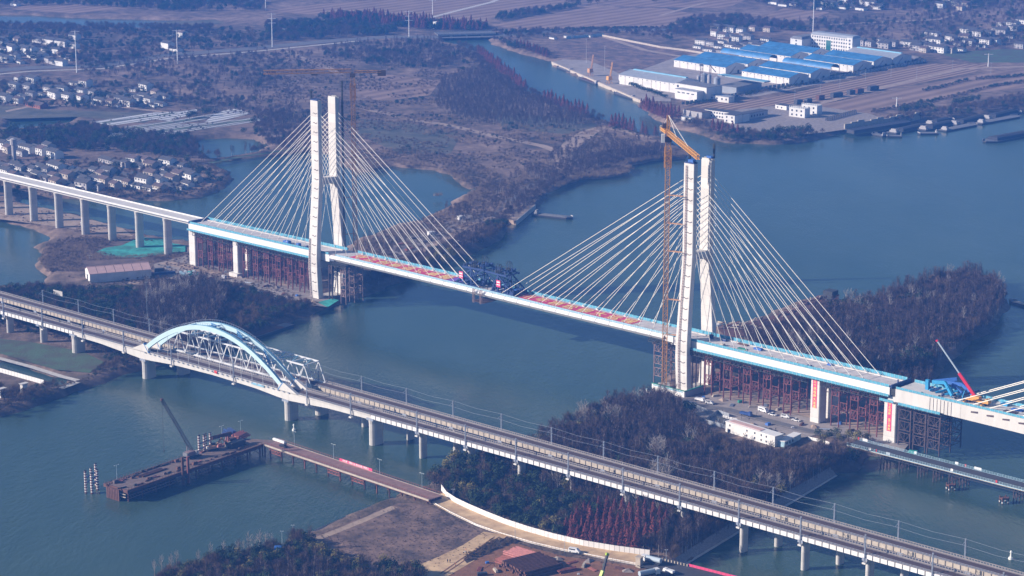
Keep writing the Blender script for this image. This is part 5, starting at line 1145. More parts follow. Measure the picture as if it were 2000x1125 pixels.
# ------------------------------------------------------------------ construction yard at the right tower
YB = rad(-44)
def vehicle(kind, label, loc, rz, mt, s=1.):
    L, W, H = {'car': (4.5, 1.8, 1.45), 'van': (5.6, 2.0, 2.3), 'truck': (7.0, 2.3, 2.6)}[kind]
    t = thing({'car': 'parked_car', 'van': 'parked_van', 'truck': 'parked_truck'}[kind], label, kind, loc, rz); L *= s; W *= s; H *= s
    if kind == 'car': m = M().loft([[(-L / 2, -W / 2, .3), (L / 2, -W / 2, .3), (L / 2, W / 2, .3), (-L / 2, W / 2, .3)], [(-L / 2, -W / 2, .85), (L / 2 - .1, -W / 2, .75), (L / 2 - .1, W / 2, .75), (-L / 2, W / 2, .85)]])
    elif kind == 'van': m = M().loft([[(-L / 2, -W / 2, .35), (L / 2, -W / 2, .35), (L / 2, W / 2, .35), (-L / 2, W / 2, .35)], [(-L / 2, -W / 2, 1.2), (L / 2 - .1, -W / 2, 1.0), (L / 2 - .1, W / 2, 1.0), (-L / 2, W / 2, 1.2)], [(-L / 2 + .1, -W / 2 + .12, H), (L / 2 - 1.4, -W / 2 + .12, H), (L / 2 - 1.4, W / 2 - .12, H), (-L / 2 + .1, W / 2 - .12, H)]])
    else: m = M().box(-L / 2, L / 2 - 2, -W / 2, W / 2, .9, 1.9)
    part('body', m, MT[mt], t)
    if kind == 'car': part('cabin', M().loft([[(-L * .3, -W / 2 + .08, .83), (L * .22, -W / 2 + .08, .8), (L * .22, W / 2 - .08, .8), (-L * .3, W / 2 - .08, .83)], [(-L * .2, -W / 2 + .25, H), (L * .08, -W / 2 + .25, H), (L * .08, W / 2 - .25, H), (-L * .2, W / 2 - .25, H)]], mi=0).box(-L * .19, L * .07, -W / 2 + .27, W / 2 - .27, H + .001, H + .03, mi=1), [MT['window_dark'], MT[mt]], t)
    if kind == 'van': part('windows', M().box(-L / 2 + .4, L / 2 - 1.9, -W / 2 + .02, -W / 2 + .06, 1.35, 1.95).box(-L / 2 + .4, L / 2 - 1.9, W / 2 - .06, W / 2 - .02, 1.35, 1.95).q([(L / 2 - .55, -W / 2 + .2, 1.28), (L / 2 - .55, W / 2 - .2, 1.28), (L / 2 - 1.28, W / 2 - .25, H - .1), (L / 2 - 1.28, -W / 2 + .25, H - .1)]), MT['window_dark'], t)
    if kind == 'truck': part('cab', M().loft([[(L / 2 - 1.9, -W / 2, .8), (L / 2, -W / 2, .8), (L / 2, W / 2, .8), (L / 2 - 1.9, W / 2, .8)], [(L / 2 - 1.9, -W / 2 + .1, H), (L / 2 - .4, -W / 2 + .1, H), (L / 2 - .4, W / 2 - .1, H), (L / 2 - 1.9, W / 2 - .1, H)]]), MT[mt], t)
    for x in (-L * .32, L * .32):
        for y in (-W / 2 + .1, W / 2 - .1): part('wheel', M().tube((x, y - .13, .36), (x, y + .13, .36), .36, 9), MT['tyre'], t)
    return t
for kd, lb, u, v, rz, mt, s in [('truck', 'white flatbed truck nearest the right tower base', 1367, 784, YB, 'car_white', .9), ('van', 'white van right of the flatbed by the tower base', 1386, 789, YB + .1, 'car_white', .85), ('truck', 'blue flatbed truck in the middle of the site yard', 1457, 812, YB + .1, 'car_blue', 1.), ('van', 'white minibus parked under the red falsework', 1491, 804, YB - .1, 'car_white', 1.1), ('car', 'white car right behind the white minibus', 1509, 811, YB, 'car_white', 1.05), ('van', 'white van left of the banner pier', 1534, 816, YB + .3, 'car_white', .85), ('car', 'white car just in front of the banner pier', 1555, 822, YB, 'car_white', 1.05), ('car', 'dark car behind the white barracks roof', 1482, 838, YB + 1.2, 'car_dark', 1.), ('car', 'second dark car behind the white barracks roof', 1496, 841, YB + .4, 'car_dark', 1.), ('car', 'dark car next to the grey container end of the barracks', 1505, 842, YB + .2, 'car_dark', 1.), ('van', 'white van driving on the yellow dirt road', 1122, 1079, YB + .3, 'car_white', .95)]:
    vehicle(kd, lb, at(u, v, 3.95 if v > 1000 else 3.25), rz, mt, s)
for k, (u, v, z, lb, vv) in enumerate([(1405, 806, 3.2, 'left one of two dark-clothed people in the site yard', 0), (1411, 805, 3.2, 'right one of two dark-clothed people in the site yard', 0), (1448, 819, 3.2, 'person standing left below the blue truck', 0), (1463, 821, 3.2, 'person standing right below the blue truck', 0), (1478, 811, 3.2, 'person walking between the blue truck and the minibus', 0), (1515, 841, 3.2, 'person at the right of the barracks roof', 0), (1388, 819, 3.2, 'person inside the fenced corner of the yard', 0), (874, 1099, 3.2, 'left one of two people on the dirt road', 0), (879, 1099, 3.2, 'right one of two people on the dirt road', 0), (890, 1106, 3.2, 'crouched person in pale clothes by the dirt road', 1), (965, 1106, 3.2, 'person at the left end of the red pipe stacks', 0), (910, 1078, 3.2, 'person in pale vest on the yellow dirt track', 1), (1295, 1116, 4.3, 'person beside the tanker truck at the bottom', 0)]):
    person(lb, at(u, v, z), R.uniform(0, 6), bool(vv))
def pfence(name, label, px, z, h, step, mt='panel_white', cat='fence', gap=.12, th=.08):
    pts = [at(u, v, z) for u, v in px]; t = thing(name, label, cat, pts[0]); o = pts[0]
    for a, b in zip(pts, pts[1:]):
        L = (b - a).length; n = max(1, round(L / step))
        for i in range(n):
            p = a + (b - a) * (i / n) - o; q = a + (b - a) * ((i + 1) / n) - o; d = (q - p).normalized() * gap / 2
            part('panel', M().bar(p + d + Vector((0, 0, h / 2)), q - d + Vector((0, 0, h / 2)), th, h), MT[mt], t)
            part('post', M().box(p.x - .07, p.x + .07, p.y - .07, p.y + .07, 0, h + .1), MT['deck_grey'], t)
    return t
pfence('panel_fence', 'tall white panel fence curving along the far side of the yellow dirt road', [(862, 958), (872, 972), (890, 984), (915, 996), (950, 1011), (985, 1025), (1030, 1040), (1080, 1054), (1140, 1068), (1200, 1078), (1269, 1087)], 3.4, 3.1, 2.45)
pfence('panel_fence', 'pale panel fence along the near edge of the site yard', [(1376, 826), (1420, 838), (1421, 846)], 3.1, 2.2, 2.3, 'roof_pale'); pfence('panel_fence', 'dark side fence of the fenced yard corner', [(1376, 826), (1402, 808), (1424, 815)], 3.1, 2.2, 2.3, 'roof_pale'); pfence('panel_fence', 'pale panel fence below the tower base wall', [(1332, 790), (1356, 796), (1384, 808)], 3.1, 2.2, 2.3, 'roof_pale')
pfence('barrier_wall', 'low white barrier wall between the barracks and the dark road bridge', [(1578, 858), (1604, 864), (1620, 869)], 3.1, 1.6, 2.4, 'panel_white', 'barrier'); pfence('kerb_wall', 'low white kerb wall along the near side of the yellow dirt road', [(838, 976), (846, 984), (880, 1003), (930, 1027), (975, 1043), (1040, 1062), (1100, 1076), (1180, 1092), (1245, 1104)], 3.3, 1.0, 2.0, 'panel_white', 'kerb wall')
pfence('panel_fence', 'white panel fence running from the left edge beside the narrow canal', [(-60, 712), (0, 727), (86, 751)], 3.1, 2.6, 2.5)
# tower base wall with green top
t = thing('site_wall', 'white box-like wall with green edge around the right tower base', 'wall', mb(0, 0, 0), HM)
part('wall_panel', M().box(418, 441, -12.1, -11.8, 2.6, 6.6), MT['panel_white'], t); part('wall_panel', M().box(441.02, 441.4, -11.8, 4, 2.6, 6.4), MT['roof_pale'], t); part('wall_coping', M().box(417.8, 441.5, -12.3, -11.5, 6.62, 7.0).box(440.6, 441.6, -11.48, 4, 6.45, 6.8), MT['tarp_green'], t); part('blue_trim', M().box(419, 440, -12.2, -12.12, 5.8, 6.3), MT['fence_blue'], t)
m = M()
for i in range(30): x = R.uniform(414, 440); y = R.uniform(-19, -13); s = R.uniform(.3, 1.0); m.loft([[(x - s, y - s, 2.9), (x + s, y - s, 2.9), (x + s, y + s, 2.9), (x - s, y + s, 2.9)], [(x - s * .5, y - s * .4, 3 + s), (x + s * .4, y - s * .5, 3 + s), (x + s * .6, y + s * .3, 3 + s), (x - s * .3, y + s * .5, 3 + s)]], mi=i % 3)
tag(put('rubble_heap', m.mesh('rubble_heap', [MT['concrete_old'], MT['film_grey'], MT['fence_pale']]), None, mb(0, 0, 0), HM), kind='stuff')
# black screen wall with lettering
a, b_ = at(1400, 824, 3.2), at(1441, 836, 3.2); t = thing('sign_wall', 'black back of a free-standing sign wall with white letters on its top edge', 'sign wall', a, yaw(a, b_)); L = (b_ - a).length
part('wall_panel', M().box(0, L, -.2, .2, 0, 3.4), MT['bailey_dark'], t); part('plinth', M().box(-.6, L + 8, .4, 3, 0, .6), MT['deck_grey'], t)
for i in range(4): part('prop', M().bar((L * (i + .5) / 4, -.25, 2.6), (L * (i + .5) / 4, -1.8, 0), .14), MT['mast_grey'], t)
o = put('lettering', letters('中铁大桥工程', 1.7, 'letter_white'), t, (L * .62, .0, 4.0)); o.rotation_euler = (math.pi / 2, 0, 0)
# barracks
def block(name, label, cat, loc, rz, L, W, H, wall, roof, wins=(), rooft=.3, over=.3, group=None):
    t = thing(name, label, cat, loc, rz, group); part('wall', M().box(0, L, 0, W, 0, H), MT[wall], t); part('roof', M().box(-over, L + over, -over, W + over, H + .01, H + rooft), MT[roof], t)
    for (x, z, w, h) in wins: part('window', M().box(x - w / 2, x + w / 2, -.05, -.005, z, z + h), MT['window_dark'], t)
    return t
a = at(1417, 843, 3.1); b_ = at(1513, 873, 3.1); hb = yaw(a, b_); L = (b_ - a).length
block('site_barracks', 'long white two-storey site barracks with a pink roof strip', 'barracks', a, hb, L, 6.2, 5.4, 'wall_white', 'panel_white', [(x, z, .9, 1.0) for z in (1.0, 3.6) for x in (3, 15, 20.5, 25, 28.5) if x < L])
solo('roof_sheet', 'pink roof covering on the left part of the white barracks', 'roof sheet', M().box(1.5, L * .68, .9, 4.6, 5.72, 5.95), MT['roof_pink'], (a.x, a.y, 3.1), hb)
a = at(1532, 874, 3.1); c = at(1564, 858, 3.1); block('site_office', 'blue-grey row of container offices with pale roofs at the right end of the barracks', 'container office', a, yaw(a, c), (c - a).length, 4, 2.9, 'fence_pale', 'panel_white', [(x, 1., 1.2, 1.1) for x in (2.5, 5.5, 8.5)])
# left site: shed with pink roof
a = at(176, 553, 3.0); b_ = at(296, 543, 3.0); hs_ = yaw(a, b_); L = (b_ - a).length
t = thing('storage_shed', 'large white shed with a faded pink ribbed roof near the reed bank', 'shed', (a.x, a.y, 3.0), hs_)
m = M().loft([[(q, 0, 0), (q, 17, 0), (q, 17, 6), (q, 8.5, 8.8), (q, 0, 6)] for q in (0, L)]); part('wall', m, MT['wall_white'], t)
for sg in (0, 1):
    n_ = 7
    for i in range(n_):
        x0, x1 = -.3 + i * (L + .6) / n_, -.3 + (i + 1) * (L + .6) / n_ - .35; ya_, yb_ = (-.3, 8.4) if sg == 0 else (17.3, 8.6)
        part('roof_sheet', M().q([(x0, ya_, 6.0), (x1, ya_, 6.0), (x1, yb_, 8.95), (x0, yb_, 8.95)]).q([(x0, ya_, 5.9), (x0, yb_, 8.85), (x1, yb_, 8.85), (x1, ya_, 5.9)]), MT['roof_pink'], t)
    ya_, yb_ = (-.3, 8.4) if sg == 0 else (17.3, 8.6); m = M()
    for i in range(1, n_): x = -.3 + i * (L + .6) / n_ - .32; m.q([(x, ya_, 5.98), (x + .32, ya_, 5.98), (x + .32, yb_, 8.93), (x, yb_, 8.93)])
    part('roof_rib', m, MT['roof_brown'], t)
part('ridge_cap', M().bar((-.3, 8.5, 9.0), (L + .3, 8.5, 9.0), .5, .2), MT['roof_pink'], t); part('door', M().box(-.08, -.01, 7, 11, 0, 4), MT['window_dark'], t)
m = M()
for i in range(30):
    p = at(R.uniform(350, 388), R.uniform(532, 540), 3); s = R.uniform(.5, 1.6); m.loft([[(p.x - s, p.y - s, 3), (p.x + s, p.y - s, 3), (p.x + s, p.y + s, 3), (p.x - s, p.y + s, 3)], [(p.x - s * .5, p.y - s * .4, 3 + s * 1.4), (p.x + s * .4, p.y - s * .5, 3 + s * 1.4), (p.x + s * .6, p.y + s * .3, 3 + s), (p.x - s * .3, p.y + s * .5, 3 + s * 1.2)]], mi=i % 3)
tag(put('scrap_heap', m.mesh('scrap_heap', [MT['plastic_film'], MT['net_green'], MT['fence_pale']])), kind='stuff')
crate('low blue equipment row right of the pink-roofed shed', at(322, 536, 3), hs_, 7, 1.2, 1.8, 'derrick_blue'); crate('dark generator behind the low blue row near the shed', at(310, 530, 3), hs_, 3, 1.5, 2.2, 'hull_dark'); crate('grey cabinet on legs in front of the white pier footing', at(438, 545, 3), HM, 1.6, 1, 2.6, 'film_grey')
lamp('tall pale mast with lights rising right of the pink-roofed shed', at(289, 652, 3), 0, 32, None, .6); lamp('short lamp post on the reed bank behind the shed', at(175, 507, 3), 0, 3)
vehicle('van', 'small white van parked beside a viaduct pier on the dirt bank', at(164, 439, 3.3), .3, 'car_white', .9)
# billboard by the rail bridge, pale rack
t = thing('billboard', 'pale billboard frame in the trees above the far railway bridge at left', 'billboard', at(114, 590, 3), -.7); part('panel', M().box(-4.5, 4.5, -.1, .1, 4.5, 7.5), MT['concrete_pier'], t); part('leg', M().bar((-3, 0, 0), (-3, 0, 4.5), .3), MT['mast_grey'], t); part('leg', M().bar((3, 0, 0), (3, 0, 4.5), .3), MT['mast_grey'], t)
for k, (u, v, h) in enumerate([(47, 766, 9), (4, 776, 9)]):
    c = at(u, v, 3); t = thing('concrete_column', ['stubby pale concrete column right in the fenced lot at the left edge', 'stubby pale concrete column cut by the left edge'][k], 'column', c, -.7)
    part('shaft', M().prism([(-1.1, -1.6), (1.1, -1.6), (1.1, 1.6), (-1.1, 1.6)], -.3, 4.2), MT['concrete_white'], t); part('head', M().loft([[(-1.1, -1.6, 4.21), (1.1, -1.6, 4.21), (1.1, 1.6, 4.21), (-1.1, 1.6, 4.21)], [(-1.5, -2.4, 5.2), (1.5, -2.4, 5.2), (1.5, 2.4, 5.2), (-1.5, 2.4, 5.2)]]), MT['concrete_white'], t)
# ------------------------------------------------------------------ foreground site, bottom centre
def stack(label, u, v, rz, n, r, L, mt, rows): pipepile(label, at(u, v, 3.1), rz, n, r, L, mt, rows)
stack('upper stack of faded red pipes in the dirt yard', 1012, 1092, -.72, 11, .42, 17, 'pipe_pink', 2); stack('lower stack of faded red pipes in the dirt yard', 996, 1108, -.72, 9, .42, 18, 'rust_red', 2); stack('large dark stack of rusty steel piles at the bottom edge', 1062, 1124, .6, 15, .62, 20, 'rust_brown', 3); stack('small pipe pile right of the dark steel piles', 1112, 1118, .5, 4, .4, 9, 'rust_red', 2)
t = thing('crane_boom', 'dark lime-green telescopic crane with its boom rising from the bottom edge', 'mobile crane', at(1168, 1152, 3.1), .3)
part('carrier', M().box(-5, 5, -1.4, 1.4, .9, 2.2), MT['lime'], t); e = at(1195, 1088, 0); bx = Vector((5.0, 3, 0)); zt_ = zsol(t.location.x + 5, t.location.y + 3, 1087) - 3.1
part('boom', M().bar((0, 0, 2.4), Vector((5.0, 3, zt_)) * .55, 1.3), MT['lime'], t); part('fly_boom', M().bar(Vector((5.0, 3, zt_)) * .55, Vector((5.0, 3, zt_)), .9), MT['bailey_dark'], t); part('boom_head', M().bar(Vector((5.0, 3, zt_)), Vector((5.3, 3.1, zt_ + 1)), 1.3), MT['lime'], t)
for x in (-3.6, -2, 2.4, 3.8):
    for y in (-1.3, 1.3): part('wheel', M().tube((x, y - .2, .6), (x, y + .2, .6), .6, 9), MT['tyre'], t)
def tanker(label, loc, rz):
    t = thing('tanker_truck', label, 'tanker truck', loc, rz); part('chassis', M().box(-5, 4.4, -1.1, 1.1, .7, 1.0), MT['bailey_dark'], t); part('tank', M().tube((-5, 0, 2.2), (2.4, 0, 2.2), 1.15, 12), MT['boom_grey'], t); part('cab', M().loft([[(2.7, -1.2, .8), (5, -1.2, .8), (5, 1.2, .8), (2.7, 1.2, .8)], [(2.7, -1.15, 3.1), (4.7, -1.15, 3.1), (4.7, 1.15, 3.1), (2.7, 1.15, 3.1)]]), MT['car_white'], t)
    for x in (-4, -2.7, 3.6):
        for y in (-1.05, 1.05): part('wheel', M().tube((x, y - .18, .5), (x, y + .18, .5), .5, 9), MT['tyre'], t)
tanker('silver tanker truck turning at the end of the white panel fence', at(1272, 1100, 4.2), 2.5); tanker('silver tanker truck cut by the bottom edge', at(1268, 1126, 4.2), .5)
vehicle('truck', 'small white pickup right of the tanker trucks at the bottom', at(1306, 1120, 4.25), 2.4, 'car_white', .8)
a, b_ = at(1272, 1092, 4.2), at(1470, 1140, 4.2); pfence('red_barrier', 'red and white barrier along the far side of the bottom asphalt road', [(1345, 1106), (1400, 1120), (1480, 1141)], 4.2, 1.2, 2.2, 'banner_red', 'barrier'); pfence('tan_railing', 'tan railing between the fence end and the red barrier', [(1290, 1094), (1345, 1107)], 4.2, 1.1, 1.6, 'concrete_tan', 'railing', gap=1.1)
block('gate_pillar', 'tan concrete block at the near corner of the road end', 'pillar', at(1241, 1108, 3), -.6, 2.4, 2.4, 4.6, 'concrete_tan', 'concrete_tan')
lamp('pale lamp post with box at the road end by the water', at(1301, 1094, 4), 0, 4.8, None, .4); lamp('thin white lamp post on the yellow dirt road', at(1103, 1078, 3.9), 0, 7.5, None, .3); lamp('thin white lamp post near the bend of the yellow dirt road', at(1006, 1052, 3.9), 0, 7.5, None, .3); lamp('pale double loudspeaker post above the curved fence', at(885, 975, 3.4), 0, 5, None, .5)
for k, (u, v, h, lb) in enumerate([(572, 1046, 5, 'pole with a pale top among the trees left of the dirt field'), (551, 1062, 6, 'left pole with a pale top above the bottom left trees'), (1582, 930, 3, 'small white notice post on the riprap bank')]): lamp(lb, at(u, v, 3), 0, h, None, .5)
crate('blue tarpaulin cover in the trees at the bottom left', at(543, 1072, 8), 0, 1.6, 1.2, 1.2, 'canvas_blue', 'tarpaulin', 'tarpaulin')
t = crate('black car body at the bottom edge of the dirt road', at(942, 1124, 3.2), .2, 2.2, .9, 1.4, 'car_dark', 'parked_car', 'car')
t = thing('parked_motorbike', 'small motorbike on the yellow dirt track', 'motorbike', at(908, 1080, 3.3), .5); part('frame', M().bar((-.6, 0, .5), (.5, 0, .7), .3), MT['car_white'], t); part('wheel', M().tube((-.7, -.06, .32), (-.7, .06, .32), .32, 8), MT['tyre'], t); part('wheel', M().tube((.7, -.06, .32), (.7, .06, .32), .32, 8), MT['tyre'], t)

# scattered goods in the yards
def goods(desc, pts, grp):
    for i, (u, v) in enumerate(sorted(pts)):
        k = i % 4; m = M(); q = R.uniform(.5, 1.3)
        if k == 0:
            for j in range(4): m.tube((-2.5, j * .5, .25), (2.5, j * .5, .25), .22, 6)
        elif k == 1: m.loft([[(-q, -q, 0), (q, -q, 0), (q, q, 0), (-q, q, 0)], [(-q * .8, -q * .7, q), (q * .7, -q * .8, q * 1.2), (q * .8, q * .7, q), (-q * .8, q * .8, q * .9)]])
        elif k == 2: m.box(-2.2, 2.2, -.6, .6, 0, .7).box(-1.8, 1.9, -.5, .5, .71, 1.1)
        else: m.loft([[(-2.4, -1.6, 0), (2.4, -1.6, 0), (2.4, 1.6, 0), (-2.4, 1.6, 0)], [(-.7, -.5, 1.1), (.8, -.4, 1.0), (.6, .5, 1.2), (-.8, .6, 1.0)]])
        solo(['pipe_bundle', 'tarp_pile', 'plank_stack', 'gravel_heap'][k], '%s from left %s' % (ORD[i + 1] + [' item, a pipe bundle,', ' item, a covered pile,', ' item, a plank stack,', ' item, a gravel heap,'][k], desc), 'goods', m, MT[R.choice([['rust_red', 'mast_grey'], ['canvas_blue', 'film_grey', 'tarp_green'], ['concrete_tan', 'rust_brown'], ['gravel', 'dirt_pale']][k])], at(u, v, 3.25), R.uniform(0, 3), grp)
goods('across the right tower yard', [(1352,786),(1374,778),(1398,774),(1412,782),(1432,792),(1446,786),(1470,796),(1498,792),(1520,800),(1540,806),(1566,830),(1590,834),(1612,838),(1640,828),(1662,842),(1700,858),(1548,836),(1524,848),(1500,830),(1470,830)], 'goods in the right tower yard')
goods('across the left tower yard', [(330,522),(352,530),(398,534),(412,544),(470,542),(486,552),(500,545),(520,560),(540,562),(556,574),(580,578),(596,586),(612,590),(470,532),(440,532),(380,524)], 'goods in the left tower yard')
goods('on the dirt ground at the bottom', [(952,1100),(968,1116),(940,1112),(1120,1100),(1140,1106),(1160,1112),(1180,1104),(1210,1112),(1226,1116),(1090,1092),(1130,1122),(1150,1096)], 'goods on the bottom dirt ground')
for i, pts in enumerate([[(860,1120),(900,1092),(935,1070),(966,1048)], [(866,1122),(906,1095),(941,1072),(972,1050)], [(1030,1076),(1100,1092),(1180,1108),(1232,1116)], [(1026,1080),(1096,1096),(1176,1112),(1228,1120)], [(1000,1084),(960,1100),(930,1120)]]): strip('wheel_rut', pts, .6, 'dirt_orange', z=3.36)
for i, pts in enumerate([[(1345,792),(1420,803),(1500,825),(1580,845),(1640,856)], [(1380,768),(1450,782),(1540,805),(1640,832)]]): strip('wheel_rut', pts, 1.0, 'gravel', z=3.37)
# ------------------------------------------------------------------ houses
HH = rad(-47)
hp = {}
def house_proto(kind):
    wall, roof, storeys, L, W = kind; H = 3.1 * storeys
    M_ = {}
    M_['wall'] = M().loft([[(q, -W / 2, -.3), (q, W / 2, -.3), (q, W / 2, H), (q, 0, H + W * .22), (q, -W / 2, H)] for q in (-L / 2, L / 2)]).mesh('wall', MT[wall])
    r = W / 2 + .5; e = H + W * .22 + .22; k = .44
    m = M()
    for sg in (-1, 1): m.loft([[(-L / 2 - .4, 0, e), (-L / 2 - .4, sg * r, e - r * k), (-L / 2 - .4, sg * r, e - r * k + .22), (-L / 2 - .4, 0, e + .22)], [(L / 2 + .4, 0, e), (L / 2 + .4, sg * r, e - r * k), (L / 2 + .4, sg * r, e - r * k + .22), (L / 2 + .4, 0, e + .22)]])
    m.bar((-L / 2 - .4, 0, e + .3), (L / 2 + .4, 0, e + .3), .4, .3); M_['roof'] = m.mesh('roof', MT[roof])
    w = M().box(-.7, .7, -.06, .02, 0, 1.45).mesh('window', MT['window_dark']); d = M().box(-.9, .9, -.06, .02, 0, 2.3).mesh('door', MT['window_dark'])
    n = max(2, int(L / 3.6)); pos = [(-L / 2 + (i + .5) * L / n, z) for z in [1.0 + 3.1 * s for s in range(storeys)] for i in range(n)]
    return M_, w, d, pos, W, n, L, H
def house(label, loc, rz, kind, scale=1., wins=True, group=None):
    if kind not in hp: hp[kind] = house_proto(kind)
    M_, w, d, pos, W, n, L, H = hp[kind]; t = thing('village_house', label, 'house', loc, rz, group); t.scale = (scale,) * 3
    put('wall', M_['wall'], t); put('roof', M_['roof'], t)
    if wins:
        for i, (x, z) in enumerate(pos):
            if i == n // 2: put('door', d, t, (x, -W / 2, .1))
            else: put('window', w, t, (x, -W / 2, z))
        if H > 5 and R.random() < .5: part('balcony', M().box(-L * .35, L * .2, -W / 2 - 1.3, -W / 2 - .07, 3.0, 3.2).box(-L * .35, L * .2, -W / 2 - 1.3, -W / 2 - 1.2, 3.2, 4.1), MT['wall_white'], t)
    return t
KN = [('wall_white', 'roof_tile', 2, 15, 9), ('wall_white', 'roof_tile', 2, 20, 9), ('wall_grey', 'roof_tile', 2, 14, 9), ('wall_cream', 'roof_brown', 2, 13, 9), ('wall_white', 'roof_tile', 1, 15, 7), ('wall_grey', 'roof_tile', 1, 18, 7), ('wall_white', 'roof_brown', 2, 11, 9)]
KD = ['white two-storey house', 'long white two-storey house', 'grey two-storey house', 'cream two-storey house', 'low white house', 'low grey house', 'narrow brown-roofed white house']
def row(desc, pts, dh=0., wins=True, kinds=(0, 0, 1, 2, 3, 4, 5, 6), sc=1.):
    for i, (u, v) in enumerate(sorted(pts)):
        k = R.choice(kinds); house('%s, %s from left in %s' % (KD[k], ORD[i + 1], desc), at(u, v, 3), HH + dh + R.uniform(-.16, .16), KN[k], sc * R.uniform(.74, 1.02), wins)
row('the topmost riverside village row', [(4,290),(32,287),(54,297),(84,302),(108,308)], kinds=(0,1,6))
row('second riverside village row', [(210,317),(262,321),(284,322),(304,323),(328,324),(350,326)])
row('third riverside village row', [(8,328),(32,331),(56,332),(80,334),(112,335),(136,336),(160,340),(186,341),(212,343),(240,345),(268,346),(296,348),(322,350),(350,350),(370,352)])
row('fourth riverside village row', [(14,343),(44,346),(74,349),(106,352),(134,353),(162,356),(190,357),(236,356),(282,360),(312,361)])
row('front riverside village row', [(112,366),(142,369),(166,370),(190,371),(226,369),(290,371),(312,374),(350,368)], kinds=(2,4,5,3))
row('back row, middle left village', [(38,160),(66,163),(146,166),(168,169),(120,180)], kinds=(0,1,4,6))
row('second row, middle left village', [(30,174),(58,177),(96,179),(160,184),(184,188),(262,178),(286,176)])
row('third row, middle left village', [(10,198),(38,189),(62,190),(36,201),(108,191),(134,195),(162,199),(196,203),(218,206),(236,200),(250,207)])
row('right end of middle left village', [(240,187),(262,190),(282,196),(306,188),(320,192),(292,202),(314,206)], kinds=(0,4,6,3))
house('long red brick single-storey hall below the middle village', at(72, 209, 3), HH, ('wall_brick', 'roof_brown', 1, 26, 9)); 
row('back row, far left village', [(6,84),(76,83),(100,87),(122,90),(134,72),(146,77),(8,99)], wins=False, kinds=(0,1,4))
row('middle row, far left village', [(26,101),(50,103),(64,104),(88,99),(104,101),(112,104),(146,94),(2,112),(30,115)], wins=False, kinds=(0,1,4))
row('front row, far left village', [(14,121),(40,124),(72,116),(84,115),(110,126),(120,128)], wins=False, kinds=(0,4,5))
row('group right of far left village', [(332,71),(356,73),(328,94),(344,100),(356,94),(30,11)], wins=False, kinds=(0,4,6))
row('upper left roadside row', [(556,58),(575,54),(600,54),(622,52),(640,56),(656,54),(610,60)], wins=False, kinds=(4,5), sc=.7)
row('back row behind blue warehouses', [(1400,60),(1424,62),(1446,64),(1472,60),(1500,62)], kinds=(0,3,1))
row('middle row behind blue warehouses', [(1398,70),(1412,76),(1410,84),(1438,80),(1462,78),(1484,86),(1496,80)], kinds=(0,2,6,4))
row('front row behind blue warehouses', [(1370,87),(1364,94),(1384,100),(1426,92),(1442,97),(1464,92),(1412,103),(1480,96)], kinds=(2,4,5,0))
row('left cluster at top right', [(1512,8),(1530,12),(1550,11),(1606,7),(1624,13),(1600,18)], wins=False, kinds=(1,0,4))
row('right cluster at top right', [(1650,7),(1646,17),(1668,16),(1682,20),(1702,12),(1716,18),(1690,9)], wins=False, kinds=(1,0,4))
row('cluster near top right corner', [(1836,15),(1868,11),(1888,13),(1876,20),(1852,7)], wins=False, kinds=(1,0,3))
row('row right of the dormitory', [(1682,88),(1698,90),(1724,86),(1744,90),(1728,94),(1768,88)], kinds=(0,2,4))
row('row right of pale warehouse', [(1782,92),(1804,92),(1806,102),(1826,86),(1834,102),(1822,73),(1856,103)], kinds=(0,1,3))
row('upper right-edge row', [(1893,67),(1906,70),(1930,70),(1955,51),(1979,53),(1997,46),(1962,62)], kinds=(0,1,6))
row('lower right-edge row', [(1858,80),(1884,80),(1926,86),(1942,86),(1892,88),(1958,68),(1992,94)], kinds=(0,3,2))
row('port yard edge row', [(1080,76),(1112,74),(1150,72)], wins=False, kinds=(4,), sc=.8)
kk = (2, 4, 5, 3, 4)
row('low rear riverside village row', [(16,334),(42,336),(66,339),(90,340),(120,342),(148,346),(174,348),(200,349),(250,350),(276,352),(306,355),(336,357),(360,358)], kinds=kk, sc=.85)
row('low front riverside village row', [(28,348),(60,352),(92,357),(126,360),(176,363),(206,361),(250,364),(268,367),(330,366),(330,372),(366,363),(384,356)], kinds=kk, sc=.85)
row('low upper riverside village row', [(18,298),(44,304),(70,291),(96,294),(228,322),(246,326),(274,328),(296,331),(316,333),(340,334),(366,336)], kinds=kk, sc=.9)
row('low inner row, middle left village', [(80,186),(112,184),(138,176),(148,190),(176,193),(186,204),(206,196),(222,192),(228,208),(246,194),(270,206),(272,200),(298,208),(306,198),(50,196),(24,188)], kinds=kk, sc=.8)
row('low inner row, far left village', [(20,92),(38,108),(62,112),(76,96),(92,108),(96,122),(120,110),(134,118),(140,88),(118,80),(60,90),(36,84)], wins=False, kinds=kk, sc=.9)
row('low row behind blue warehouses', [(1376,80),(1390,90),(1404,94),(1420,82),(1434,88),(1450,88),(1456,98),(1474,92),(1490,92),(1456,70),(1424,70)], kinds=kk, sc=.85)
row('low right-edge row', [(1790,98),(1816,96),(1846,98),(1870,88),(1906,78),(1918,92),(1948,60),(1970,74),(1984,60),(1876,100),(1840,88),(1796,84)], kinds=kk, sc=.9)
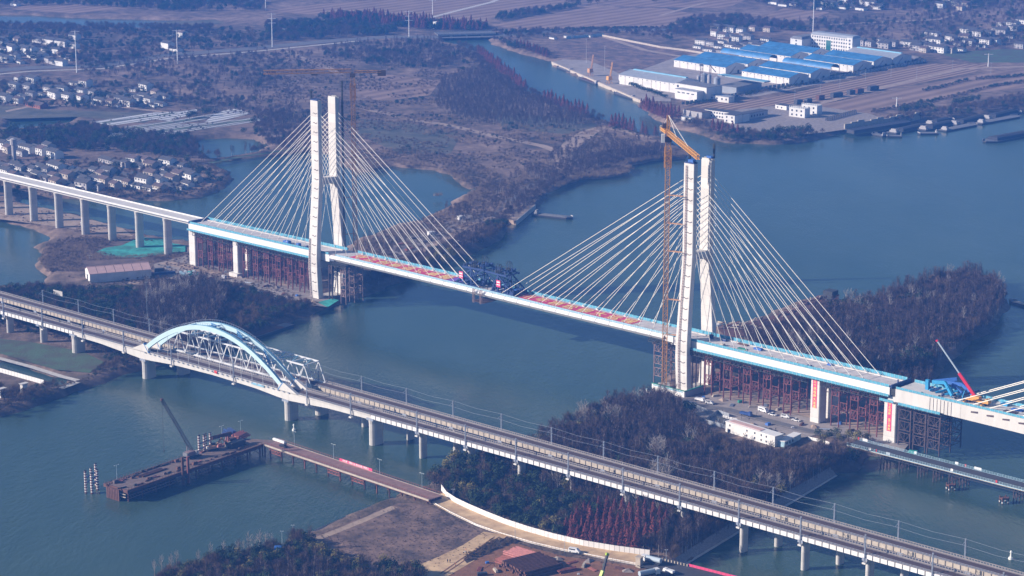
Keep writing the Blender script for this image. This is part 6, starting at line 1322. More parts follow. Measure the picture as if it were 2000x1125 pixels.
# masts, water tower, gatehouse
c = at(28, 312, 3); t = thing('water_tower', 'grey concrete water tower with a wider top in the riverside village', 'water tower', c); part('shaft', M().tube((0, 0, -.3), (0, 0, 13), 1.9, 12), MT['wall_grey'], t); part('tank', M().tube((0, 0, 13.01), (0, 0, 17.5), 3.0, 12).tube((0, 0, 17.51), (0, 0, 18.5), 3.1, 12, .4), MT['wall_grey'], t)
block('gatehouse', 'white toll gatehouse beside the far highway', 'gatehouse', at(846, 56, 3), HH, 5, 5, 8, 'wall_white', 'panel_white', [(2.5, 4.5, 2.4, 2)])
def pylon(label, u, v, h, arms=3):
    t = thing('power_mast', label, 'power mast', at(u, v, 3)); part('pole', M().tube((0, 0, -.3), (0, 0, h), .7, 6, .35), MT['panel_white'], t)
    for k in range(arms): part('crossarm', M().bar((-4.5, 0, h - 1 - k * 5), (4.5, 0, h - 1 - k * 5), .45), MT['panel_white'], t)
for lb, u, v, h, a in [('slender white power mast left of centre at the top', 532, 92, 38, 3), ('white power mast with crossarms above the middle of the peninsula', 799, 72, 30, 3), ('thin white mast cut by the top edge', 519, 20, 14, 0), ('thin white mast in the far left village', 150, 142, 44, 1), ('thin white mast behind the logo corner in the village', 347, 124, 36, 1), ('tall white antenna mast left of the dormitory', 1588, 62, 40, 0), ('pale lattice-like power mast at the top centre', 845, 30, 24, 2), ('thin pole at the right field edge', 1930, 130, 14, 1), ('thin pole in the brown field below the trucks', 1751, 210, 10, 1)]: pylon(lb, u, v, h, a)
for k, (u, v, h) in enumerate([(1145, 123, 17), (1181, 138, 17), (1257, 167, 9), (1281, 184, 12)]): lamp('%s tall lamp mast from the left in the port yard' % ORD[k + 1], at(u, v, 3), 0, h * 1.5, 'lamp masts in the port yard', .8, 'panel_white')
for k, (u, v) in enumerate([(1690, 158), (1740, 150), (1790, 154), (1640, 172), (1602, 188), (1552, 200), (1860, 140), (1935, 145)]): lamp('%s thin field pole in the list of poles across the brown field' % ORD[k + 1] if False else 'thin pale pole standing in the ploughed field, %s from the back' % ORD[k + 1], at(u, v, 3), 0, 12, 'thin poles in the ploughed field', .5)
# ------------------------------------------------------------------ warehouses
WHD = rad(-48)
def warehouse(label, u, v, L, W, roof='roof_blue', H=7.5, rise=3.6, wall='wall_white', sky=None, n=13):
    c = at(u, v, 3); t = thing('warehouse', label, 'warehouse', c, WHD)   # origin = near right corner, runs to -x
    rings = []
    for q in (-L, 0): rings.append([(q, 0, -.3), (q, W, -.3), (q, W, H), (q, W * .5, H + rise), (q, 0, H)])
    part('wall', M().loft(rings), MT[wall], t)
    ns = max(4, int(L / 9))
    for sg in (0, 1):
        for i in range(ns):
            a = -L - .4 + i * (L + .8) / ns; b = a + (L + .8) / ns - .12; y0, y1 = (-.6, W / 2) if not sg else (W + .6, W / 2); z0 = H - .6 * rise * 2 / W + .12
            part('roof_sheet', M().loft([[(a, y0, z0), (b, y0, z0), (b, y0, z0 + .15), (a, y0, z0 + .15)], [(a, y1, H + rise + .12), (b, y1, H + rise + .12), (b, y1, H + rise + .27), (a, y1, H + rise + .27)]]), MT[roof], t)
    for i in range(n): x = -L + (i + .5) * L / n; part('window', M().box(x - .55, x + .55, -.06, -.01, H - 1.7, H - .9), MT['window_dark'], t)
    for i in range(int(n / 2)): x = -L + (i + .75) * L / (n / 2); part('pilaster', M().box(x - .25, x + .25, -.16, -.01, 0, H - 2), MT['wall_cream'], t)
    part('stair', M().bar((.5, W * .2, 0), (.5, W * .5, H - .5), .6, .8), MT['wall_grey'], t); part('end_door', M().box(.01, .08, W * .62, W * .72, 0, 3.2), MT['window_dark'], t)
    if sky: part('ridge_skylight', M().box(-L * .93, -1, W / 2 - 1.4, W / 2 + 1.4, H + rise + .1, H + rise + 1.1), MT[sky], t)
    return t
WL = [('pale-roofed warehouse at the right end of the factory', 1744, 128, 66, 31, 'roof_pale', 'roof_sky'), ('blue-roofed warehouse second from the right end', 1706, 134, 68, 30, 'roof_blue', None), ('blue-roofed warehouse third from the right end', 1666, 142, 68, 30, 'roof_blue', None), ('blue-roofed warehouse fourth from the right along the field wall', 1583, 158, 70, 30, 'roof_blue', None), ('blue-roofed warehouse fifth from the right along the field wall', 1541, 167, 64, 30, 'roof_blue', None), ('leftmost blue-roofed warehouse in the back row', 1417, 146, 74, 29, 'roof_blue', None), ('second blue-roofed warehouse in the back row', 1460, 139, 74, 29, 'roof_blue', None), ('third blue-roofed warehouse in the back row', 1544, 124, 74, 29, 'roof_blue', None), ('rightmost blue-roofed warehouse in the back row', 1585, 117, 74, 29, 'roof_blue', None), ('white warehouse with a pale blue ridge above the quay', 1320, 182, 80, 33, 'roof_pale', 'roof_sky')]
for lb, u, v, L, W, rf, sk in WL: warehouse(lb, u, v, L, W, rf, sky=sk, H=9.5 if 'quay' in lb else 7.5)
def arch_hall(label, u, v, L, W):
    c = at(u, v, 3); t = thing('arched_canopy', label, 'canopy hall', c, WHD); m = M(); rings = []
    for q in (-L, 0): rings.append([(q, W / 2 - W / 2 * math.cos(math.pi * i / 10), 8 + 4.5 * math.sin(math.pi * i / 10)) for i in range(11)] + [(q, W / 2 - (W / 2 - .2) * math.cos(math.pi * (10 - i) / 10), 7.8 + 4.5 * math.sin(math.pi * (10 - i) / 10)) for i in range(11)])
    part('vault', M().loft(rings), MT['roof_blue'], t)
    for q in range(6):
        for y in (.3, W - .3): part('column', M().box(-q * L / 6 - .4, -q * L / 6, y - .2, y + .2, -.3, 8), MT['roof_pale'], t)
    part('dark_floor', M().box(-L, 0, 1, W - 1, .05, .2), MT['deck_grey'], t)
arch_hall('blue arched canopy hall in the middle of the field-side warehouses', 1622, 150, 66, 14); arch_hall('blue arched canopy hall between the back row warehouses', 1502, 131, 70, 13)
# sky-blue flat roof with dark yard building
c = at(1412, 187, 3)
block('silo_hall', 'low dark-roofed hall with a pale side next to the silos', 'hall', at(1438, 184, 3), WHD + rad(98), 44, 20, 6.5, 'roof_pale', 'deck_grey', []); block('silo_canopy', 'sky-blue flat canopy behind the silos', 'canopy', at(1402, 148, 14), WHD, 62, 9, 1.0, 'roof_pale', 'roof_sky')
t = thing('factory_block', 'white stepped factory block with square windows below the silos', 'factory building', at(1318, 188, 3), WHD); part('main_block', M().box(0, 42, 0, 22, -.3, 13), MT['wall_white'], t); part('roof', M().box(.4, 41.6, .4, 21.6, 13.01, 13.3), MT['deck_grey'], t); part('front_annex', M().box(9, 38, -9, -.02, -.3, 9.5), MT['wall_white'], t); part('roof', M().box(8.6, 38.4, -9.4, -.3, 9.52, 9.9), MT['roof_pale'], t)
for i in range(4): part('window', M().box(12 + i * 6.2, 15.5 + i * 6.2, -9.07, -9.01, 6.2, 7.2), MT['window_dark'], t)
for x, z in ((4, 3), (4, 9.5)): part('window', M().box(x - 1.3, x + 1.3, -.07, -.01, z, z + 2.2), MT['window_dark'], t)
block('annex', 'small white annex right of the white factory block', 'annex', at(1384, 196, 3), WHD + .1, 24, 9, 5.5, 'wall_white', 'roof_pale', [(4, 2.2, 1.6, 1.8), (10, 2.2, 1.6, 1.8), (16, 2.2, 1.6, 1.8), (21, 2.2, 1.6, 1.8)])
for k, (u, v, r, h, lb) in enumerate([(1364, 172, 1.8, 12, 'slim silo at the left of the silo group'), (1375, 170, 3.4, 13, 'wide grey silo in the middle of the silo group'), (1385, 174, 2.0, 14, 'slim white silo right of the wide one'), (1400, 178, 3.4, 13, 'wide silo at the right of the silo group')]):
    t = thing('silo', lb, 'silo', at(u, v, 3)); part('shell', M().tube((0, 0, -.3), (0, 0, h), r, 14), MT['roof_pale' if k % 2 else 'wall_grey'], t); part('cone_roof', M().tube((0, 0, h + .01), (0, 0, h + r * .5), r + .1, 14, .3), MT['roof_pale'], t)
t = thing('conveyor_tower', 'slim lattice conveyor tower rising among the silos', 'conveyor tower', at(1369, 172, 3)); part('frame', M().lattice((0, 0, 0), (0, 0, 22), 2.2, 3, .15), MT['trestle_grey'], t); part('head_house', M().box(-1.8, 1.8, -1.5, 1.5, 22.1, 24.5), MT['roof_pale'], t)
t = thing('conveyor_tower', 'short lattice conveyor tower right of the silo group', 'conveyor tower', at(1386, 166, 3)); part('frame', M().lattice((0, 0, 0), (0, 0, 21), 1.6, 3, .14), MT['trestle_grey'], t); part('chute', M().bar((0, 0, 20), (6, 0, 13), .8), MT['trestle_grey'], t)
# dormitory
D = thing('dormitory', 'white five-storey dormitory block with a green glass centre bay', 'dormitory', at(1583, 101, 3), rad(-45)); part('wall', M().box(0, 56, 0, 15, -.3, 19.5), MT['wall_white'], D); part('roof', M().loft([[(-.5, -.5, 19.51), (56.5, -.5, 19.51), (56.5, 15.5, 19.51), (-.5, 15.5, 19.51)], [(.5, 2.5, 22), (55.5, 2.5, 22), (55.5, 13, 22), (.5, 13, 22)]]), MT['roof_pale'], D)
part('glass_bay', M().box(21, 27.5, -.12, -.01, 2, 15), MT['window_green'], D)
for f in range(5):
    for i in range(16):
        x = 2.4 + i * 3.3
        if 20 < x < 28.5 and f < 4: continue
        part('window', M().box(x - .8, x + .8, -.08, -.01, 1.4 + f * 3.8, 3.2 + f * 3.8), MT['window_dark'], D)
part('stair_tower', M().box(50, 57.2, -1.2, -.1, 0, 20.4), MT['wall_white'], D)
for f in range(5): part('window', M().box(52.6, 54.6, -1.28, -1.21, 1.4 + f * 3.8, 3.4 + f * 3.8), MT['window_dark'], D)
t = thing('dormitory_wing', 'white side wing of the dormitory with a narrow window column', 'dormitory wing', at(1543, 101, 3), rad(-45)); part('wall', M().box(0, 16, 0, 30, -.3, 15), MT['wall_white'], t); part('roof', M().loft([[(-.5, -.5, 15.01), (16.5, -.5, 15.01), (16.5, 30.5, 15.01), (-.5, 30.5, 15.01)], [(2, 2, 17.5), (14, 2, 17.5), (14, 28, 17.5), (2, 28, 17.5)]]), MT['deck_grey'], t)
for f in range(4): part('window', M().box(7, 9, -.08, -.01, 1.4 + f * 3.6, 3.2 + f * 3.6), MT['window_dark'], t)
# two-storey office by the river bank
t = block('riverside_office', 'long two-storey office with many square windows near the right river bank', 'office', at(1376, 228, 3), WHD + .1, 44, 10, 7, 'wall_white', 'roof_tile', [(2 + i * 3.1, z, 1.6, 1.5) for z in (1.2, 4.4) for i in range(14)]); block('riverside_office', 'white cube-shaped house at the right end of the long office', 'office', at(1414, 239, 3), WHD + .1, 12, 12, 7.5, 'wall_white', 'roof_tile', [(3, 1.2, 1.6, 1.6), (9, 1.2, 1.6, 1.6), (3, 4.6, 1.6, 1.6), (9, 4.6, 1.6, 1.6)])
block('riverside_office', 'dark-roofed rear wing running back from the riverside office', 'office', at(1436, 238, 3), WHD + rad(92), 46, 9, 5.5, 'wall_grey', 'roof_tile', [(3 + i * 4, 1.6, 1.8, 1.8) for i in range(10)]); block('storehouse', 'brown-roofed storehouse in the trees left of the riverside office', 'storehouse', at(1334, 226, 3), WHD, 24, 14, 6, 'wall_grey', 'roof_brown'); block('storehouse', 'low white shed below the brown-roofed storehouse', 'shed', at(1330, 235, 3), WHD, 13, 5, 3.4, 'wall_white', 'roof_pale')
for k, (u, v, lb) in enumerate([(1541, 227, 'front white house shell without a roof in the sand yard'), (1565, 221, 'rear white house shell without a roof in the sand yard')]):
    t = thing('unfinished_house', lb, 'house shell', at(u, v, 3), WHD + .15); part('wall', M().box(0, 17, 0, 9, -.3, 8.6), MT['wall_white'], t)
    for i in range(9): part('parapet_post', M().box(i * 2 + .2, i * 2 + .7, .05, .5, 8.61, 10.2), MT['wall_white'], t)
    for z in (1.4, 5.2):
        for i in range(3): part('window', M().box(2.4 + i * 5, 4 + i * 5, -.07, -.01, z, z + 1.7), MT['window_dark'], t)
block('yard_hut', 'low white hut at the left of the sand yard', 'hut', at(1514, 212, 3), WHD, 14, 8, 4, 'wall_white', 'roof_tile', [(3, 1.2, 1.4, 1.4), (8, 1.2, 1.4, 1.4)])
t = thing('coal_conveyor', 'dark ribbed conveyor line in the sand yard', 'conveyor', at(1614, 236, 3), rad(52))
for i in range(14): part('trestle_frame', M().loft([[(i * 4, -1.5, 0), (i * 4 + 1.2, -1.5, 0), (i * 4 + 1.2, 1.5, 0), (i * 4, 1.5, 0)], [(i * 4, -1, 3.5), (i * 4 + .8, -1, 3.5), (i * 4 + .8, 1, 3.5), (i * 4, 1, 3.5)]]), MT['hull_dark'], t)
t = thing('retaining_wall', 'pale retaining wall stepping down to the river behind the barges', 'wall', at(1650, 252, 3), rad(35))
for i in range(12): part('wall_block', M().box(i * 8, i * 8 + 7.8, 0, 1.2, -1.5, 4.5 + (i % 3)), MT['concrete_tan'], t)
block('jetty_shed', 'long dark roof of the loading jetty left of the barges', 'jetty', at(1668, 262, 2.2), rad(38), 74, 9, 3, 'hull_dark', 'hull_dark')
# factory wall along the field and the white wall behind the port yard
pfence('boundary_wall', 'long dark and white boundary wall between the factory and the ploughed field', [(1330, 204), (1420, 190), (1500, 172), (1600, 158), (1700, 140), (1810, 120)], 3, 2.6, 6, 'wall_grey', 'wall', gap=1.4); pfence('boundary_wall', 'long white wall behind the port yard', [(1176, 71), (1230, 82), (1290, 94), (1338, 100), (1388, 108)], 3, 2.2, 9, 'wall_cream', 'wall'); pfence('boundary_wall', 'low blue-white wall at the far end of the port yard', [(1106, 76), (1180, 70)], 3, 3, 9, 'fence_pale', 'wall')
# trucks on the field track, parked
for k, (u, v, L, mt) in enumerate([(1559, 203, 8, 'hull_dark'), (1578, 201, 7, 'hull_dark'), (1602, 194, 8, 'rust_brown'), (1634, 189, 14, 'hull_dark'), (1662, 184, 8, 'hull_dark'), (1678, 181, 9, 'rust_brown'), (1705, 176, 13, 'hull_dark')]):
    crate('dark loaded trailer on the field track, %s from the left' % ORD[k + 1], at(u, v, 3.3), rad(40), L * .5, 2.2, 4.2, mt, 'trailer', 'trailer')
# ------------------------------------------------------------------ quay cranes and boats
for k, (u, v, mt, lb) in enumerate([(1153, 148, 'crane_rust', 'rusty harbour crane at the left of the quay'), (1190, 163, 'crane_yellow', 'orange harbour crane at the right of the quay')]):
    t = thing('harbour_crane', lb, 'harbour crane', at(u, v, 3.2), .6); m = M()
    for x in (-2.2, 2.2):
        for y in (-2.2, 2.2): m.bar((x, y, 0), (x * .5, y * .5, 3.5), .5)
    part('portal', m, MT[mt], t); part('house', M().loft([[(-2.6, -2, 3.6), (2.6, -2, 3.6), (2.6, 2, 3.6), (-2.6, 2, 3.6)], [(-2.4, -1.9, 7.6), (1.8, -1.9, 7.6), (1.8, 1.9, 7.6), (-2.4, 1.9, 7.6)]]), MT[mt], t); part('jib', M().lattice((1, 0, 6.5), (6, 3, 21), 1.0, 2, .14), MT[mt], t)
def barge(label, loc, rz, L, W, load='coal', h=1.3, heap=3.0, nm='barge', cab=True):
    heap *= .55
    t = thing(nm, label, 'barge', loc, rz); o = [(-L / 2, -W * .42), (L * .40, -W / 2), (L / 2, -W * .12), (L / 2, W * .12), (L * .40, W / 2), (-L / 2, W * .42)]
    part('hull', M().loft([[(x * .96, y * .85, -1.0) for x, y in o], [(x, y, h * .5) for x, y in o], [(x, y, h) for x, y in o]]), MT['hull_dark'], t); part('deck', M().prism([(x * .97, y * .92) for x, y in o], h + .01, h + .15), MT['deck_grey'], t)
    a, b = -L * .30, L * .38
    if load: part('cargo_heap', M().loft([[(a, -W * .4, h + .16), (b, -W * .4, h + .16), (b, W * .4, h + .16), (a, W * .4, h + .16)], [(a + 2, -W * .3, h + heap * .7), (b - 2, -W * .3, h + heap * .7), (b - 2, W * .3, h + heap * .7), (a + 2, W * .3, h + heap * .7)], [(a + 5, -W * .1, h + heap), (b - 5, -W * .1, h + heap), (b - 5, W * .1, h + heap), (a + 5, W * .1, h + heap)]]), MT[load], t)
    if cab: part('wheelhouse', M().box(-L * .45, -L * .38, -W * .28, W * .28, h + .16, h + 1.7).box(-L * .44, -L * .40, -W * .2, W * .2, h + 1.71, h + 2.9), MT['wall_grey'], t); part('wheelhouse_window', M().box(-L * .40 + .01, -L * .40 + .06, -W * .18, W * .18, h + 2.1, h + 2.7), MT['window_dark'], t)
    part('bulwark', M().bar((L * .40, -W / 2, h + .5), (L / 2, -W * .12, h + .8), .2, .8).bar((L * .40, W / 2, h + .5), (L / 2, W * .12, h + .8), .2, .8), MT['wall_grey'], t); return t
def brg(label, u0, v0, u1, v1, W, load, heap=3., **k):
    a, b = at(u0, v0, 0), at(u1, v1, 0); return barge(label, (a + b) / 2, yaw(a, b), (b - a).length, W, load, heap=heap, **k)
brg('small barge moored at the upper left of the quay', 1118, 142, 1092, 132, 9, 'deck_grey', .8); brg('empty barge moored below the rusty harbour crane', 1170, 166, 1134, 153, 9, 'rust_brown', .5); brg('dark barge moored at the right end of the quay', 1240, 195, 1202, 182, 8, None)
brg('single coal barge sailing at the far right', 2040, 258, 1922, 279, 16, 'coal', 6); brg('small pale boat at the left tip of the moored barges', 1728, 268, 1706, 263, 7, None); brg('dark work boat second from the left of the moored barges', 1762, 268, 1730, 267, 8, None)
brg('dark boat with pale gear in the middle of the moored barges', 1832, 262, 1792, 262, 9, None); brg('coal barge first in the moored rows at right', 1740, 262, 1812, 246, 13, 'coal', 5); brg('coal barge second in the moored rows at right', 1798, 256, 1868, 240, 13, 'coal', 5.5); brg('coal barge third in the moored rows at right', 1858, 246, 1928, 229, 13, 'coal', 5.5); brg('coal barge fourth in the moored rows at right', 1922, 235, 1990, 219, 13, 'coal', 6)
brg('long empty barge outermost left in the moored rows', 1840, 257, 1905, 244, 11, 'deck_grey', .6); brg('long empty barge outermost right in the moored rows', 1910, 243, 1990, 228, 11, 'deck_grey', .6); brg('far coal barge close to the bank in the moored rows', 1812, 245, 1858, 234, 12, 'coal', 5)
brg('moored barge on the left bank behind the arch bridge', 566, 636, 480, 664, 9, 'rust_brown', .9, cab=False); brg('long dark ferry barge at the small dock in the middle', 1042, 420, 1118, 428, 8, 'deck_grey', 1.2); brg('narrow pale pontoon entering at the right edge', 2050, 612, 1972, 590, 5, 'concrete_tan', .4, cab=False)
t = thing('dock', 'small sandy dock with a concrete edge at the tip of the reed bank', 'dock', at(1000, 436, 0), 0)
pp = [at(u, v, 0) - at(1000, 436, 0) for u, v in ((968, 430), (1008, 440), (1046, 408), (1032, 400), (990, 410))]; part('apron', M().prism([(p.x, p.y) for p in pp], -1.5, 3.2), MT['dirt_pale'], t); part('edge_wall', M().bar((pp[1].x, pp[1].y, 1), (pp[2].x, pp[2].y, 1), .6, 5), MT['concrete_old'], t)
for k, (u, v, lb) in enumerate([(897, 431, 'small white hut on the spit behind the left bridge span'), (838, 462, 'small white container in the stock yard behind the stay cables'), (888, 481, 'white cabin on the bank left of the erection cranes')]): block('site_hut', lb, 'hut', at(u, v, 3), .5, 5, 3, 2.8, 'wall_white', 'panel_white', [(2, 1, 1, 1)])
for k, (u, v) in enumerate([(760, 498), (785, 478), (812, 466), (850, 453), (800, 488), (835, 472)]): crate('low dark material pile in the stock yard behind the stay cables, %s' % ['left end', 'left middle', 'centre', 'right end', 'near side', 'near right'][k], at(u, v, 3.1), .5 + k * .1, 4, 1.4, 1.2, ['rust_brown', 'rust_red', 'hull_dark'][k % 3], 'material_pile', 'material pile')
# highway bridge with piers
t = thing('highway_bridge', 'low grey highway bridge crossing the canal far away', 'bridge', at(862, 75, 0), yaw(at(862, 75, 0), at(968, 72, 0))); part('deck', M().box(-6, 62, -11, 11, 4.4, 5.6), MT['road_grey'], t); part('parapet', M().box(-6, 62, -11.3, -11.02, 4.8, 6.5).box(-6, 62, 11.02, 11.3, 4.8, 6.5), MT['concrete_old'], t)
for x in (10, 28, 46): part('pier', M().box(x - 1, x + 1, -11, 11, -2, 4.39), MT['concrete_pier'], t)
# rubble stock on the right peninsula tip
a, b_ = at(1475, 634, 3), at(1624, 583, 3); t = thing('rubble_wall', 'rusty stacked formwork heap ending at the water beyond the stay cables', 'material pile', a, yaw(a, b_)); L = (b_ - a).length
for i in range(70):
    x = R.uniform(0, L); y = R.uniform(-7, 5); s = R.uniform(.8, 2.6); part('steel_piece', M().bar((x, y, .3 + R.random() * 2.5), (x + s * 1.6, y + R.uniform(-2, 2), .4 + R.random() * 3), .4, R.uniform(.4, 1.4)), MT[R.choice(['rust_brown', 'rust_brown', 'trestle_red', 'concrete_tan', 'trestle_dark'])], t)
part('end_container', M().box(L - 4, L + 3, -3, 4, 0, 5.5), MT['bailey_dark'], t)
a = at(1398, 636, 3); t = thing('rubble_wall', 'grey rubble and timber heap behind the far leg of the right tower', 'material pile', a, yaw(a, at(1470, 640, 3)))
for i in range(50):
    x = R.uniform(0, 26); y = R.uniform(-8, 8); s = R.uniform(.8, 2.2); part('debris_piece', M().bar((x, y, .3 + R.random()), (x + s * 1.6, y + R.uniform(-2, 2), .4 + R.random() * 2), .4, R.uniform(.4, 1.1)), MT[R.choice(['rust_brown', 'concrete_tan', 'film_grey', 'trestle_dark'])], t)
# ------------------------------------------------------------------ vegetation
RV = random.Random(11)
def tri(m, p, d, w):
    p = Vector(p); d = Vector(d); s = d.cross(Vector((RV.uniform(-1, 1), RV.uniform(-1, 1), RV.uniform(-1, 1)))).normalized() * w / 2
    m.q([p - s, p + s, p + d])
def bare(h, spread, n, w, low=.3):
    tr = M().tube((0, 0, -.3), (0, 0, h * .55), .16, 5, .09).tube((0, 0, h * .55), (RV.uniform(-.2, .2), RV.uniform(-.2, .2), h * .97), .09, 4, .02); cr = M()
    for i in range(n):
        z = h * (low + (.93 - low) * RV.random()); a = RV.uniform(0, 6.283); L = spread * (1.25 - z / h) * RV.uniform(.6, 1.1) + .5
        d = Vector((math.cos(a) * L * .62, math.sin(a) * L * .62, L * RV.uniform(.5, .95))); tri(cr, (0, 0, z), d, w * 1.2)
        for k in range(3):
            f = RV.uniform(.35, .95); p = Vector((0, 0, z)) + d * f; e = d.normalized() * L * .5 + Vector((RV.uniform(-.6, .6), RV.uniform(-.6, .6), RV.uniform(.1, .8))); tri(cr, p, e * .8, w)
    return tr, cr
def bushy(h, r, n, w):
    tr = M().tube((0, 0, -.3), (0, 0, h * .35), .2, 5, .12); cr = M()
    for i in range(5): a = i * 1.26; tr.tube((0, 0, h * .3), (math.cos(a) * r * .45, math.sin(a) * r * .45, h * .68), .1, 4, .04)
    for i in range(n):
        th = RV.uniform(0, 6.283); ph = RV.uniform(.05, 1.5); rr = RV.uniform(.35, .85)
        p = Vector((math.cos(th) * math.sin(ph) * r * rr, math.sin(th) * math.sin(ph) * r * rr, h * .35 + math.cos(ph) * h * .58 * rr)); d = p - Vector((0, 0, h * .2)); d = d.normalized() * RV.uniform(.6, 1.3) * r * .38 + Vector((RV.uniform(-.4, .4), RV.uniform(-.4, .4), RV.uniform(0, .5))); tri(cr, p, d, w)
    return tr, cr
def leafy(h, r, n, s, cone=False, z0=.12):
    tr = M().tube((0, 0, -.3), (0, 0, h * .5), .2, 5, .1); cr = M(); cl = [(Vector((RV.uniform(-.5, .5) * r, RV.uniform(-.5, .5) * r, h * RV.uniform(.35, .8))), RV.uniform(.45, .65) * r) for _ in range(7)]
    for i in range(n):
        if cone:
            z = h * (z0 + (1 - z0) * RV.random() ** 1.25); rr = r * (1 - z / h) ** .85 * RV.uniform(.55, 1.08) + .08; a = RV.uniform(0, 6.283); p = Vector((math.cos(a) * rr, math.sin(a) * rr, z)); u = Vector((math.cos(a), math.sin(a), RV.uniform(-.3, .6)))
        else:
            c, cr_ = RV.choice(cl); u = Vector((RV.gauss(0, 1), RV.gauss(0, 1), RV.gauss(.25, 1))).normalized(); p = c + Vector((u.x * cr_, u.y * cr_, u.z * cr_ * .9)) * RV.uniform(.8, 1.05)
        q = u.cross(Vector((RV.uniform(-1, 1), RV.uniform(-1, 1), RV.uniform(-1, 1)))).normalized(); v = u.cross(q); k = s * RV.uniform(.6, 1.3)
        cr.q([p - q * k, p + v * k * .8 + u * k * .3, p + q * k, p - v * k * .8 - u * k * .2])
    return tr, cr
def tuft(h, r, n, w):
    cr = M()
    for i in range(n): a = RV.uniform(0, 6.283); q = RV.random() ** .5 * r; tri(cr, (math.cos(a) * q, math.sin(a) * q, -.1), (RV.uniform(-.5, .5), RV.uniform(-.5, .5), h * RV.uniform(.55, 1.05)), w)
    return M().tube((0, 0, -.2), (0, 0, .2), .06, 3), cr
PK = {}
def proto(key, g, leaf, bark):
    tr, cr = g; PK[key] = (tr.mesh('trunk', MT[bark]), cr.mesh('crown', MT[leaf]), leaf)
for i in range(2): proto('pop%d' % i, bare(10.5, 3.0, 62, .11), 'twig_purple', 'bark_pale')
for i in range(2): proto('bush%d' % i, bushy(8., 3.9, 380, .12), 'twig_brown' if i else 'twig_purple', 'bark_dark')
for i in range(2): proto('ever%d' % i, leafy(7.5, 3.6, 430, .34), 'leaf_dark', 'bark_dark')
proto('olive0', leafy(7., 3.6, 380, .30), 'leaf_olive', 'bark_dark')
for i in range(2): proto('red%d' % i, leafy(11., 3.2, 520, .28, True), 'needle_red', 'bark_dark')
proto('reed0', tuft(2.6, 2.4, 70, .16), 'reed_tan', 'bark_dark'); proto('scrub0', bushy(2.2, 1.9, 120, .12), 'scrub', 'bark_dark'); proto('white0', bare(11.5, 3.4, 40, .12, .2), 'bark_pale', 'bark_pale'); proto('hedge0', leafy(2.6, 2.0, 120, .3), 'leaf_dark', 'bark_dark')
def tree(key, label, cat, loc, sc, nm, group=None):
    t = thing(nm, label, cat, loc, RV.uniform(0, 6.28), group); t.scale = (sc, sc, sc * RV.uniform(.92, 1.1)); put('trunk', PK[key][0], t); put('crown', PK[key][1], t); return t
TRS = {}
TN = {'pop': ('bare_tree', 'slim bare tree'), 'bush': ('bare_tree', 'round bare tree'), 'ever': ('evergreen_tree', 'dark evergreen tree'), 'olive': ('olive_tree', 'olive-green tree'), 'red': ('redwood_tree', 'rust-red conifer'), 'white': ('bare_tree', 'pale white-barked bare tree'), 'scrub': ('shrub', 'bare shrub'), 'hedge': ('shrub', 'green shrub'), 'reed': ('reed_clump', 'tan reed clump')}
def trow(kind, desc, pts, sc=1., jit=0):
    b = kind.rstrip('01'); nm, ds = TN[b]
    for i, (u, v) in enumerate(sorted(pts)):
        k = kind if kind in PK else b + str(i % 2 if b + '1' in PK else 0)
        o = tree(k, '%s, %s from left %s' % (ds, ORD[min(i + 1, 30)], desc), 'shrub' if b in ('scrub', 'hedge', 'reed') else 'tree', at(u, v, 3), sc * RV.uniform(.85, 1.15), nm)
        TRS.setdefault(k, o)
def lerp(a, b, n): return [(a[0] + (b[0] - a[0]) * i / (n - 1) + RV.uniform(-1, 1), a[1] + (b[1] - a[1]) * i / (n - 1) + RV.uniform(-1, 1)) for i in range(n)]
trow('red', 'in the row on the canal bank above the road fork', lerp((1194, 248), (1238, 256), 7), 1.15)
trow('red', 'in the pair rows near the peninsula tip', [(1255, 262), (1262, 264), (1280, 266)], .9)
trow('red', 'in the row on the left canal bank facing the quay', lerp((1063, 200), (1146, 228), 12), 1.1)
trow('red', 'in the long row on the upper left canal bank', lerp((934, 108), (1026, 178), 26), 1.15)
trow('red', 'in the grove at the right canal corner', lerp((1252, 214), (1310, 236), 12), 1.15); trow('red', 'in the back of the grove at the right canal corner', lerp((1262, 212), (1325, 232), 10), 1.1)
trow('red', 'along the upper right canal bank', lerp((1010, 92), (1068, 112), 10), .9); trow('red', 'on the river bank below the long office', lerp((1392, 256), (1440, 264), 6), 1.)
trow('red', 'in the back row of the foreground rust-red grove', lerp((1170, 1012), (1290, 1030), 9), 1.05); trow('red', 'in the second row of the foreground rust-red grove', lerp((1140, 1034), (1300, 1050), 13), 1.1); trow('red', 'in the third row of the foreground rust-red grove', lerp((1122, 1052), (1290, 1068), 13), 1.05); trow('red', 'in the front row of the foreground rust-red grove', lerp((1115, 1058), (1240, 1078), 10), .95); trow('red', 'on the left flank of the foreground rust-red grove', lerp((1105, 1045), (1150, 1026), 5), .9)
trow('white', 'at the water edge, bottom left woods', [(302, 1124), (316, 1122), (335, 1120), (346, 1118), (388, 1108), (412, 1098), (438, 1094)], .72)
trow('white', 'in the group left of the dirt field', [(464, 1096), (474, 1092), (486, 1090), (498, 1088), (508, 1086), (520, 1082), (530, 1082)], .9)
trow('white', 'on the far right tip of the thicket island', [(1940, 558), (1950, 562), (1958, 570)], .9); trow('white', 'in the middle of the thicket island', [(1816, 690), (1822, 694)], .8)
trow('olive0', 'in front of the white fence start near the red trestle', [(885, 912)], 1.2); trow('olive0', 'on the near shore below the pier with the yellow excavation', [(1640, 866), (1656, 862), (1672, 868), (1690, 866), (1610, 872)], .95)
trow('olive0', 'on the bank behind the left bridge span', [(838, 520), (856, 512), (868, 520), (880, 506)], 1.3); trow('ever', 'beside the yellow tree at the end pier', [(1620, 856), (1636, 852), (1600, 852)], .7)
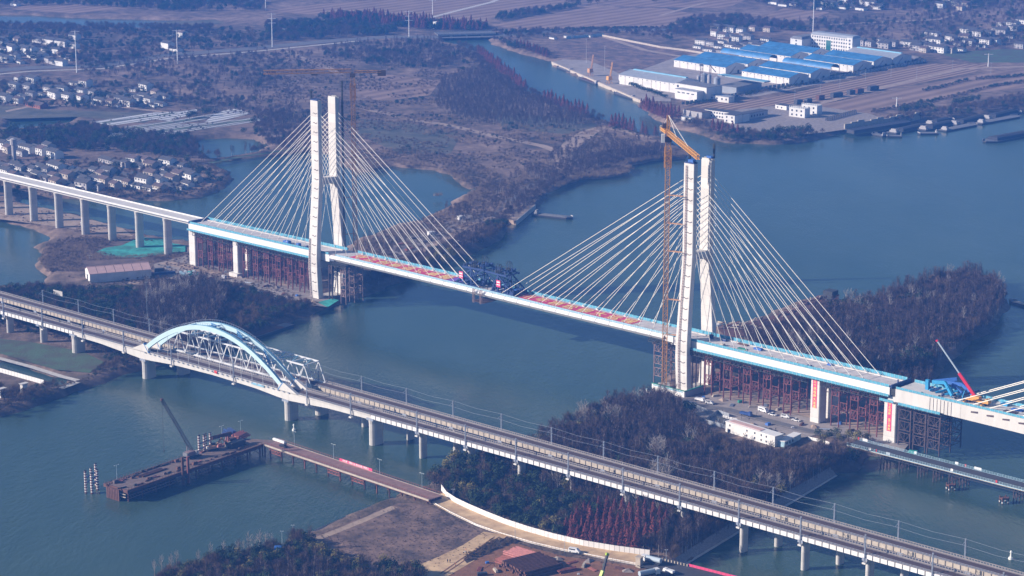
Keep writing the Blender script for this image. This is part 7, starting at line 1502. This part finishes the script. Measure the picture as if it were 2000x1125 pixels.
trow('ever', 'by the fence corner of the site yard', [(1310, 800), (1326, 804), (1338, 808), (1348, 812)], .95); trow('ever', 'in the dark clump below the truck crane boom', [(1782, 712), (1792, 716), (1800, 722), (1808, 716), (1796, 706)], 1.3)
trow('bush', 'in the tan clump at the island foot', [(1745, 738), (1760, 742), (1776, 746), (1790, 744), (1806, 740), (1752, 730), (1772, 732)], 1.1)
trow('bush', 'along the tan island edge beyond the stay cables', lerp((1612, 612), (1780, 574), 9), .95); trow('olive0', 'in the bottom left woods by the dirt field', [(575, 1070), (590, 1080), (610, 1082), (630, 1090), (700, 1118), (750, 1112), (790, 1122), (812, 1124)], .9)
trow('ever', 'in the bottom left woods near the blue tarpaulin', [(500, 1104), (520, 1110), (545, 1100), (560, 1108), (455, 1118)], .9); trow('bush', 'on the crest of the central woods above the river', [(1215, 792), (1232, 790), (1165, 812), (1145, 820), (1110, 834), (1060, 858)], 1.)
trow('ever', 'between the houses of the middle village', [(78, 196), (128, 173), (176, 180), (208, 190), (232, 196), (272, 186), (148, 184), (96, 168), (12, 184), (60, 182)], .8)
trow('ever', 'between the houses of the riverside village', [(124, 322), (150, 326), (182, 328), (230, 328), (246, 322), (376, 332), (392, 338), (404, 346), (412, 352), (92, 318), (20, 316), (366, 318)], .9)
trow('ever', 'in the dark clump below the village pond', [(70, 268), (84, 262), (98, 270), (112, 264), (126, 268), (138, 262), (60, 276), (104, 280), (20, 262), (30, 258), (10, 268)], 1.3)
trow('ever', 'beside the white garden plots', [(370, 232), (378, 230), (400, 226), (168, 250)], 1.); trow('reed0', 'standing in the left lake', [(700, 340), (852, 382), (858, 381), (738, 324)], 1.2)
trow('ever', 'on the river bank below the sand yard', lerp((1502, 268), (1580, 262), 9), 1.25); trow('ever', 'on the field edge above the moored barges', lerp((1760, 222), (1815, 214), 7), 1.1); trow('ever', 'on the right end of the field edge', lerp((1866, 208), (1910, 198), 6), 1.1)
trow('hedge0', 'in the hedge row beside the factory wall', lerp((1232, 168), (1300, 192), 14), 1.6)
for k in PK:
    if k not in TRS: TRS[k] = tree(k, {'scrub0': 'low bare shrub in the verge of the site road', 'reed0': 'reed', 'pop1': 'slim bare tree on the bank left of the arch', 'bush1': 'round bare tree'}.get(k, 'young bare tree') + ' near the water', 'tree' if k[:3] in ('pop', 'bus', 'eve', 'red') else 'shrub', at(300 + 23 * len(k), 600, 3), .9, TN[k.rstrip('01')][0])
bpy.context.view_layer.update()
# geometry-node scatter for the masses nobody could count
def scatter_group(key):
    g = bpy.data.node_groups.new('scatter_' + key, 'GeometryNodeTree'); g.interface.new_socket('Geometry', in_out='INPUT', socket_type='NodeSocketGeometry'); g.interface.new_socket('Geometry', in_out='OUTPUT', socket_type='NodeSocketGeometry')
    i = g.nodes.new('NodeGroupInput'); o = g.nodes.new('NodeGroupOutput'); ip = g.nodes.new('GeometryNodeInstanceOnPoints'); j = g.nodes.new('GeometryNodeJoinGeometry')
    for ch in KIDS(TRS[key]):
        oi = g.nodes.new('GeometryNodeObjectInfo'); oi.inputs[0].default_value = ch; oi.transform_space = 'ORIGINAL'; g.links.new(oi.outputs['Geometry'], j.inputs[0])
    g.links.new(i.outputs[0], ip.inputs['Points']); g.links.new(j.outputs[0], ip.inputs['Instance'])
    a = g.nodes.new('GeometryNodeInputNamedAttribute'); a.data_type = 'FLOAT'; a.inputs[0].default_value = 'sc'; g.links.new(a.outputs[0], ip.inputs['Scale'])
    r = g.nodes.new('GeometryNodeInputNamedAttribute'); r.data_type = 'FLOAT_VECTOR'; r.inputs[0].default_value = 'rot'; g.links.new(r.outputs[0], ip.inputs['Rotation'])
    g.links.new(ip.outputs[0], o.inputs[0]); return g
GN = {}
EXC = [wpoly(p, 3.) for p in ([(1078,121),(1100,112),(1225,140),(1320,112),(1450,86),(1650,70),(1800,112),(1820,122),(1670,152),(1480,190),(1340,204),(1310,198),(1253,199)], [(1330,206),(1500,190),(1820,122),(1935,124),(2060,130),(2060,166),(1760,206),(1735,236),(1700,248),(1560,262),(1400,254),(1380,236)], [(600,1046),(700,1008),(780,978),(848,966),(880,984),(985,1030),(1130,1066),(1270,1090),(1300,1096),(1280,1130),(1250,1190),(840,1190),(830,1122),(700,1110),(620,1080)], [(1330,775),(1395,750),(1500,765),(1660,800),(1775,850),(1770,885),(1600,890),(1570,905),(1520,912),(1410,876),(1368,850),(1330,812)], [(300,516),(366,498),(420,520),(560,545),(655,585),(640,600),(560,585),(500,560),(400,556),(310,550)], [(160,510),(176,560),(296,556),(300,520),(280,505)], [(190,492),(230,470),(360,478),(362,492),(230,503)], [(1400,630),(1480,618),(1620,572),(1640,590),(1600,606),(1500,644),(1420,655)], [(-60,655),(60,668),(160,686),(205,708),(175,728),(110,722),(0,690)])]
_cache = {}
def scat(name, px, mix, spacing, sc=(.8, 1.2), clump=0., seed=0, excl=True, z=3.0, mind=1.2):
    rs = np.random.RandomState(seed + len(px) * 7); poly = wpoly(px, 3.); lo = poly.min(0); hi = poly.max(0)
    nx = max(1, int((hi[0] - lo[0]) / spacing)); ny = max(1, int((hi[1] - lo[1]) / spacing))
    gx, gy = np.meshgrid(np.arange(nx), np.arange(ny)); P = np.stack([gx.ravel(), gy.ravel()], 1) * spacing + lo + rs.rand(nx * ny, 2) * spacing
    P = P[sdist(P, poly) > 0]
    if clump: P = P[vnoise(P[:, 0] / 22, P[:, 1] / 22, seed + 5) + rs.rand(len(P)) * .35 > clump + .17]
    if len(P): P = P[landsd(P) > mind]
    if excl:
        for e in EXC:
            if len(P): P = P[sdist(P, e) < 0]
    if not len(P): return
    keys = list(mix); pr_ = np.array([mix[k] for k in keys], float); pr_ /= pr_.sum(); ch = rs.choice(len(keys), len(P), p=pr_)
    # neighbouring clumps favour the same kind
    nz = vnoise(P[:, 0] / 18, P[:, 1] / 18, seed + 9); order = np.cumsum(pr_); ch2 = np.searchsorted(order, np.clip((nz - .15) / .7, 0, .999)); pick = rs.rand(len(P)) < .6; ch = np.where(pick, ch2, ch)
    for ki, k in enumerate(keys):
        Q = P[ch == ki]
        if not len(Q): continue
        me = bpy.data.meshes.new(name); me.vertices.add(len(Q)); me.vertices.foreach_set('co', np.concatenate([Q, np.full((len(Q), 1), z)], 1).astype(np.float32).ravel())
        a = me.attributes.new('sc', 'FLOAT', 'POINT'); a.data.foreach_set('value', rs.uniform(sc[0], sc[1], len(Q)).astype(np.float32))
        b = me.attributes.new('rot', 'FLOAT_VECTOR', 'POINT'); rt = np.zeros((len(Q), 3), np.float32); rt[:, 2] = rs.rand(len(Q)) * 6.283; rt[:, 0] = rs.randn(len(Q)) * .06; b.data.foreach_set('vector', rt.ravel())
        o = tag(put(name, me), kind='stuff'); md = o.modifiers.new('scatter', 'NODES')
        if k not in GN: GN[k] = scatter_group(k)
        md.node_group = GN[k]
POP = {'pop0': 1, 'pop1': 1}; BU = {'bush0': 1, 'bush1': 1}
scat('woodland', [(1030,878),(1130,826),(1200,796),(1290,778),(1340,806),(1420,856),(1520,892),(1600,884),(1680,905),(1630,925),(1530,983),(1440,1033),(1331,1098),(1290,1092),(1180,1000),(1020,930)], {'pop0': 3.5, 'bush0': 3, 'pop1': 3.5, 'bush1': 3, 'ever0': .8, 'olive0': .35, 'white0': .5}, 3.1, (.55, 1.2), seed=1)
scat('woodland', [(835,950),(850,926),(900,908),(960,893),(1030,878),(1060,920),(1180,1000),(1130,1060),(1080,1047),(985,1015),(915,988),(870,965)], {'ever0': 2, 'bush1': 2, 'ever1': 2, 'pop0': 1, 'scrub0': 1, 'olive0': .5}, 3.6, (.5, 1.15), seed=2)
scat('woodland', [(1240,1075),(1180,1000),(1290,1000),(1440,1033),(1331,1098),(1290,1092)], {'scrub0': 2, 'bush1': 2, 'pop1': 1}, 4.0, (.6, .9), seed=3)
scat('woodland', [(330,1120),(430,1097),(520,1082),(590,1052),(640,1078),(740,1105),(840,1120),(830,1200),(250,1200)], {'bush1': 3, 'bush0': 2, 'ever0': 1.2, 'olive0': 1.2, 'ever1': .8, 'pop1': 1}, 3.4, (.5, 1.05), seed=4)
scat('woodland', [(-60,585),(60,566),(150,572),(290,575),(300,640),(260,690),(160,655),(60,640),(-60,620)], {'bush0': 2, 'ever0': 3, 'bush1': 1, 'ever1': 2}, 3.8, (.7, 1.05), seed=5)
scat('woodland', [(285,572),(400,562),(450,580),(430,640),(400,684),(280,714),(262,690)], {'pop0': 3, 'white0': 1, 'pop1': 3}, 3.0, (.8, 1.15), seed=6)
scat('woodland', [(400,560),(470,566),(560,595),(630,606),(560,628),(500,652),(410,682),(430,630)], {'bush0': 2, 'ever0': 1.2, 'bush1': 2}, 3.6, (.6, .9), seed=7)
scat('scrub', [(100,600),(280,690),(276,722),(200,744),(150,762),(60,796),(-60,826),(-60,770),(90,752),(160,744),(210,706),(160,672),(-60,630)], {'scrub0': 2, 'bush1': 1, 'hedge0': 1}, 3.4, (.5, .9), seed=8)
scat('woodland', [(1440,664),(1500,656),(1620,606),(1700,600),(1760,574),(1830,550),(1890,541),(1940,556),(1962,580),(1962,608),(1935,640),(1895,668),(1855,696),(1826,730),(1810,780),(1700,745),(1500,700)], {'pop0': 3, 'pop1': 3, 'bush0': 3, 'bush1': 1.5, 'white0': .4, 'ever1': .3}, 3.1, (.6, 1.25), seed=9)
scat('woodland', [(700,560),(740,533),(800,508),(870,482),(930,455),(975,430),(1000,432),(985,462),(900,500),(800,548),(700,585),(660,590)], {'bush0': 2, 'pop0': 1, 'bush1': 2, 'ever0': .6}, 3.6, (.6, .9), seed=10)
scat('scrub', [(700,480),(870,410),(960,378),(1010,340),(1090,300),(1180,262),(1300,285),(1300,312),(1200,322),(1140,345),(1050,398),(960,430),(860,470),(740,520)], {'scrub0': 3, 'reed0': 2, 'pop0': .8}, 3.6, (.6, 1.0), seed=11)
scat('brush_wood', [(960,440),(1000,400),(1060,350),(1100,320),(1180,300),(1290,290),(1300,308),(1180,325),(1110,350),(1060,385),(1000,432)], {'pop0': 2, 'bush0': 2}, 4.2, (.45, .7), seed=12)
scat('reed_bed', [(92,480),(130,466),(200,464),(310,486),(362,498),(300,514),(200,528),(92,530),(76,512)], {'reed0': 3, 'scrub0': 1.3}, 2.6, (.5, .9), seed=13, mind=.4)
scat('reed_bed', [(1080,345),(1140,330),(1240,310),(1345,292),(1345,314),(1235,326),(1232,344),(1140,354),(1090,368)], {'reed0': 4, 'scrub0': 1}, 3.0, (.8, 1.3), seed=14, mind=-3)
scat('reed_bed', [(690,336),(760,318),(810,322),(880,334),(920,352),(965,352),(970,372),(930,395),(900,410),(860,425),(940,360),(900,352),(860,336),(800,330),(740,334)], {'reed0': 4, 'scrub0': 2}, 3.4, (.8, 1.3), seed=15, mind=-3)
scat('reed_bed', [(690,296),(760,290),(860,300),(960,330),(980,345),(940,375),(900,356),(860,330),(760,316),(690,330)], {'reed0': 2, 'scrub0': 4}, 4.5, (.7, 1.1), seed=16)
scat('scrub', [(610,110),(880,86),(1000,170),(1160,232),(1290,275),(1180,262),(1090,300),(1010,330),(900,330),(760,290),(640,280),(560,260),(480,190)], {'scrub0': 5, 'reed0': 2.5, 'hedge0': .5}, 5.0, (.5, 1.2), clump=.46, seed=17)
scat('brush_wood', [(860,160),(940,140),(1010,180),(1080,212),(1150,236),(1130,252),(1000,246),(920,240),(850,215)], {'pop0': 3, 'pop1': 2}, 5.0, (.65, .95), seed=18)
scat('brush_wood', [(620,104),(700,88),(860,80),(870,100),(920,108),(860,140),(760,130),(660,124)], {'pop0': 3, 'bush0': 2, 'ever0': 1.5}, 6.0, (.6, .95), clump=.3, seed=19)
scat('brush_wood', [(150,112),(500,100),(620,110),(560,150),(600,210),(560,290),(430,290),(500,230),(340,215),(330,180),(250,160),(160,150)], {'bush0': 3, 'ever0': 1.2, 'pop0': 3, 'scrub0': 2.5}, 7.0, (.5, .95), clump=.38, seed=20)
scat('brush_wood', [(500,220),(600,230),(640,280),(600,292),(500,302),(420,312),(380,300),(500,260)], {'bush0': 2, 'pop0': 2, 'hedge0': 1}, 5.5, (.6, .95), clump=.2, seed=21)
scat('woodland', [(0,262),(60,256),(160,246),(260,262),(380,270),(400,318),(380,312),(250,300),(120,292),(0,284)], {'ever0': 2, 'bush0': 3, 'ever1': 1}, 6.0, (.7, 1.1), clump=.22, seed=22)
scat('village_green', [(-20,316),(380,314),(450,338),(446,362),(400,382),(250,388),(110,385),(-20,376)], {'hedge0': 2, 'bush1': 2, 'scrub0': 2, 'ever1': 1.2}, 6.0, (.45, .8), clump=.15, seed=23, mind=.5)
scat('village_green', [(-20,156),(330,170),(330,214),(90,212),(-20,206)], {'hedge0': 2, 'bush1': 2, 'ever1': 1.4}, 7.0, (.5, .9), clump=.2, seed=24)
scat('village_green', [(-20,66),(160,64),(330,60),(520,60),(520,92),(330,104),(200,124),(-20,134)], {'hedge0': 1.5, 'bush1': 2, 'ever1': 2}, 8.5, (.6, 1.1), clump=.28, seed=25)
scat('tree_belt', [(620,36),(700,30),(800,40),(960,52),(940,62),(800,56),(660,44)], {'ever0': 3, 'red0': 2}, 6.0, (.9, 1.2), seed=26)
scat('tree_belt', [(520,46),(640,44),(780,56),(760,68),(640,76),(520,82)], {'ever0': 3, 'bush0': 2}, 7.0, (.8, 1.15), clump=.12, seed=27)
scat('tree_belt', [(-20,4),(300,-6),(520,4),(520,22),(330,22),(140,10),(-20,14)], {'ever0': 3, 'bush0': 2}, 9.0, (.8, 1.2), clump=.2, seed=28)
scat('tree_belt', [(-20,50),(140,52),(420,56),(420,64),(130,64),(-20,62)], {'bush0': 3}, 7.0, (.8, 1.1), clump=.2, seed=29)
scat('tree_belt', [(980,30),(1110,12),(1130,16),(1000,38),(960,42)], {'ever0': 2, 'bush0': 3}, 7.5, (.8, 1.1), seed=30)
scat('tree_belt', [(1300,58),(1340,40),(1440,34),(1500,44),(1570,50),(1580,62),(1480,58),(1380,66),(1320,76)], {'bush0': 3, 'ever0': 2}, 7.5, (.8, 1.2), clump=.15, seed=31)
scat('tree_belt', [(1560,44),(1700,36),(1850,24),(2020,10),(2020,90),(1900,100),(1800,104),(1680,82),(1600,66)], {'bush0': 3, 'ever0': 1.5, 'pop0': 3, 'hedge0': 1}, 9.0, (.6, 1.05), clump=.34, seed=32)
scat('tree_belt', [(1420,0),(1620,-10),(2020,-30),(2020,12),(1850,24),(1700,22),(1560,22),(1480,12)], {'bush0': 3, 'ever0': 3}, 11.0, (.8, 1.2), clump=.25, seed=33)
scat('tree_belt', [(960,62),(1300,58),(1320,80),(1180,66),(1080,70),(1000,80)], {'ever0': 1, 'bush0': 3}, 8.0, (.6, .9), clump=.2, seed=34)
scat('bank_trees', [(1300,232),(1380,244),(1470,262),(1600,262),(1700,248),(1740,234),(1860,214),(2020,186),(2020,212),(1850,234),(1700,254),(1560,280),(1440,280),(1330,256)], {'bush0': 3, 'bush1': 3, 'ever0': 1.5, 'scrub0': 2}, 5.0, (.6, 1.0), clump=.1, seed=35, excl=False)
scat('bank_trees', [(1260,230),(1300,242),(1370,266),(1420,282),(1500,288),(1600,274),(1600,268),(1500,280),(1430,274),(1330,250)], {'reed0': 3, 'scrub0': 1}, 4.0, (.8, 1.3), seed=36, excl=False, mind=-1)
scat('bank_trees', [(1000,84),(1070,104),(1084,118),(1060,116),(1000,98),(965,88),(960,78)], {'bush0': 2, 'reed0': 2, 'ever0': 1}, 6.0, (.7, 1.0), seed=37)
scat('bank_trees', [(895,86),(940,100),(1000,150),(1040,178),(1160,226),(1250,256),(1290,272),(1230,262),(1120,228),(1000,180),(930,130),(890,100)], {'bush0': 2, 'scrub0': 3}, 5.0, (.6, .9), seed=38, mind=0)
scat('grass_tufts', [(620,1046),(700,1012),(780,982),(838,985),(900,1020),(960,1050),(900,1088),(835,1116),(700,1100),(620,1075)], {'scrub0': 3, 'reed0': 1}, 1.9, (.12, .3), clump=.2, seed=39, excl=False)
scat('bank_trees', [(380,376),(450,350),(448,364),(400,382),(250,389),(40,386),(40,380),(240,380)], {'scrub0': 2, 'bush1': 1}, 4.0, (.5, .8), seed=40, mind=-1)
scat('scrub', [(0,402),(100,415),(240,450),(320,476),(360,494),(200,470),(100,466),(50,444),(0,434)], {'scrub0': 2, 'reed0': 2}, 4.5, (.4, .7), clump=.35, seed=41)
scat('scrub', [(260,505),(366,495),(500,540),(640,600),(560,592),(420,560),(280,556),(240,560),(150,556),(120,545),(200,530)], {'scrub0': 3, 'reed0': 1}, 4.0, (.5, .8), clump=.4, seed=42, excl=False)
scat('scrub', [(1560,886),(1600,872),(1690,884),(1680,915),(1630,925),(1560,940),(1500,910)], {'bush1': 3, 'scrub0': 2, 'pop0': 1}, 3.2, (.6, .95), seed=43)
scat('tree_belt', [(1100,8),(1500,-30),(2020,-60),(2020,-20),(1500,-4),(1140,14)], {'bush0': 3, 'ever0': 2}, 16.0, (.9, 1.3), clump=.4, seed=44)
scat('tree_belt', [(-40,-60),(2040,-60),(2040,-12),(1100,-6),(-40,2)], {'bush0': 3, 'ever0': 2}, 18.0, (1.0, 1.4), clump=.4, seed=45)

for i, pl in enumerate([[(1700,218),(1760,206),(1850,190),(1950,164),(1952,167),(1850,194),(1760,210),(1700,222)], [(1800,176),(1840,168),(1892,154),(1893,157),(1840,172),(1800,179)], [(1620,150),(1700,134),(1800,114),(1802,118),(1700,138),(1622,155)], [(1905,153),(2010,146),(2010,149),(1906,157)], [(1940,166),(2010,158),(2010,161),(1942,170)], [(960,66),(1060,58),(1200,54),(1290,54),(1290,56),(1200,57),(1060,61),(960,69)], [(1340,204),(1420,192),(1500,176),(1600,160),(1601,162),(1500,179),(1420,195),(1341,207)]]):
    scat('hedge', pl, {'hedge0': 2, 'scrub0': 2}, 3.0, (.6, 1.1), seed=60 + i, excl=False)
scat('garden_shrubs', [(175,236),(345,216),(460,210),(512,228),(512,238),(330,264),(200,268)], {'hedge0': 1, 'scrub0': 2}, 7.0, (.4, .8), clump=.5, seed=70, excl=False)

scat('scrub', [(905,1092),(930,1072),(962,1055),(1005,1050),(1015,1056),(975,1072),(935,1090),(912,1100)], {'scrub0': 3}, 1.8, (.4, .7), seed=80, excl=False)
scat('scrub', [(965,1048),(1040,1068),(1140,1090),(1240,1108),(1240,1112),(1140,1096),(1040,1076),(980,1060)], {'scrub0': 3}, 2.4, (.2, .4), seed=81, excl=False)

scat('scrub', [(1340,812),(1372,834),(1420,856),(1520,892),(1570,884),(1600,872),(1600,890),(1570,905),(1520,912),(1410,876),(1368,850)], {'scrub0': 3, 'hedge0': 1, 'bush1': .5}, 2.4, (.5, .8), seed=82, excl=False)
